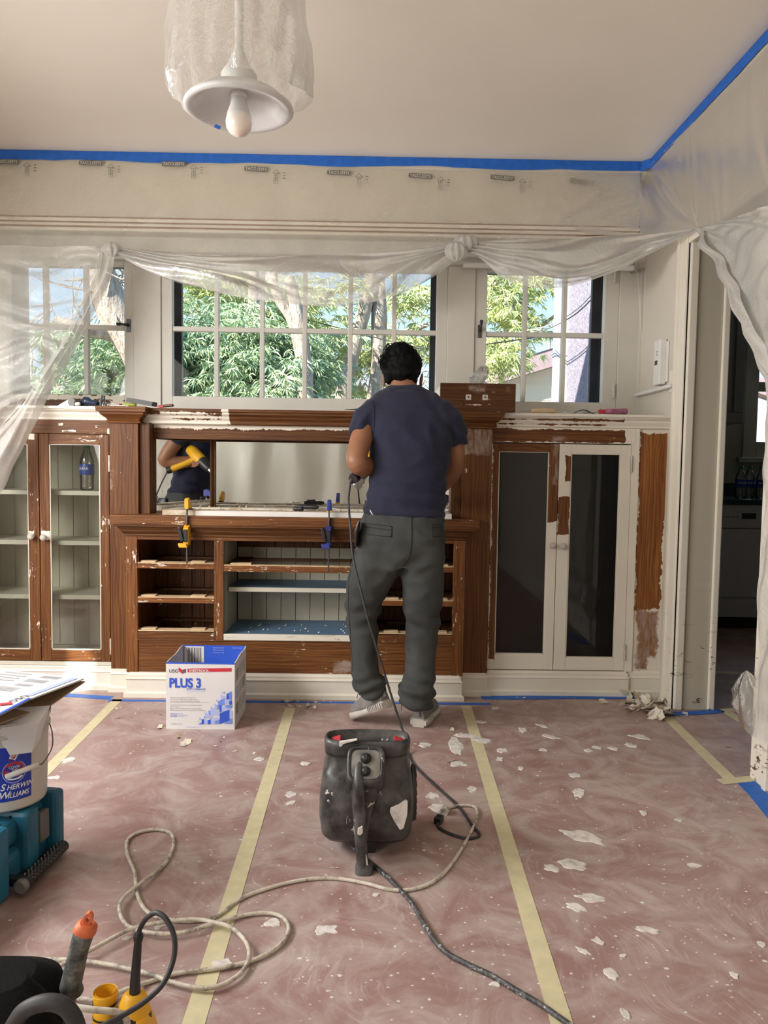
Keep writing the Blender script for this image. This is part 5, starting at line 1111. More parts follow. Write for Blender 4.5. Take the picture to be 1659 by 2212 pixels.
cord('black_cord', 'paint-flecked black cord running from under the blower to the lower right', 'cord', [fl(*p_, .0065) for p_ in ((760, 1830), (798, 1862), (832, 1890), (868, 1926), (893, 1955), (912, 1990), (934, 2025), (962, 2056), (1010, 2083), (1060, 2106), (1110, 2136), (1165, 2168), (1225, 2210), (1290, 2258))], .0062, M['cord_b'], 8)
spl_ = None

# ================================================================ TOOLS ON THE SIDEBOARD
zt0 = zt_ct
m, t, b = newmat('scraped_board'); t.links.new(ramp(t, noi(t, pos(t, (3, 30, 3)), 3.0, 5, .7), [(.38, (.42, .30, .18)), (.5, (.60, .53, .42)), (.7, (.74, .70, .62))]), b.inputs['Base Color']); b.inputs['Roughness'].default_value = .7; M['scraped'] = m
wx_, wxr = XX(352, 1105, 3.70), XX(975, 1108, 3.70)
ss = thing('cabinet_door', 'long half-scraped white door frame lying flat and clamped on the sideboard top', 'door frame', ((wx_+wxr)/2, 3.78, zt0))
zk = zt0+.026
mkobj('front_stile', B(wx_, wxr, 3.685, 3.745, zt0+.001, zk), M['scraped'], ss, bevel=.002)
mkobj('front_paint_edge', B(wx_+.16, wxr, 3.683, 3.686, zt0+.001, zk-.001), M['white'], ss)
mkobj('back_stile', B(wx_, wxr, 3.93, 3.99, zt0+.001, zk), M['scraped'], ss, bevel=.002)
mkobj('end_rail', B(wx_, wx_+.07, 3.745, 3.93, zt0+.001, zk), M['scraped'], ss, bevel=.002); mkobj('end_rail', B(wxr-.07, wxr, 3.745, 3.93, zt0+.001, zk), M['scraped'], ss, bevel=.002)
mkobj('centre_panel', B(wx_+.07, wxr-.07, 3.745, 3.93, zt0+.003, zk-.009), M['scraped'], ss)
def clamp(px, ytop, ybar, ybody, mc, label, blue):
    Y = 3.655; xT = XX(px, ytop, Y); zT = zk
    o = thing('bar_clamp', label, 'clamp', (xT, Y, zt0), 'clamps on the sideboard top')
    zl = ZZ(px, ybar, Y); zB = ZZ(px, ybody, Y)
    mkobj('bar', B(xT-.0035, xT+.0035, Y-.008, Y+.008, zl, zk+.045), M['dark_steel'], o, bevel=.001)
    mkobj('fixed_jaw', MB().prism([(xT-.010, Y-.012, zk+.008), (xT-.010, Y-.012, zk+.056), (xT-.010, Y+.012, zk+.062), (xT-.010, Y+.065, zk+.030), (xT-.010, Y+.065, zk+.006), (xT-.010, Y+.045, zk+.006), (xT-.010, Y+.02, zk+.02)], (.020, 0, 0)), mc, o, bevel=.003)
    mkobj('pad', B(xT-.013, xT+.013, Y+.035, Y+.070, zk, zk+.008), M['black'] if not blue else M['yellow'], o, bevel=.002)
    bd = mkobj('sliding_body', MB().prism([(xT-.013, Y-.030, zB-.045), (xT-.013, Y-.030, zB+.035), (xT-.013, Y+.0, zB+.05), (xT-.013, Y+.02, zB+.045), (xT-.013, Y+.015, zB-.05)], (.026, 0, 0)), mc, o, bevel=.004)
    mkobj('grip', MB().box(xT-.010, xT+.010, Y-.036, Y-.028, zB-.03, zB+.03), M['black'], bd, bevel=.003)
    mkobj('trigger', MB().obox((xT-.022, Y-.03, zB+.008), (.008, 0, .003), (0, .012, 0), (-.008, 0, .034)), M['black'], bd, bevel=.004)
    mkobj('release_lever', MB().obox((xT-.012, Y-.028, zB-.046), (.020, 0, 0), (0, .014, 0), (-.003, 0, .010)), mc, bd, bevel=.003)
    mkobj('lower_pad', B(xT-.012, xT+.012, Y+.004, Y+.03, zb_ct-.012, zb_ct-.001), M['black'], o)
clamp(404, 1090, 1217, 1156, M['yellow'], 'yellow and black bar clamp gripping the left end of the flat door frame', False)
M['clampblue'] = plain('clamp_blue', (.03, .05, .28), .4)
clamp(711, 1095, 1236, 1158, M['clampblue'], 'blue bar clamp gripping the flat door frame left of the man', True)
def handtool(name, label, cat, p0, p1, r, mh, blade=None, mb_=None, bw_=.008, group=None, prof=None):
    p0 = Vector(p0); p1 = Vector(p1); o = thing(name, label, cat, (p0.x, p0.y, min(p0.z, p1.z)-r), group)
    L = (p1-p0).length; pr = prof or [(r*.6, 0), (r*.95, .06), (r*1.0, .25), (r*.85, .6), (r*1.0, .85), (r*.6, 1.0)]
    mkobj('handle', MB().lathe(p0, [(a_, h_*L) for a_, h_ in pr], 18, axis=(p1-p0)), mh, o)
    if blade is not None:
        bq = Vector(blade); d = (bq-p1).normalized(); s_ = Vector((-d.y, d.x, 0)).normalized()
        mkobj('blade', MB().prism([p1-s_*bw_*.4, p1+s_*bw_*.4, bq+s_*bw_, bq-s_*bw_], (0, 0, .0015)), mb_ or M['steel'], o)
    return o
h0_ = A(656, 1091, Y=3.72); h0_.z = zk+.013; h1_ = Vector((h0_.x-.05, h0_.y+.01, zk+.012))
handtool('scraper', 'black-handled scraper lying on the flat door frame between the two clamps', 'scraper', h0_, h1_, .012, M['black'], (h1_.x-.07, h1_.y+.02, zk+.003), M['dark_steel'])
h0_ = Vector((-.62, 3.90, zk+.013)); handtool('putty_knife', 'black-handled knife at the back of the flat door frame, doubled in the mirror', 'putty knife', h0_+Vector((.22, 0, 0)), h0_+Vector((.33, -.02, 0)), .012, M['black'], h0_+Vector((.44, -.035, -.008)))
# shavings on the frame
mb = MB()
for i in range(140):
    x = rng.uniform(wx_+.05, wxr-.1); y = rng.uniform(3.69, 3.98); r = rng.uniform(.003, .012); a_ = rng.uniform(0, 6); zz_ = zk+.001-(.009 if 3.745 < y < 3.93 else 0)
    d = Vector((math.cos(a_), math.sin(a_), 0)); n_ = Vector((-d.y, d.x, 0))*.3; c = Vector((x, y, zz_))
    mb.add([c-d*r-n_*r, c-d*r+n_*r, c+n_*r+Vector((0, 0, r*.7)), c-n_*r+Vector((0, 0, r*.6)), c+d*r+n_*r, c+d*r-n_*r], [(0, 1, 2, 3), (3, 2, 4, 5)])
tag(mkobj('paint_shavings', mb, M['scraped']), 'loose paint shavings scattered on the flat door frame', 'paint shavings', kind='stuff')
# ---- ledge, left group
ZL = LEDGE+.001; YL_ = 3.80
def lx(px, py=868, Y=YL_): return XX(px, py, Y)
M['greyblk'] = plain('grey_abrasive_block', (.10, .105, .105), .7, var=.15, scale=40); M['sand'] = plain('brown_sandpaper', (.18, .10, .06), .8, var=.2, scale=50); M['lime'] = plain('lime_handle', (.33, .36, .05), .35)
mk1 = lambda name, label, cat, mb, mm, bv=0, loc=None: tag(mkobj(name, mb, mm, None, loc or mb.v[0], bv), label, cat)
o = thing('tape_measure', 'grey hook-shaped scraper with a round end on the left ledge', 'scraper', (lx(155), YL_, ZL))
mkobj('round_end', MB().lathe((lx(155), YL_-.004, ZL+.020), [(.019, 0), (.020, .003), (.020, .013), (.018, .016), (.004, .017)], 28, axis=(0, 1, 0)), M['latch'], o); mkobj('blade', MB().prism([(lx(150), YL_-.002, ZL+.034), (lx(140), YL_-.002, ZL+.022), (lx(126), YL_-.002, ZL+.003), (lx(150), YL_-.002, ZL+.002)], (0, .006, 0)), M['steel'], o)
mk1('tape_roll', 'small white-capped dark roll beside the round-ended scraper on the left ledge', 'roll', MB().lathe((lx(167), YL_-.02, ZL+.014), [(.012, 0), (.014, .002), (.014, .06), (.010, .062)], 20, axis=(.5, 1, 0)), M['black'])
mk1('small_cap', 'small white plastic cap lying in front of the dark roll on the left ledge', 'cap', MB().lathe((lx(168), YL_-.03, ZL+.009), [(.006, 0), (.008, .003), (.008, .022), (.005, .024)], 16, axis=(1, -.1, .1)), M['white'])
handtool('flashlight', 'stubby dark blue flashlight on the left ledge, thickest tool of the group', 'flashlight', (lx(180), YL_+.01, ZL+.028), (lx(212), YL_-.01, ZL+.014), .020, plain('dark_blue_plastic', (.02, .03, .07), .3), prof=[(.016, 0), (.022, .03), (.022, .32), (.014, .45), (.012, .95), (.008, 1)])
mk1('spring_clamp', 'small black spring clamp standing on the left ledge behind the clear tube', 'clamp', MB().prism([(lx(211), YL_, ZL), (lx(212), YL_, ZL+.035), (lx(217), YL_, ZL+.042), (lx(221), YL_, ZL+.035), (lx(218), YL_, ZL+.028), (lx(222), YL_, ZL+.012), (lx(222), YL_, ZL)], (0, .02, 0)), M['black'], .003)
mk1('clear_tube', 'short clear plastic tube standing upright among the tools on the left ledge', 'tube', MB().lathe((lx(227), YL_-.025, ZL), [(.010, 0), (.010, .052), (.0088, .052), (.0088, .001)], 18, cap=False), M['bottle'])
handtool('paint_knife', 'thin silver knife lying behind the clear tube on the left ledge', 'knife', (lx(262), YL_+.01, ZL+.012), (lx(256), YL_+.01, ZL+.013), .006, M['red'], (lx(222), YL_+.005, ZL+.020), M['steel'], .005)
handtool('screwdriver', 'screwdriver with a lime green handle on the left ledge', 'screwdriver', (lx(295), YL_-.005, ZL+.011), (lx(268), YL_-.005, ZL+.014), .0095, M['lime'], (lx(248), YL_-.01, ZL+.016), M['lime'], .003)
handtool('flat_knife', 'bright flat blade lying in front of the lime-handled screwdriver on the left ledge', 'blade', (lx(240), YL_-.03, ZL+.006), (lx(236), YL_-.03, ZL+.007), .004, M['steel'], (lx(282), YL_-.03, ZL+.003), M['steel'], .005)
pa_, pb_ = Vector((lx(277), YL_+.01, ZL+.036)), Vector((lx(338), YL_-.03, ZL+.013)); dd = (pb_-pa_)/2
mk1('sanding_block', 'long dark grey sanding block leaning across the left pilaster cap', 'sanding block', MB().obox((pa_+pb_)/2, dd, Vector((-dd.y, dd.x, 0)).normalized()*.022, Vector((.2, 0, 1)).normalized()*.0105), M['greyblk'], .0015, pa_)
mk1('sanding_pad', 'small brown sandpaper pad beside the long sanding block on the ledge', 'sanding pad', MB().obox((lx(359), YL_-.005, ZL+.009), (.034, 0, .004), (0, .02, 0), (0, 0, .005)), M['sand'], .001)
mk1('match_box', 'tiny red and white packet lying under the sandpaper pad', 'packet', MB().box(lx(344), lx(356), YL_-.03, YL_-.018, ZL, ZL+.009), M['cred'])
mk1('putty_knife', 'dark putty knife blade on the ledge just left of the man', 'putty knife', MB().prism([(XX(744, 884, 3.79), 3.79, ZL+.004), (XX(775, 882, 3.79), 3.79, ZL+.012), (XX(790, 884, 3.79), 3.79, ZL+.010), (XX(790, 884, 3.79), 3.79, ZL+.002)], (0, .03, 0)), M['greyblk'])
# ---- ledge, right group
handtool('wood_scraper', 'scraper with a pale wooden handle on the right ledge beside the drawer', 'scraper', (lx(1200, 885), YL_, ZL+.014), (lx(1147, 885), YL_, ZL+.013), .0125, M['pine'], (lx(1120, 885), YL_-.01, ZL+.004), M['dark_steel'], .007, prof=[(.008, 0), (.0125, .03), (.0115, .3), (.0125, .6), (.010, .94), (.007, 1)])
mk1('razor_blade', 'small shiny blade between the wooden scraper and the bent putty knife', 'blade', MB().prism([(lx(1210, 886), YL_-.02, ZL+.010), (lx(1222, 886), YL_-.02, ZL+.001), (lx(1231, 886), YL_-.02, ZL+.001), (lx(1216, 886), YL_-.02, ZL+.010)], (0, .02, 0)), M['steel'])
mk1('bent_putty_knife', 'dark bent metal strip arching on the right ledge', 'putty knife', MB().prism([(lx(x_, 886), YL_-.01, ZL+z_) for x_, z_ in ((1238, .001), (1250, .014), (1258, .019), (1266, .017), (1276, .006), (1284, .002), (1284, .004), (1276, .010), (1267, .021), (1258, .023), (1249, .018), (1236, .003))], (0, .022, 0)), M['dark_steel'])
M['redclear'] = plain('clear_purple_handle', (.34, .12, .20), .15, var=.3, scale=60)
o = handtool('screwdriver', 'screwdriver with a red and clear fluted handle at the right end of the ledge', 'screwdriver', (lx(1354, 888), YL_-.01, ZL+.0165), (lx(1306, 888), YL_, ZL+.0145), .0155, M['redclear'], None, prof=[(.010, 0), (.0155, .05), (.0145, .7), (.0155, .85), (.011, 1)])
mkobj('ferrule', MB().lathe((lx(1306, 888), YL_, ZL+.0145), [(.012, 0), (.0105, .012), (.013, .022), (.009, .030)], 18, axis=(-1, 0, 0)), M['red'], o); mkobj('shaft', MB().tube([(lx(1297, 888), YL_, ZL+.012), (lx(1262, 888), YL_+.01, ZL+.006)], .003, 8), M['steel'], o)
# ---- the pulled drawer standing on the right pilaster cap
dxa, dxb = XX(951, 855, 3.735), XX(1114, 855, 3.735); dza, dzb = LEDGE+.0005, ZZ(1030, 828, 3.735)
dw_ = thing('drawer', 'small stripped oak drawer with two knob holes standing on the right pilaster cap', 'drawer', ((dxa+dxb)/2, 3.74, dza))
zmm = (dza+dzb)/2
M['drawer'] = wood('drawer_front_oak', 'X', gain=.7, flecks=.56, smear=[(dxa+.13, dxa+.22, dzb-.045, dzb-.005), (dxa+.31, dxa+.345, dzb-.045, dzb-.01)], rects=[(dxa+.125, dxa+.20, zmm-.036, zmm-.033)], amp=.006)
mkobj('front', B(dxa, dxb, 3.735, 3.757, dza, dzb), M['drawer'], dw_, bevel=.0015)
mkobj('side', B(dxa+.004, dxa+.016, 3.757, 4.15, dza+.006, dzb-.006), M['cream'], dw_); mkobj('side', B(dxb-.016, dxb-.004, 3.757, 4.15, dza+.006, dzb-.006), M['cream'], dw_)
mkobj('back', B(dxa+.016, dxb-.016, 4.138, 4.15, dza+.006, dzb-.006), M['pine'], dw_); mkobj('bottom', B(dxa+.016, dxb-.016, 3.757, 4.138, dza+.008, dza+.014), M['pine'], dw_)
for px in (1012, 1048):
    x = XX(px, 855, 3.735); k_ = mkobj('knob_scar', B(x-.013, x+.013, 3.7335, 3.735, zmm-.012, zmm+.014), M['plaster'], dw_, bevel=.0007); mkobj('screw_hole', MB().lathe((x, 3.7332, zmm+.002), [(.0045, 0), (.004, .0006)], 14, axis=(0, -1, 0)), M['black'], k_)
def crumple(name, label, cat, c, sx, sy, sz, m, seed, lean=(0, 0)):
    R = []
    for j in range(17):
        th = PI*j/16; r = []
        for k in range(32):
            a_ = 2*PI*k/32; d = Vector((math.sin(th)*math.cos(a_), math.sin(th)*math.sin(a_), -math.cos(th))); rr = 1+.32*mnoise.noise(d*2.2+Vector((seed, 0, 0)))+.12*mnoise.noise(d*6+Vector((0, seed, 0)))
            h = (d.z+1)/2; r.append(Vector(c)+Vector((d.x*sx*rr+lean[0]*h, d.y*sy*rr+lean[1]*h, (d.z+1)*sz*max(.75, rr))))
        R.append(r)
    return tag(mkobj(name, MB().rings(R, True, False), m, None, c), label, cat)
q_ = A(1028, 826, Y=3.82); crumple('plastic_wad', 'crumpled clear plastic wad sticking up on top of the oak drawer', 'plastic wad', (q_.x-.008, 3.84, dzb-.012), .040, .035, .050, M['sheet_clear'], 3, (.05, 0))

# ---- alarm and outlet on the alcove wall
XA = XR-.0005
def awall(px, py): return A(px, py, X=XA)
qa, qb = awall(1425, 740), awall(1448, 828)
al = thing('alarm', 'white plug-in gas alarm with a small red display on the alcove wall', 'alarm', (XA, (qa.y+qb.y)/2, qb.z))
y0_, y1_ = min(qa.y, qb.y)-.0, max(qa.y, qb.y)+.0
yc_ = (y0_+y1_)/2; zc_ = (qa.z+qb.z)/2; hz2 = (qa.z-qb.z)/2
mkobj('housing', B(XA-.040, XA-.006, yc_-.035, yc_+.05, zc_-hz2, zc_+hz2), M['white'], al, bevel=.005)
mkobj('back_plate', B(XA-.008, XA, yc_-.055, yc_+.03, zc_-hz2*.9, zc_+hz2*.9), M['white'], al, bevel=.003)
mkobj('display', B(XA-.0412, XA-.040, yc_-.005, yc_+.030, zc_-.012, zc_+.010), plain('dark_red_display', (.05, .008, .012), .3), al)
for z_ in (.050, .036): mkobj('button', B(XA-.0415, XA-.040, yc_-.002, yc_+.012, zc_+z_, zc_+z_+.006), M['grayink'], al)
ou = thing('outlet', 'ivory wall outlet plate just below the white alarm', 'outlet', (XA, yc_-.04, zc_-hz2-.05))
oy = awall(1450, 828).y-.02; mkobj('plate', B(XA-.006, XA, oy-.035, oy+.035, zc_-hz2-.045, zc_-hz2+.06), M['cream'], ou, bevel=.003)
for z_ in (-.030,): mkobj('socket', B(XA-.008, XA-.006, oy-.014, oy+.014, zc_-hz2+z_-.010, zc_-hz2+z_+.012), M['white'], ou, bevel=.003)

# ================================================================ FOREGROUND TOOLS, LOWER LEFT
YG = 1.28
tb2 = thing('tool_bag', 'black fabric tool bag at the bottom left corner', 'bag', (A(60, 2180, Y=YG).x, YG, 0))
m, t, b = newmat('black_fabric'); t.links.new(ramp(t, noi(t, pos(t), 220, 3), [(.3, (.002, .002, .0025)), (.7, (.008, .0078, .008))]), b.inputs['Base Color']); b.inputs['Roughness'].default_value = .95; b.inputs['Specular IOR Level'].default_value = .15; M['fabric_b'] = m
zg = A(60, 2125, Y=YG).z; xg = A(30, 2150, Y=YG).x
S_ = []
for j in range(12):
    v = j/11; S_.append(((xg-.03-.02*v, YG+.02, .002+(zg-.03)*v), (.135-.03*v+.012*math.sin(v*9), 0, 0), (0, .11-.02*v+.01*math.sin(v*7), 0)))
S_.append(((xg-.05, YG+.02, zg-.004), (.070, 0, 0), (0, .06, 0)))
mkobj('body', MB().loft(S_, 48, p=3), M['fabric_b'], tb2)
mkobj('flap', MB().loft([((xg+.07, YG-.06, .15), (.03, 0, 0), (0, .03, 0)), ((xg+.055, YG-.04, zg-.07), (.035, 0, 0), (0, .045, 0)), ((xg+.005, YG-.02, zg-.02), (.06, 0, 0), (0, .05, 0)), ((xg-.03, YG, zg+.006), (.05, 0, 0), (0, .035, 0))], 32), M['fabric_b'], tb2)
mkobj('strap_loop', MB().tube(spline([A(20, 2230, Y=YG-.12), A(50, 2185, Y=YG-.12), A(95, 2166, Y=YG-.12), A(135, 2172, Y=YG-.12), A(160, 2200, Y=YG-.12), A(172, 2240, Y=YG-.12)], 6), .013, 14), M['rubber'], tb2)
# grey tool with orange cap
m, t, b = newmat('worn_grey_rubber'); t.links.new(ramp(t, noi(t, pos(t), 45, 5, .7), [(.35, (.03, .032, .033)), (.55, (.12, .125, .12)), (.75, (.30, .29, .27))]), b.inputs['Base Color']); b.inputs['Roughness'].default_value = .7; M['worn'] = m
M['orange'] = plain('orange_plastic', (.62, .14, .05), .5, var=.12, scale=30)
ta, tb_1 = A(184, 2010, Y=YG+.03), A(140, 2170, Y=YG+.05); dn = (tb_1-ta).normalized(); to_ = thing('caulk_tool', 'grey rubber-gripped tool with an orange end cap standing in the tool bag', 'hand tool', tb_1+dn*.16)
sdv = Vector((-dn.z, 0, dn.x)).normalized()
if sdv.x < 0: sdv = -sdv
fw_ = dn.cross(sdv)
def ts(h, a_, b2, s_=0): return (ta+dn*h+sdv*s_, sdv*a_, fw_*b2)
mkobj('grip', MB().loft([ts(0, .0185, .017), ts(.01, .0175, .017, -.001), ts(.04, .0165, .016, -.002), ts(.09, .0175, .017, 0), ts(.115, .018, .018, .001), ts(.125, .021, .019, .004), ts(.135, .0165, .018, 0), ts(.30, .016, .017, 0)], 28, p=2.6), M['worn'], to_)
cp = mkobj('end_cap', MB().loft([ts(0, .0195, .018), ts(-.008, .0190, .018), ts(-.010, .0165, .016), ts(-.016, .012, .011)], 28, p=2.6), M['orange'], to_)
mb = MB(); R = []
for k in range(20):
    a_ = 2*PI*k/20; c = ta-dn*.026; R.append([c+(sdv*math.cos(a_)*.6-dn*math.sin(a_))*.0095+o_ for o_ in ((-fw_*.004+(sdv*math.cos(a_)*.6-dn*math.sin(a_))*.003), (fw_*.004+(sdv*math.cos(a_)*.6-dn*math.sin(a_))*.003), (fw_*.004-(sdv*math.cos(a_)*.6-dn*math.sin(a_))*.004), (-fw_*.004-(sdv*math.cos(a_)*.6-dn*math.sin(a_))*.004))])
R.append(R[0]); mkobj('hanging_eye', MB().rings(R, False, False), M['orange'], cp)
# yellow connector
cc = A(228, 2150, Y=YG+.02); yc2 = thing('dust_port', 'yellow tubular plastic fitting with an open ribbed end, left of the yellow power tool', 'fitting', (cc.x, cc.y, .02))
mkobj('tube_body', MB().lathe((cc.x, cc.y, cc.z-.012), [(.017, .02), (.0195, .014), (.0205, .012), (.0205, .020), (.0215, .018), (.0205, .004), (.0195, .002), (.0195, -.004), (.0215, -.006), (.0215, -.020), (.0225, -.04), (.028, -.07), (.030, -.16), (.030, -cc.z+.014)], 40, cap=False), M['yellow'], yc2)
mkobj('tube_inside', MB().lathe((cc.x, cc.y, cc.z-.012), [(.0175, .020), (.0170, -.02), (.001, -.022)], 36, cap=False), M['yellow'], yc2)
for h in (.0, -.024): mkobj('dark_ring', MB().lathe((cc.x, cc.y, cc.z-.012+h), [(.0218, 0), (.0222, .002), (.0218, .004)], 36, cap=False), M['black'], yc2)
mkobj('side_bracket', B(cc.x-.05, cc.x-.01, cc.y-.03, cc.y-.015, cc.z-.075, cc.z-.05), M['yellow'], yc2, bevel=.006)
# yellow power tool with cord
pt0 = A(290, 2148, Y=YG); pw = thing('power_tool', 'yellow and black corded power tool standing upright in the foreground', 'power tool', (pt0.x, pt0.y, .02))
zz0 = pt0.z
mkobj('end_housing', MB().loft([((pt0.x, YG, zz0+.004), (.013, 0, 0), (0, .013, 0)), ((pt0.x, YG, zz0-.002), (.020, 0, 0), (0, .020, 0)), ((pt0.x, YG, zz0-.014), (.0245, 0, 0), (0, .024, 0)), ((pt0.x+.001, YG, zz0-.026), (.0255, 0, 0), (0, .026, 0)), ((pt0.x+.003, YG, zz0-.030), (.025, 0, 0), (0, .026, 0))], 36), M['yellow'], pw)
mkobj('grip_body', MB().loft([((pt0.x, YG, zz0-.026), (.026, 0, 0), (0, .026, 0)), ((pt0.x+.002, YG, zz0-.06), (.033, 0, 0), (0, .032, 0)), ((pt0.x+.004, YG, zz0-.12), (.035, 0, 0), (0, .034, 0)), ((pt0.x+.004, YG, .03), (.035, 0, 0), (0, .034, 0))], 36), M['black'], pw)
sh = mkobj('yellow_shell', MB().loft([((pt0.x+.016, YG-.004, zz0-.030), (.010, 0, 0), (0, .022, 0)), ((pt0.x+.022, YG-.006, zz0-.06), (.015, 0, 0), (0, .030, 0)), ((pt0.x+.024, YG-.006, zz0-.12), (.017, 0, 0), (0, .032, 0)), ((pt0.x+.024, YG-.006, .04), (.016, 0, 0), (0, .03, 0))], 28, p=3), M['yellow'], pw)
for k in range(6): 
    for j in range(3): mkobj('vent_slot', B(pt0.x+.018+j*.005, pt0.x+.0205+j*.005, YG-.0375, YG-.033, zz0-.060-k*.010, zz0-.053-k*.010), M['sand'], sh)
for k in range(5): mkobj('grip_rib', MB().loft([((pt0.x-.003, YG, zz0-.045-k*.006), (.031+k*.0006, 0, 0), (0, .0315, 0)), ((pt0.x-.003, YG, zz0-.0475-k*.006), (.031+k*.0006, 0, 0), (0, .0315, 0))], 30), M['rubber'], pw)
st = A(299, 2023, Y=YG+.005)
mkobj('cord_sleeve', MB().tube([(pt0.x+.001, YG, zz0-.002), (pt0.x+.002, YG, zz0+.03), tuple(st.lerp(Vector((pt0.x, YG, zz0)), .1)), tuple(st+Vector((0, 0, -.001))), tuple(st+Vector((0, 0, .004)))], [.010, .0085, .0068, .009, .008], 18), M['black'], pw)
cord('power_cord', None, None, [st, A(303, 2005, Y=YG), A(318, 1982, Y=YG-.01), A(340, 1972, Y=YG-.02), A(362, 1990, Y=YG-.03), A(377, 2028, Y=YG-.04), A(374, 2075, Y=YG-.05), A(352, 2125, Y=YG-.07), A(312, 2164, Y=YG-.09), A(262, 2195, Y=YG-.11), A(215, 2220, Y=YG-.13), A(150, 2260, Y=YG-.14)], .0044, M['rubber'], 10, pw, 12)
cord('cream_cord', 'short piece of cream cord bent across the yellow tools at lower left', 'cord', [A(130, 2160, Y=YG-.06), A(150, 2172, Y=YG-.07), A(200, 2181, Y=YG-.075), A(258, 2188, Y=YG-.07), A(275, 2210, Y=YG-.05), A(270, 2260, Y=YG-.04)], .0052, M['cord_w'], 8)

# ================================================================ PAINT CHIPS ON THE FLOOR
M['chip'] = plain('peeled_cream_paint', (.66, .61, .50), .6, var=.12, scale=12); M['chip_b'] = plain('peeled_brown_back', (.36, .27, .19), .7, var=.25, scale=20)
def chip_mesh(seed, s):
    rs = np.random.RandomState(seed); mb = MB(); n = 7; cur = rs.uniform(.3, 1.1); G = []; w0 = s*rs.uniform(.3, .75); jl = rs.uniform(.75, 1.15, (n+1, 2))
    for i in range(n+1):
        t_ = i/n-.5; r = []
        for k in range(5):
            q = k/4-.5; wv_ = w0*(1-abs(t_)*.8)*(jl[i, 0] if q < 0 else jl[i, 1])
            z = cur*s*(t_*t_*1.4+q*q*.5*(1 if seed % 2 else -.4))+.002*rs.rand()+.0015
            r.append(Vector((t_*s*2, q*wv_*2, z)))
        G.append(r)
    zmin = min(p.z for r in G for p in r)
    G = [[p-Vector((0, 0, zmin-.0005)) for p in r] for r in G]
    mb.grid(G, True); mb.grid([[p+Vector((0, 0, .0008)) for p in r] for r in G][::-1], True); return mb
CH = []
for i in range(8):
    me = mkobj('paint_chip', chip_mesh(100+i, 1.0), M['chip'] if i % 4 else M['chip_b']); CH.append(me.data); bpy.data.objects.remove(me)
nchip = 0
def chip(px, py, s, label, group, z=0.0, tilt=.25, back=False):
    global nchip
    me = CH[nchip % 8]; o = bpy.data.objects.new('paint_chip', me); C.objects.link(o); c = A(px, py, Z=z); o.location = (c.x, c.y, z); o.scale = (s, s, s)
    o.rotation_euler = (rng.uniform(-tilt, tilt), rng.uniform(-tilt, tilt), rng.uniform(0, 6.28)); nchip += 1
    tag(o, label, 'paint chip', group)
lab1 = 'curled cream paint peeling in the heap at the foot of the doorway post'
for i in range(46):
    u = rng.rand(); px = 1335+u*115+rng.normal(0, 5); py = 1512+rng.uniform(-12, 26)+ (8 if u > .6 else 0)
    if px > 1452: px = 1446
    chip(px, py, rng.uniform(.018, .046), lab1, 'paint chips heaped by the doorway post', z=rng.uniform(0, .05)*max(0, math.sin(PI*u)), tilt=.8)
for (px, py, s, lb) in ((1302, 1516, .036, 'large pale paint chip lying left of the chip heap'), (1478, 1545, .03, 'single curled paint chip on the floor in front of the doorway post'), (1405, 1538, .04, 'largest rounded paint chip at the front of the heap'), (1325, 1500, .022, 'upright brown-backed chip behind the heap of peelings'), (1198, 1500, .018, 'round paint chip against the right cabinet foot'),
                       (1125, 1509, .024, 'flat brownish chip under the right cabinet doors'), (1456, 1562, .012, 'small chip lying on the rightmost masking tape strip'), (575, 1505, .036, 'long pale chip on the blue tape right of the carton'), (1570, 1612, .018, 'tan paint chip on the floor in the doorway'), (400, 1606, .034, 'pale chip on the floor in front of the carton'), (385, 1592, .022, 'thin yellowish chip just in front of the carton corner'), (345, 1572, .022, 'chip tucked beside the left bottom corner of the carton')):
    chip(px, py, s, lb, None, tilt=.12)
for i in range(26):
    px = 655+rng.normal(0, 32); py = 1515+abs(rng.normal(0, 9)); chip(px, py, rng.uniform(.006, .022), 'small curled chip in the litter between the carton and the man', 'chips between the carton and the man', tilt=.5)
for i in range(22):
    px = rng.uniform(280, 620); py = rng.uniform(1572, 1640); chip(px, py, rng.uniform(.004, .010), 'tiny paint chip scattered on the floor in front of the carton', 'chips in front of the carton', tilt=.4)
for i in range(9):
    px = rng.uniform(245, 355); py = rng.uniform(1518, 1560); chip(px, py, rng.uniform(.005, .012), 'tiny paint chip on the floor left of the carton', 'chips left of the carton', tilt=.4)
for i in range(12):
    px = rng.choice([978, 990, 985, 996])+rng.normal(0, 10); py = rng.choice([1582, 1590, 1648])+rng.normal(0, 4); chip(px, py, rng.uniform(.007, .016), 'small yellowish chip on the floor right of the blower', 'chips right of the blower', tilt=.6)
for i in range(14):
    px = rng.uniform(1050, 1300); py = rng.uniform(1500, 1530); chip(px, py, rng.uniform(.004, .010), 'tiny chip along the blue tape under the right cabinet', 'chips under the right cabinet', tilt=.5)
chip(722, 1875, .012, 'lone pale chip on the floor left of the blower foot', None)

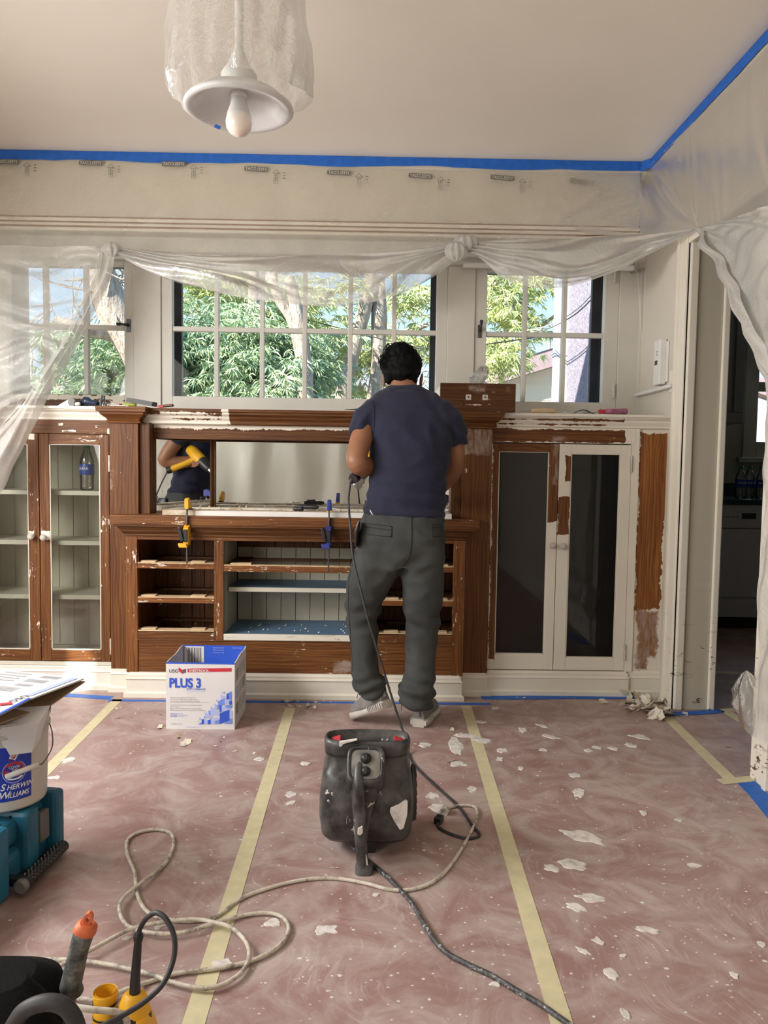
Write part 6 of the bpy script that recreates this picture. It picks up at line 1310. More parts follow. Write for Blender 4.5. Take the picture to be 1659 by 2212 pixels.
# ================================================================ THE MAN
def bake(o, fn=None, extra=None):
    dg = bpy.context.evaluated_depsgraph_get(); dg.update(); ev = o.evaluated_get(dg)
    me = bpy.data.meshes.new_from_object(ev); o.modifiers.clear(); old = o.data; o.data = me; bpy.data.meshes.remove(old)
    if fn:
        n = len(me.vertices); co = np.empty(n*3); me.vertices.foreach_get('co', co); co = co.reshape(-1, 3)
        nr = np.array([v.normal[:] for v in me.vertices]); o0 = np.array(ORG[o.name] if o.name in ORG else (0, 0, 0))
        co = fn(co+o0, nr)-o0; me.vertices.foreach_set('co', co.ravel())
    me.polygons.foreach_set('use_smooth', [True]*len(me.polygons)); me.update(); return o
def remesh(o, vox, smooth=6):
    r = o.modifiers.new('r', 'REMESH'); r.mode = 'VOXEL'; r.voxel_size = vox
    s = o.modifiers.new('s', 'SMOOTH'); s.iterations = smooth; s.factor = .5
man = thing('person', 'man seen from behind in a navy T-shirt and grey trousers, bent over the sideboard top', 'person', A(860, 1560, Z=0))
M['skin'] = plain('skin', (.28, .125, .065), .5, var=.08, scale=14)
def row(y, xl, xr, Y, dy, ymid=None):
    c = A((xl+xr)/2, y, Y=Y); hw = (xr-xl)/2/FPX*Y; return (c, (hw, 0, 0), (0, dy, 0))
def limb(mb, pts, n=20):   # (px, py, Y, radius)
    P = [A(a_, b_, Y=c_) for a_, b_, c_, _ in pts]; mb.tube(spline(P, 5), [r for r in np.interp(np.linspace(0, len(pts)-1, 5*(len(pts)-1)+1), range(len(pts)), [q[3] for q in pts])], n); return P
bm_ = MB()
# torso and neck
bm_.loft([row(1200, 790, 945, 3.32, .09), row(1150, 785, 950, 3.31, .11), row(1090, 797, 955, 3.33, .10), row(1000, 805, 962, 3.36, .11), row(930, 806, 964, 3.38, .105), row(892, 806, 958, 3.40, .080), row(870, 826, 932, 3.42, .052), row(848, 842, 902, 3.435, .052), row(825, 843, 900, 3.455, .052), row(800, 845, 898, 3.475, .055)], 36)
# head: skull, jaw, nose, ears
hc = A(867, 792, Y=3.495)
fwd = Vector((0, .80, -.60)); upn = Vector((0, .60, .80))
def hp(x, f, u): return hc+Vector((x, 0, 0))+fwd*f+upn*u
def ball(mb, c, rx, ry, rz, n=18, ax=None):
    ax = ax or (Vector((1, 0, 0)), fwd, upn); R = []
    for j in range(n+1):
        th = PI*j/n; R.append([Vector(c)+ax[0]*(rx*math.sin(th)*math.cos(2*PI*k/n))+ax[1]*(ry*math.sin(th)*math.sin(2*PI*k/n))-ax[2]*(rz*math.cos(th)) for k in range(n)])
    mb.rings(R[1:-1], True, True)
ball(bm_, hp(0, 0, .015), .074, .092, .098); ball(bm_, hp(0, .030, -.055), .058, .062, .062); ball(bm_, hp(0, .062, -.090), .030, .028, .026)
bm_.tube([hp(0, .088, .005), hp(0, .104, -.020), hp(0, .108, -.034)], [.010, .013, .015], 12); ball(bm_, hp(.012, .098, -.036), .008, .010, .008, 10); ball(bm_, hp(-.012, .098, -.036), .008, .010, .008, 10)
for s_ in (-1, 1):
    e_ = A(829 if s_ < 0 else 910, 820, Y=3.475); ball(bm_, e_, .008, .021, .033, 14, (Vector((1, 0, 0)), Vector((0, 1, 0)), Vector((s_*.15, -.2, 1)).normalized())); ball(bm_, e_+Vector((0, .010, -.022)), .007, .012, .013, 10)
    bm_.tube([hp(s_*.020, .088, .018), hp(s_*.038, .084, .019), hp(s_*.054, .070, .015)], [.007, .008, .006], 8)
ball(bm_, hp(0, .092, -.060), .024, .010, .007, 12)
# arms: left (picture left) bent, right reaching down to the work
AL = limb(bm_, [(822, 898, 3.40, .042), (797, 910, 3.38, .046), (782, 945, 3.33, .049), (771, 985, 3.28, .046), (774, 1003, 3.27, .044), (789, 1008, 3.33, .044), (803, 1004, 3.41, .037), (806, 1001, 3.47, .027), (805, 1001, 3.50, .026)])
AR = limb(bm_, [(942, 898, 3.40, .042), (966, 910, 3.39, .046), (980, 950, 3.40, .046), (983, 995, 3.43, .042), (974, 1022, 3.49, .043), (952, 1050, 3.58, .037), (932, 1068, 3.66, .028), (926, 1073, 3.69, .027)])
def hand(mb, wrist, d, pn_, side, curl=.9, s=1.0):
    """palm and five separate bent fingers; d = along the hand, pn_ = out of the palm, side = towards the thumb"""
    d = Vector(d).normalized(); pn_ = Vector(pn_).normalized(); sd_ = Vector(side).normalized(); w_ = Vector(wrist)
    mb.loft([(w_, sd_*.026*s, pn_*.018*s), (w_+d*.03*s, sd_*.036*s, pn_*.016*s), (w_+d*.065*s, sd_*.042*s, pn_*.014*s), (w_+d*.088*s, sd_*.040*s, pn_*.011*s)], 20)
    for k, (o_, L) in enumerate(((.030, .070), (.010, .080), (-.010, .074), (-.029, .060))):
        p = w_+d*.075*s+sd_*o_*s; q = d.copy(); P = [p]
        for j, f in enumerate((.42, .32, .26)):
            a_ = curl*(.55 if j == 0 else .95); q = (q*math.cos(a_)+pn_*math.sin(a_)).normalized(); p = p+q*L*f*s; P.append(p)
        P.insert(0, w_+d*.055*s+sd_*o_*.9*s); mb.tube(P, [.009*s, .0095*s, .0088*s, .0080*s, .0068*s], 10)
    t0 = w_+d*.022*s+sd_*.030*s; t1 = t0+(sd_*.8+d*.7+pn_*.2).normalized()*.038*s; t2 = t1+(d*.8+sd_*.1+pn_*.55).normalized()*.030*s; t3 = t2+(d*.75-sd_*.3+pn_*.6).normalized()*.024*s
    mb.tube([w_+d*.012*s+sd_*.014*s, t0, t1, t2, t3], [.014*s, .0125*s, .0105*s, .0098*s, .0078*s], 12)
hw_ = A(805, 1001, Y=3.50); hand(bm_, A(801, 1003, Y=3.40), gd*.4+Vector((-.35, .5, -.05)), (-.55, -.2, -.8), (.2, .75, .5), 1.0)
wr2 = A(926, 1073, Y=3.69); hand(bm_, wr2, (-.55, .55, -.45), (-.2, -.35, -.9), (-.75, -.6, .2), .75)
# legs and feet inside the clothes
limb(bm_, [(820, 1185, 3.31, .075), (800, 1260, 3.34, .066), (784, 1325, 3.37, .055), (785, 1390, 3.34, .046), (796, 1470, 3.31, .034), (803, 1505, 3.31, .03)])
limb(bm_, [(912, 1185, 3.31, .075), (914, 1260, 3.31, .066), (910, 1330, 3.32, .062), (908, 1400, 3.31, .048), (904, 1480, 3.28, .036), (903, 1530, 3.28, .036)])
bd = mkobj('body', bm_, M['skin'], man); remesh(bd, .0055, 5); bake(bd)
mb = MB()
for s_ in (-1, 1): ball(mb, hp(s_*.031, .082, .002), .011, .008, .008, 12)
mkobj('eyes', mb, M['white'], man)
mb = MB(); mb.tube([hp(-.020, .098, -.062), hp(0, .104, -.060), hp(.020, .098, -.062)], .004, 8); mkobj('lips', mb, plain('lips', (.25, .08, .06), .5), man)
# hair
m, t, b = newmat('black_hair'); t.links.new(ramp(t, noi(t, pos(t, (60, 60, 14)), 3, 4), [(.3, (.0012, .0012, .0015)), (.7, (.005, .0048, .0055))]), b.inputs['Base Color']); b.inputs['Roughness'].default_value = .6; b.inputs['Specular IOR Level'].default_value = .12; bump(t, b, noi(t, pos(t, (90, 90, 18)), 3, 4), .8, .004); M['hair'] = m
hb2 = MB(); axw = (Vector((1, 0, 0)), Vector((0, 1, 0)), Vector((0, 0, 1)))
hcc = A(867, 788, Y=3.48)
ball(hb2, hcc+Vector((0, .015, 0)), .093, .100, .092, 24, axw); ball(hb2, A(867, 806, Y=3.45), .080, .070, .048, 18, axw); ball(hb2, A(845, 818, Y=3.45), .026, .034, .028, 14, axw); ball(hb2, A(892, 820, Y=3.45), .024, .034, .028, 14, axw); ball(hb2, A(860, 766, Y=3.47), .062, .08, .050, 16, axw)
hr = mkobj('hair', hb2, M['hair'], man); remesh(hr, .006, 3)
def hairfn(co, nr):
    d = np.array([.0075*mnoise.noise(Vector((c[0]*38, c[1]*38, c[2]*26)))+.004*mnoise.noise(Vector((c[0]*90, c[1]*90, c[2]*60))) for c in co]); return co+nr*d[:, None]
bake(hr, hairfn)
mb = MB()
for i in range(260):
    a_ = rng.uniform(-PI*.55, PI*.55); px = 867+44*math.sin(a_)*rng.uniform(.55, 1.0); py = 788-44*math.cos(a_)*rng.uniform(.75, .98)
    c = A(px, py, Y=3.46+rng.uniform(-.05, .03)); n_ = Vector((math.sin(a_), 0, math.cos(a_))); tgt = Vector((n_.z, rng.uniform(-.6, .6), -n_.x))*(1 if rng.rand() < .5 else -1); L = rng.uniform(.018, .036) if px < 862 or py < 752 else rng.uniform(.010, .018)
    mb.tube([c, c+n_*L*.40+tgt*L*.25, c+n_*L*.45+tgt*L*.6, c+n_*L*.15+tgt*L*.95], [.0022, .0019, .0014, .0006], 5)
for pts in (((828, 756), (838, 742), (842, 748), (846, 758)), ((832, 760), (836, 745), (846, 742), (852, 752)), ((862, 752), (868, 741), (876, 741), (880, 748)), ((838, 756), (834, 748), (839, 744), (845, 750))):
    mb.tube(spline([A(x, y, Y=3.46) for x, y in pts], 5), .0018, 6)
tag(mkobj('hair_strands', mb, M['hair'], hr), kind='stuff')
# T-shirt
m, t, b = newmat('navy_shirt'); n1 = noi(t, pos(t, (1, 1, 1)), 260, 2); t.links.new(ramp(t, n1, [(.3, (.006, .0075, .024)), (.7, (.014, .016, .043))]), b.inputs['Base Color']); b.inputs['Roughness'].default_value = .9; b.inputs['Sheen Weight'].default_value = .08; bump(t, b, n1, .2, .001); M['shirt'] = m
s1 = MB()
s1.loft([row(1114, 784, 963, 3.325, .125), row(1098, 787, 963, 3.33, .122), row(1060, 795, 966, 3.345, .122), row(1000, 798, 970, 3.365, .13), row(950, 797, 974, 3.38, .135), row(915, 782, 981, 3.39, .128), row(895, 779, 984, 3.40, .115), row(876, 785, 976, 3.41, .095), row(861, 797, 962, 3.42, .078), row(850, 811, 942, 3.43, .066), row(841, 828, 922, 3.44, .058), row(833, 840, 908, 3.45, .054)], 48, p=2.3)
def sleeve(mb, pts):
    P = [A(a_, b_, Y=c_) for a_, b_, c_, _, _ in pts]
    R = []
    for i, p in enumerate(P):
        d = (P[min(i+1, len(P)-1)]-P[max(0, i-1)]).normalized(); u = Vector((d.z, 0, -d.x)).normalized(); v = d.cross(u); R.append((p, u*pts[i][3], v*pts[i][4]))
    mb.loft(R, 28)
sleeve(s1, [(830, 884, 3.41, .062, .070), (806, 888, 3.40, .062, .074), (789, 908, 3.375, .060, .072), (781, 928, 3.355, .056, .064), (778, 942, 3.34, .052, .058)])
sleeve(s1, [(930, 884, 3.41, .060, .070), (955, 889, 3.40, .060, .073), (974, 912, 3.39, .056, .066), (984, 938, 3.39, .050, .058), (986, 958, 3.395, .046, .052)])
sh_ = mkobj('tshirt', s1, M['shirt'], man); remesh(sh_, .008, 5)
ZB1 = ZZ(870, 1070, 3.3)
def shirtfn(co, nr):
    out = co.copy()
    for i, c in enumerate(co):
        low_ = max(0, min(1, (ZB1+.13-c[2])/.16)); cx_ = c[0]-.10
        d = .0055*low_*math.sin(c[2]*95+2.2*mnoise.noise(Vector((c[0]*7, c[1]*5, c[2]*3)))+cx_*9)
        d += .010*mnoise.noise(Vector((c[0]*6+c[2]*5, c[1]*6, c[2]*6-c[0]*3)))+.010*(.5-abs(mnoise.noise(Vector((c[0]*8+c[2]*7, c[1]*8, c[2]*10-c[0]*5)))))-.004
        if c[2] > ZB1+.12: d += .004*math.sin(70*(c[2]*.7+abs(cx_)*1.1)+4*mnoise.noise(Vector((c[0]*8, 0, c[2]*8))))*max(0, abs(cx_)*9-.6)*.6
        out[i] = c+nr[i]*d
    return out
bake(sh_, shirtfn)
mkobj('paint_streak', MB().tube(spline([A(799, 1101, Y=3.205), A(803, 1109, Y=3.203), A(806, 1113, Y=3.203)], 3), [.001]+[.0025]*4+[.001]*2, 6), M['white'], sh_)
# trousers
m, t, b = newmat('grey_trousers'); n1 = noi(t, pos(t), 5, 4); t.links.new(ramp(t, n1, [(.3, (.026, .028, .028)), (.7, (.056, .060, .058))]), b.inputs['Base Color']); b.inputs['Roughness'].default_value = .85; bump(t, b, noi(t, pos(t), 300, 2), .25, .0008); M['pants'] = m
tr = MB()
tr.loft([row(1102, 790, 962, 3.325, .110), row(1130, 778, 963, 3.315, .122), row(1160, 770, 964, 3.305, .130), row(1195, 764, 964, 3.305, .125), row(1225, 760, 962, 3.31, .115)], 48, p=2.4)
tr.loft([row(1180, 768, 872, 3.305, .12), row(1225, 757, 868, 3.31, .115), row(1262, 749, 851, 3.33, .108), row(1300, 745, 829, 3.35, .096), row(1335, 747, 820, 3.365, .088), row(1370, 751, 819, 3.36, .080), row(1410, 755, 817, 3.34, .076), row(1450, 757, 818, 3.325, .078), row(1472, 758, 836, 3.315, .086), row(1486, 768, 838, 3.31, .084), row(1502, 774, 826, 3.31, .078)], 36, p=2.3)
tr.loft([row(1180, 862, 964, 3.305, .12), row(1225, 864, 962, 3.305, .115), row(1265, 867, 961, 3.31, .108), row(1310, 869, 956, 3.315, .098), row(1350, 872, 950, 3.315, .088), row(1390, 875, 945, 3.31, .082), row(1430, 876, 940, 3.30, .078), row(1462, 872, 940, 3.29, .082), row(1482, 860, 943, 3.285, .088), row(1505, 861, 941, 3.28, .086), row(1520, 866, 936, 3.28, .080), row(1530, 872, 932, 3.28, .076)], 36, p=2.3)
tp_ = mkobj('trousers', tr, M['pants'], man); remesh(tp_, .008, 5)
def zy(y): return ZZ(850, y, 3.3)
def pantfn(co, nr):
    out = co.copy()
    for i, c in enumerate(co):
        z = c[2]; hem = max(0, min(1, (zy(1440)-z)/.08)); knee = math.exp(-((z-zy(1330))/.07)**2); sd_ = 1 if c[0] > .115 else -1
        d = .0075*hem*math.sin(z*(105+30*mnoise.noise(Vector((c[0]*3, 2, z*2))))+sd_*c[0]*18+2.5*mnoise.noise(Vector((c[0]*9, c[1]*7, z*4))))
        d += .0045*knee*math.sin(z*75+sd_*(c[0]-.1)*26)+.007*mnoise.noise(Vector((c[0]*7+z*3, c[1]*7, z*5)))+.011*(.5-abs(mnoise.noise(Vector((c[0]*9+z*7, c[1]*8, z*12-c[0]*6)))))-.0045
        cr_ = math.exp(-((z-zy(1222))/.05)**2)*math.exp(-((c[0]-.115)/.10)**2); d += .006*cr_*math.sin(60*(z-abs(c[0]-.115)*.9))
        out[i] = c+nr[i]*d
    return out
bake(tp_, pantfn)
mseam = plain('dark_seam', (.018, .020, .020), .8)
dgp = None
from mathutils.bvhtree import BVHTree
def surf(o, px, py, off=.002):
    bv = surf.c.get(o.name)
    if bv is None:
        o0 = Vector(ORG[o.name]); bv = BVHTree.FromPolygons([v.co+o0 for v in o.data.vertices], [tuple(p.vertices) for p in o.data.polygons]); surf.c[o.name] = bv
    d = (A(px, py, Y=3.0)-Vector((0, 0, CAMH))).normalized(); h = bv.ray_cast(Vector((0, 0, CAMH)), d)
    return (h[0]-d*off) if h[0] is not None else A(px, py, Y=3.2)
surf.c = {}
def seam(o, pts, r=.0016, m=None, name='seam'): return mkobj(name, MB().tube([surf(o, *p) for p in pts], r, 6), m or mseam, o)
def densify(pts, k=6):
    s = spline([(x, y, 0) for x, y in pts], k); return [(p.x, p.y) for p in s]
seam(tp_, densify([(889, 1116), (889, 1150), (888, 1180), (882, 1205), (868, 1222)]))
for pts in ([(789, 1130), (846, 1137), (845, 1160), (788, 1153), (789, 1130)], [(790, 1138), (846, 1145)], [(933, 1133), (961, 1131), (961, 1158), (934, 1159), (933, 1133)], [(934, 1139), (961, 1137)]):
    q = []
    for a_, b2 in zip(pts[:-1], pts[1:]): q += lerp2(a_, b2, 5)
    seam(tp_, q, .0017, name='back_pocket')
seam(tp_, densify([(776, 1125), (769, 1150), (768, 1180)]), .004, M['black'], 'side_pocket')
seam(tp_, densify([(770, 1190), (756, 1240), (752, 1290), (755, 1340), (759, 1400), (762, 1450)]), .0012)
seam(sh_, densify([(843, 845), (868, 838), (905, 843)]), .0016, plain('navy_seam', (.012, .013, .03), .9), 'collar_seam')
seam(sh_, densify([(806, 866), (809, 900), (806, 940)]), .0010, M['shirt'], 'sleeve_seam')
# shoes
M['shoe'] = plain('grey_knit_shoe', (.20, .19, .18), .8, var=.2, scale=30); M['sole'] = plain('dusty_white_sole', (.52, .49, .44), .7, var=.12, scale=20)
def shoe(heel, toe, lift, roll=0, top=.10):
    heel = Vector(heel); toe = Vector(toe); d = (toe-heel); L = d.length; d.normalize(); s_ = d.cross(Vector((0, 0, 1))).normalized(); u = s_.cross(d).normalized()
    up_ = Vector((0, 0, 1))
    prof = [(-.02, .55, .65), (.06, .80, .9), (.2, .86, 1), (.4, .80, .95), (.6, .95, .85), (.78, 1.0, .75), (.92, .80, .62), (1.0, .40, .40)]
    so = MB(); R = []
    for f, w_, _ in prof:
        c = heel+d*L*f; w2 = .046*w_; hgt = .026+(.010 if f < .2 else 0)+.006*math.sin(f*9)*.3
        R.append([c-s_*w2, c-s_*w2*1.04+u*hgt*.6, c-s_*w2*.95+u*hgt, c+s_*w2*.95+u*hgt, c+s_*w2*1.04+u*hgt*.6, c+s_*w2])
    so.rings(R, True); sl = mkobj('sole', so, M['sole'], man, bevel=0)
    for k in range(9):
        f = -.01+k*.045
        for q in (-1, 1):
            c = heel+d*L*f+s_*q*.046*(.60+.3*min(1, f*6+.3))+u*.020; mkobj('sole_rib', MB().obox(c, d*.0022, s_*.0045, u*.010), M['sole'], sl)
    upm = MB(); R = []
    for f, w_, h in ((.0, .60, .075), (.05, .74, .090), (.15, .78, .098), (.28, .74, .098), (.42, .74, .082), (.58, .86, .062), (.75, .92, .050), (.88, .78, .042), (.97, .42, .034)):
        c = heel+d*L*f+u*.020; w2 = .043*w_; r = []
        for k in range(16):
            a_ = PI*k/15; r.append(c+s_*(-w2*math.cos(a_))*(1 if True else 1)+u*(h*math.sin(a_)**.75))
        R.append(r)
    upm.rings(R, True); uo = mkobj('shoe', upm, M['shoe'], man); uo.modifiers.new('sub', 'SUBSURF').levels = 1
    mkobj('heel_tab', MB().tube([heel+u*.05-d*.003, heel+u*.085+d*.004, heel+u*.112+d*.006], [.010, .009, .006], 8), M['shoe'], man)
    return uo
hl_ = A(838, 1528, Y=3.26); tl_ = A(768, 1556, Z=.002)
shoe(A(838, 1530, Y=3.25), A(764, 1556, Z=.004)+Vector((0, .03, 0)), 0)
h2 = A(904, 1572, Z=.001); shoe(Vector((h2.x, h2.y+.01, .001)), Vector((h2.x+.085, h2.y+.26, .001)), 0)
mkobj('shoe_lace', MB().tube(spline([A(780, 1492, Y=3.2), A(773, 1500, Y=3.2), A(771, 1509, Y=3.2)], 4), .0015, 6), M['black'], man)
mkobj('shoe_lace', MB().tube(spline([A(868, 1520, Y=3.19), A(867, 1528, Y=3.19), A(867, 1534, Y=3.19)], 4), .0015, 6), M['black'], man)
mkobj('pocket_cloth', MB().loft([(A(776, 1128, Y=3.24), (.006, 0, 0), (0, .03, 0)), (A(770, 1150, Y=3.24), (.012, 0, 0), (0, .04, 0)), (A(769, 1180, Y=3.25), (.006, 0, 0), (0, .03, 0))], 14), M['black'], man)
# scraper he presses with the right hand
hs = wr2+Vector((-.55, .55, -.45)).normalized()*.08
handtool('paint_scraper', 'yellow-handled scraper pressed on the board by his right hand', 'scraper', hs+Vector((.05, -.01, .0)), hs+Vector((-.07, .02, -.01)), .013, M['yellow'], (hs.x-.13, hs.y+.03, zk+.003), M['steel'], .02)

# ================================================================ OUTSIDE
m, t, b = newmat('lawn'); t.links.new(ramp(t, noi(t, pos(t), 2, 4), [(.3, (.15, .14, .09)), (.7, (.24, .22, .15))]), b.inputs['Base Color']); b.inputs['Roughness'].default_value = .95
gr_ = MB(); gr_.grid([[Vector((x, y, -.7)) for x in (-40, 40)] for y in (4.6, 70)], False); struct('ground', gr_, m)
def leafmat(name, stops):
    m, t, b = newmat(name); p0 = pos(t); n = math_(t, 'ADD', math_(t, 'MULTIPLY', noi(t, p0, 1.1, 3), .6), math_(t, 'MULTIPLY', noi(t, p0, 14, 2), .4))
    t.links.new(ramp(t, n, stops), b.inputs['Base Color']); b.inputs['Roughness'].default_value = .6; b.inputs['Specular IOR Level'].default_value = .3
    return m
M['pine_d'] = leafmat('dark_needles', [(.35, (.18, .28, .17)), (.5, (.34, .46, .25)), (.66, (.58, .66, .38))])
M['pine_y'] = leafmat('yellow_green_needles', [(.34, (.24, .33, .14)), (.5, (.52, .58, .24)), (.66, (.80, .82, .38))])
m, t, b = newmat('bark'); t.links.new(ramp(t, noi(t, pos(t, (6, 6, 1.6)), 3, 5, .7), [(.35, (.28, .22, .17)), (.6, (.55, .46, .37)), (.8, (.70, .62, .52))]), b.inputs['Base Color']); b.inputs['Roughness'].default_value = .95; bump(t, b, noi(t, pos(t, (6, 6, 1.6)), 3, 5, .7), 1, .05); M['bark'] = m
def needles_np(C0, S, D, rs):
    """drooping sprays of needle blades at points C0 with sizes S and directions D -> verts, faces"""
    n = 13; N_ = len(C0); C0 = np.repeat(C0, n, 0); S = np.repeat(S, n)*rs.uniform(.7, 1.2, N_*n); D = np.repeat(D, n, 0)
    D /= np.linalg.norm(D, axis=1)[:, None]+1e-9; sd_ = np.stack([D[:, 1], -D[:, 0], np.zeros(len(D))], 1)
    a_ = np.tile((np.arange(n)/(n-1)-.5)*2.8, N_)+rs.uniform(-.2, .2, N_*n)
    d = D*np.cos(a_)[:, None]+sd_*np.sin(a_)[:, None]; d[:, 2] += rs.uniform(-.9, .15, N_*n); d /= np.linalg.norm(d, axis=1)[:, None]
    w_ = np.cross(d, rs.normal(0, 1, (N_*n, 3))+np.array([0, 0, .6])); w_ /= np.linalg.norm(w_, axis=1)[:, None]; w_ *= (S*.055)[:, None]
    e_ = C0+d*(S*.55)[:, None]; tip = C0+d*S[:, None]; tip[:, 2] -= S*.25
    V = np.stack([C0-w_*.4, C0+w_*.4, e_+w_, e_-w_, tip], 1).reshape(-1, 3); b0 = np.arange(N_*n)*5
    return V, b0
def tree(label, boughs, trunks, m, seed, s=.32, name='pine_tree', spread=.9, twigs=()):
    """boughs: (px,py,Y,rx,rz,n) masses of foliage; trunks: lists of (px,py,Y,r)"""
    rs = np.random.RandomState(seed); t0 = trunks[0][0] if trunks else boughs[0]
    P0 = A(t0[0], t0[1], Y=t0[2]); o = thing(name, label, 'tree', (P0.x, P0.y, -.7))
    for tr_ in trunks:
        P = [A(a_, b_, Y=c_) for a_, b_, c_, _ in tr_]; R_ = [q[3] for q in tr_]
        if P[0].z > .2 and tr_ is trunks[0]: P.insert(0, Vector((P[0].x, P[0].y, -.7))); R_.insert(0, R_[0]*1.15)
        S = spline(P, 6); rr = np.interp(np.linspace(0, len(P)-1, len(S)), range(len(P)), R_); S = [p+Vector((mnoise.noise(p*1.3)*.05, 0, 0)) for p in S]
        mkobj('trunk' if tr_ is trunks[0] else 'limb', MB().tube(S, list(rr), 12), M['bark'], o)
    bw2 = MB(); CC = []; DD = []; s = s*.40
    for (px, py, Y, rx, rz, n) in boughs:
        n = int(n*2.3)
        c = A(px, py, Y=Y); hub = c+Vector((0, 0, -rz*.2))
        for k in range(max(3, n//60)):
            a_ = rs.uniform(0, 2*PI); tip = c+Vector((math.cos(a_)*rx, rs.uniform(-.5, .5)*spread, rs.uniform(-.8, .8)*rz)); mid_ = hub.lerp(tip, .5)+Vector((0, 0, .1)); bw2.tube([hub, mid_, tip], [.035, .02, .008], 5)
        nc = max(4, n//14); cen = rs.normal(0, 1, (nc, 3)); cen /= np.linalg.norm(cen, axis=1)[:, None]; cen *= (rs.uniform(.1, 1, nc)**.5)[:, None]   # sprays gather in clumps
        d = cen[rs.randint(0, nc, n)]*np.array([rx, spread, rz])+rs.normal(0, 1, (n, 3))*np.array([.16, .16, .06]); CC.append(np.array(c)+d); DD.append(np.stack([d[:, 0]/rx+rs.uniform(-.6, .6, n), -.5+rs.uniform(-.6, .4, n), np.zeros(n)], 1))
    if boughs:
        CC = np.concatenate(CC); DD = np.concatenate(DD); V, b0 = needles_np(CC, s*rs.uniform(.7, 1.3, len(CC)), DD, rs); nf = len(b0)
        me = bpy.data.meshes.new('foliage'); me.vertices.add(len(V)); me.vertices.foreach_set('co', (V-np.array(ORG[o.name])).ravel())
        idx = np.stack([b0, b0+1, b0+2, b0+3, b0+3, b0+2, b0+4], 1).ravel(); me.loops.add(len(idx)); me.loops.foreach_set('vertex_index', idx)
        st_ = np.stack([np.arange(nf)*7, np.arange(nf)*7+4], 1).ravel(); me.polygons.add(len(st_)); me.polygons.foreach_set('loop_start', st_); me.polygons.foreach_set('loop_total', np.tile([4, 3], nf)); me.update(calc_edges=True); me.materials.append(m)
        fo_ = bpy.data.objects.new('foliage', me); C.objects.link(fo_); fo_.parent = o; ORG[fo_.name] = ORG[o.name]; tag(fo_, kind='stuff'); mkobj('branches', bw2, M['bark'], o)
    if twigs:
        tw = MB()
        for (px, py, Y, rx, rz, n) in twigs:
            for k in range(n):
                p = A(px, py, Y=Y)+Vector((rs.uniform(-1, 1)*rx, rs.uniform(-.3, .3), rs.uniform(-1, 1)*rz)); d = Vector((rs.uniform(-1, 1), rs.uniform(-.3, .3), rs.uniform(-.5, 1))).normalized(); q1_ = p+d*.25; d2 = (d+Vector((rs.uniform(-1, 1), 0, rs.uniform(-1, 1)))*.7).normalized(); tw.tube([p, q1_, q1_+d2*.22, q1_+d2*.4+Vector((.05, 0, .05))], [.012, .009, .006, .003], 4)
        tag(mkobj('twigs', tw, M['bark'], o), kind='stuff')
    return o
tree('dense green pine filling the left half of the middle window', [(430, 800, 9.0, .75, .55, 300), (520, 760, 9.2, .75, .50, 300), (470, 700, 9.5, .6, .35, 150), (600, 800, 9.4, .6, .5, 220), (400, 740, 9, .4, .4, 130), (560, 830, 8.8, .7, .3, 180), (330, 780, 9, .6, .7, 120), (650, 790, 9.6, .4, .5, 100)], [[(545, 900, 9.8, .12), (543, 760, 9.8, .10), (548, 660, 9.8, .08), (552, 560, 9.8, .06)]], M['pine_d'], 1)
tree('pine with high pale boughs behind the dense green one', [(430, 610, 11, .5, .3, 90), (560, 660, 11, .9, .35, 150), (500, 610, 11, .7, .3, 110), (620, 700, 11, .5, .5, 110), (690, 640, 11, .7, .3, 80)], [[(662, 900, 8.4, .09), (655, 760, 8.4, .085), (640, 680, 8.4, .075), (625, 600, 8.4, .06)], [(655, 800, 8.4, .05), (632, 700, 8.4, .055), (600, 640, 8.4, .055), (585, 570, 8.4, .045)]], M['pine_y'], 2)
tree('yellow-green pine with a leaning forked trunk behind the middle window', [(715, 770, 12, .5, .4, 80), (830, 740, 12, .8, .35, 80), (900, 650, 12, .6, .3, 70), (780, 840, 12.5, .7, .15, 50), (905, 740, 12, .5, .25, 50), (700, 720, 12, .5, .3, 50), (800, 780, 12, .5, .25, 60)], [[(738, 870, 11, .11), (752, 800, 11, .10), (772, 730, 11, .105), (792, 655, 11, .10), (806, 560, 11, .08)], [(806, 880, 11.1, .10), (815, 780, 11.1, .105), (822, 690, 11.1, .12), (820, 600, 11.1, .10)], [(820, 740, 12.8, .08), (870, 720, 12.8, .06), (925, 700, 12.8, .04)]], M['pine_y'], 3, s=.34)
tree('grey leaning trunk crossing the left window with bare twigs', [], [[(420, 1000, 8.5, .26), (330, 800, 8.3, .23), (268, 700, 8.2, .20), (228, 620, 8.1, .17), (212, 560, 8.0, .14)], [(330, 745, 8.3, .10), (250, 722, 8.2, .09), (180, 710, 8.0, .06), (120, 690, 8, .04)]], M['pine_d'], 4, name='leaning_tree', twigs=[(245, 600, 8.2, .35, .35, 46), (255, 640, 8.4, .2, .2, 24)])
tree('green pine boughs low in the left window', [(240, 800, 9.5, .55, .35, 190), (180, 740, 9.5, .35, .3, 80), (140, 840, 9.5, .7, .15, 60), (230, 750, 9.8, .4, .25, 70)], [[(300, 900, 9.9, .10), (290, 760, 9.9, .08)]], M['pine_d'], 5)
tree('bare leafless shrub standing left behind the left window', [], [[(110, 950, 10, .05), (112, 850, 10, .04), (105, 760, 10, .02)]], M['pine_d'], 6, name='bare_shrub', twigs=[(120, 800, 10, .5, .6, 90), (60, 780, 10, .5, .7, 60)])
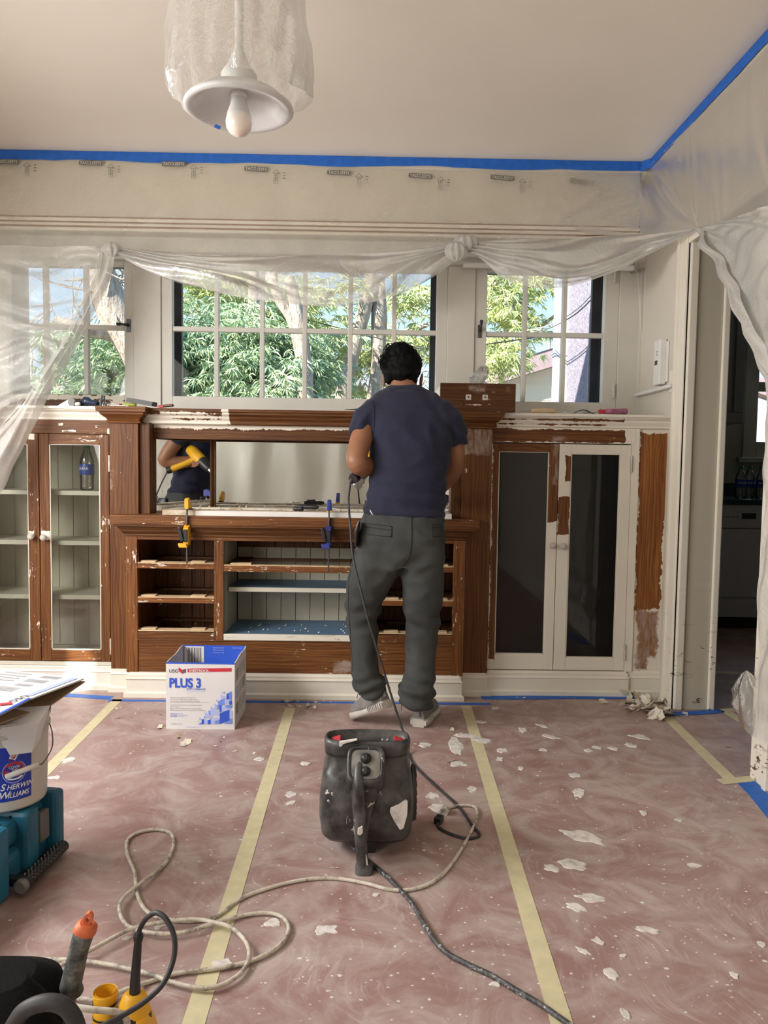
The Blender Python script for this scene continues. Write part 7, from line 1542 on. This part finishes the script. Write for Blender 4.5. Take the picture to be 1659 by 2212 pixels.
tree('sunlit pine boughs across the upper right window', [(1090, 660, 11, .55, .25, 110), (1150, 610, 11, .8, .22, 120), (1080, 740, 11, .45, .18, 70), (1075, 785, 11, .35, .22, 90), (1170, 700, 11, .5, .12, 50), (1060, 610, 11, .5, .25, 70)], [[(1010, 950, 11.3, .14), (1012, 760, 11.3, .12), (1005, 600, 11.3, .10)]], M['pine_y'], 7, s=.30)
tree('distant bare tree above the neighbouring roof', [], [[(1175, 950, 19, .08), (1180, 820, 19, .06), (1185, 740, 19, .03)]], M['pine_d'], 8, name='bare_tree', twigs=[(1175, 750, 19, .9, .6, 70)])
tree('dark bare undergrowth low behind the middle window', [(760, 850, 15, .5, .1, 30)], [[(900, 950, 14.5, .05), (905, 830, 14.5, .03)]], M['pine_y'], 9, name='undergrowth_tree', twigs=[(760, 810, 14.5, 1.2, .35, 110), (895, 760, 14.5, .6, .9, 80), (690, 830, 14.5, .6, .3, 40)])
# neighbour's house
M['house'] = plain('pale_cream_siding', (.85, .74, .58), .8, var=.03, scale=2); M['fascia'] = plain('mauve_brown_fascia', (.30, .22, .24), .7, var=.1)
Yh = 14.0; ha, hb3 = A(1030, 838, Y=Yh), A(1330, 745, Y=Yh); hs_ = (hb3-ha)
nh = thing('house', 'neighbouring cream house with a mauve gable edge seen through the right window', 'house', (hb3.x, Yh, -.7))
rt = hb3+Vector((hs_.x, 0, -hs_.z))
mkobj('gable_wall', MB().prism([(ha.x, Yh, -.7), (rt.x, Yh, -.7), (rt.x, Yh, rt.z-.02), (hb3.x, Yh, hb3.z-.02), (ha.x, Yh, ha.z-.02)], (0, .2, 0)), M['house'], nh)
for k in range(8): z_ = 1.5+k*.28; mkobj('siding_lap', B(ha.x+.3+max(0, (z_-ha.z)/max(.01, hs_.z)*hs_.x), hb3.x, Yh-.012, Yh, z_, z_+.02), M['house'], nh)
u_ = hs_.normalized(); n_ = Vector((-u_.z, 0, u_.x)); mkobj('fascia', MB().prism([ha-u_*.5-n_*.05, hb3-n_*.05, hb3+n_*.22, ha-u_*.5+n_*.22], (0, -.35, 0)), M['fascia'], nh)
u2_ = (rt-hb3).normalized(); n2_ = Vector((-u2_.z, 0, u2_.x)); mkobj('fascia', MB().prism([hb3-n2_*.05, rt+u2_*.5-n2_*.05, rt+u2_*.5+n2_*.22, hb3+n2_*.22], (0, -.35, 0)), M['fascia'], nh)
mkobj('roof', MB().prism([ha-u_*.6+n_*.2, hb3+n_*.2, rt+u2_*.6+n2_*.2, rt+u2_*.6+n2_*.28, hb3+n_*.28, ha-u_*.6+n_*.28], (0, 6, 0)), M['exterior_black'], nh)
# downspout and the outside window of the kitchen wall
M['sky_white'] = plain('white_gutter_paint', (.42, .47, .55), .5, var=.03)
dp = thing('downspout', 'thick white downspout at the corner of the stucco wall outside', 'downspout', (1.40, 6.02, -.7))
mkobj('pipe', B(1.37, 1.455, 5.98, 6.10, -.7, 3.0), M['sky_white'], dp, bevel=.01)
for z_ in (.8, 2.0): mkobj('strap', B(1.362, 1.458, 5.975, 6.105, z_, z_+.04), M['sky_white'], dp)
M['purple'] = plain('mauve_peeling_trim', (.36, .28, .38), .7, var=.25, scale=25)
ow = thing('outside_window', 'mauve framed side window set in the stucco wall outside the right-hand window', 'window', (1.45, 4.9, .8))
ya, yb_ = 4.62, 5.25
mb = MB()
for a_ in ((ya, ya+.10, .9, 2.5), (yb_-.13, yb_, .9, 2.5), (ya, yb_, 2.5, 2.62), (ya, yb_, .8, .9)): mb.box(XR-.02, XR+.02, *a_)
mkobj('casing', mb, M['purple'], ow, bevel=.004)
mkobj('inner_frame', MB().box(XR+.005, XR+.018, ya+.1, ya+.14, .9, 2.5).box(XR+.005, XR+.018, yb_-.17, yb_-.13, .9, 2.5), M['sky_white'], ow)
mkobj('pane', B(XR+.012, XR+.016, ya+.14, yb_-.17, .9, 2.5), M['door_glass'], ow)
wc = thing('utility_cable', 'pair of thin cables drooping across the right window outside', 'cable', A(1330, 590, Y=4.60))
for k, dz in enumerate((0, 9)):
    mkobj('cable', MB().tube(spline([A(1340, 575+dz*.4, Y=4.6), A(1290, 625+dz, Y=4.8), A(1230, 680+dz*.8, Y=5.2), A(1150, 712+dz*.7, Y=6), A(1040, 722+dz*.5, Y=7.5), A(900, 700, Y=10)], 8), .0035+.001*k, 5), M['shelf_cream'] if k == 0 else M['latch'], wc)
wc = thing('power_line', 'thin dark power line sagging across the sky behind the windows', 'cable', A(1200, 735, Y=9))
mkobj('wire', MB().tube([A(1240, 712, Y=9), A(1150, 730, Y=9), A(1040, 745, Y=9), A(900, 752, Y=9.5), A(460, 638, Y=12), A(360, 645, Y=13)], .008, 5), M['black'], wc)
# the house shell above, so that the sun only comes in through the windows
struct('roof', B(XL-.6, 5.2, YF-.6, 4.55, 2.86, 3.0), M['exterior_black'])
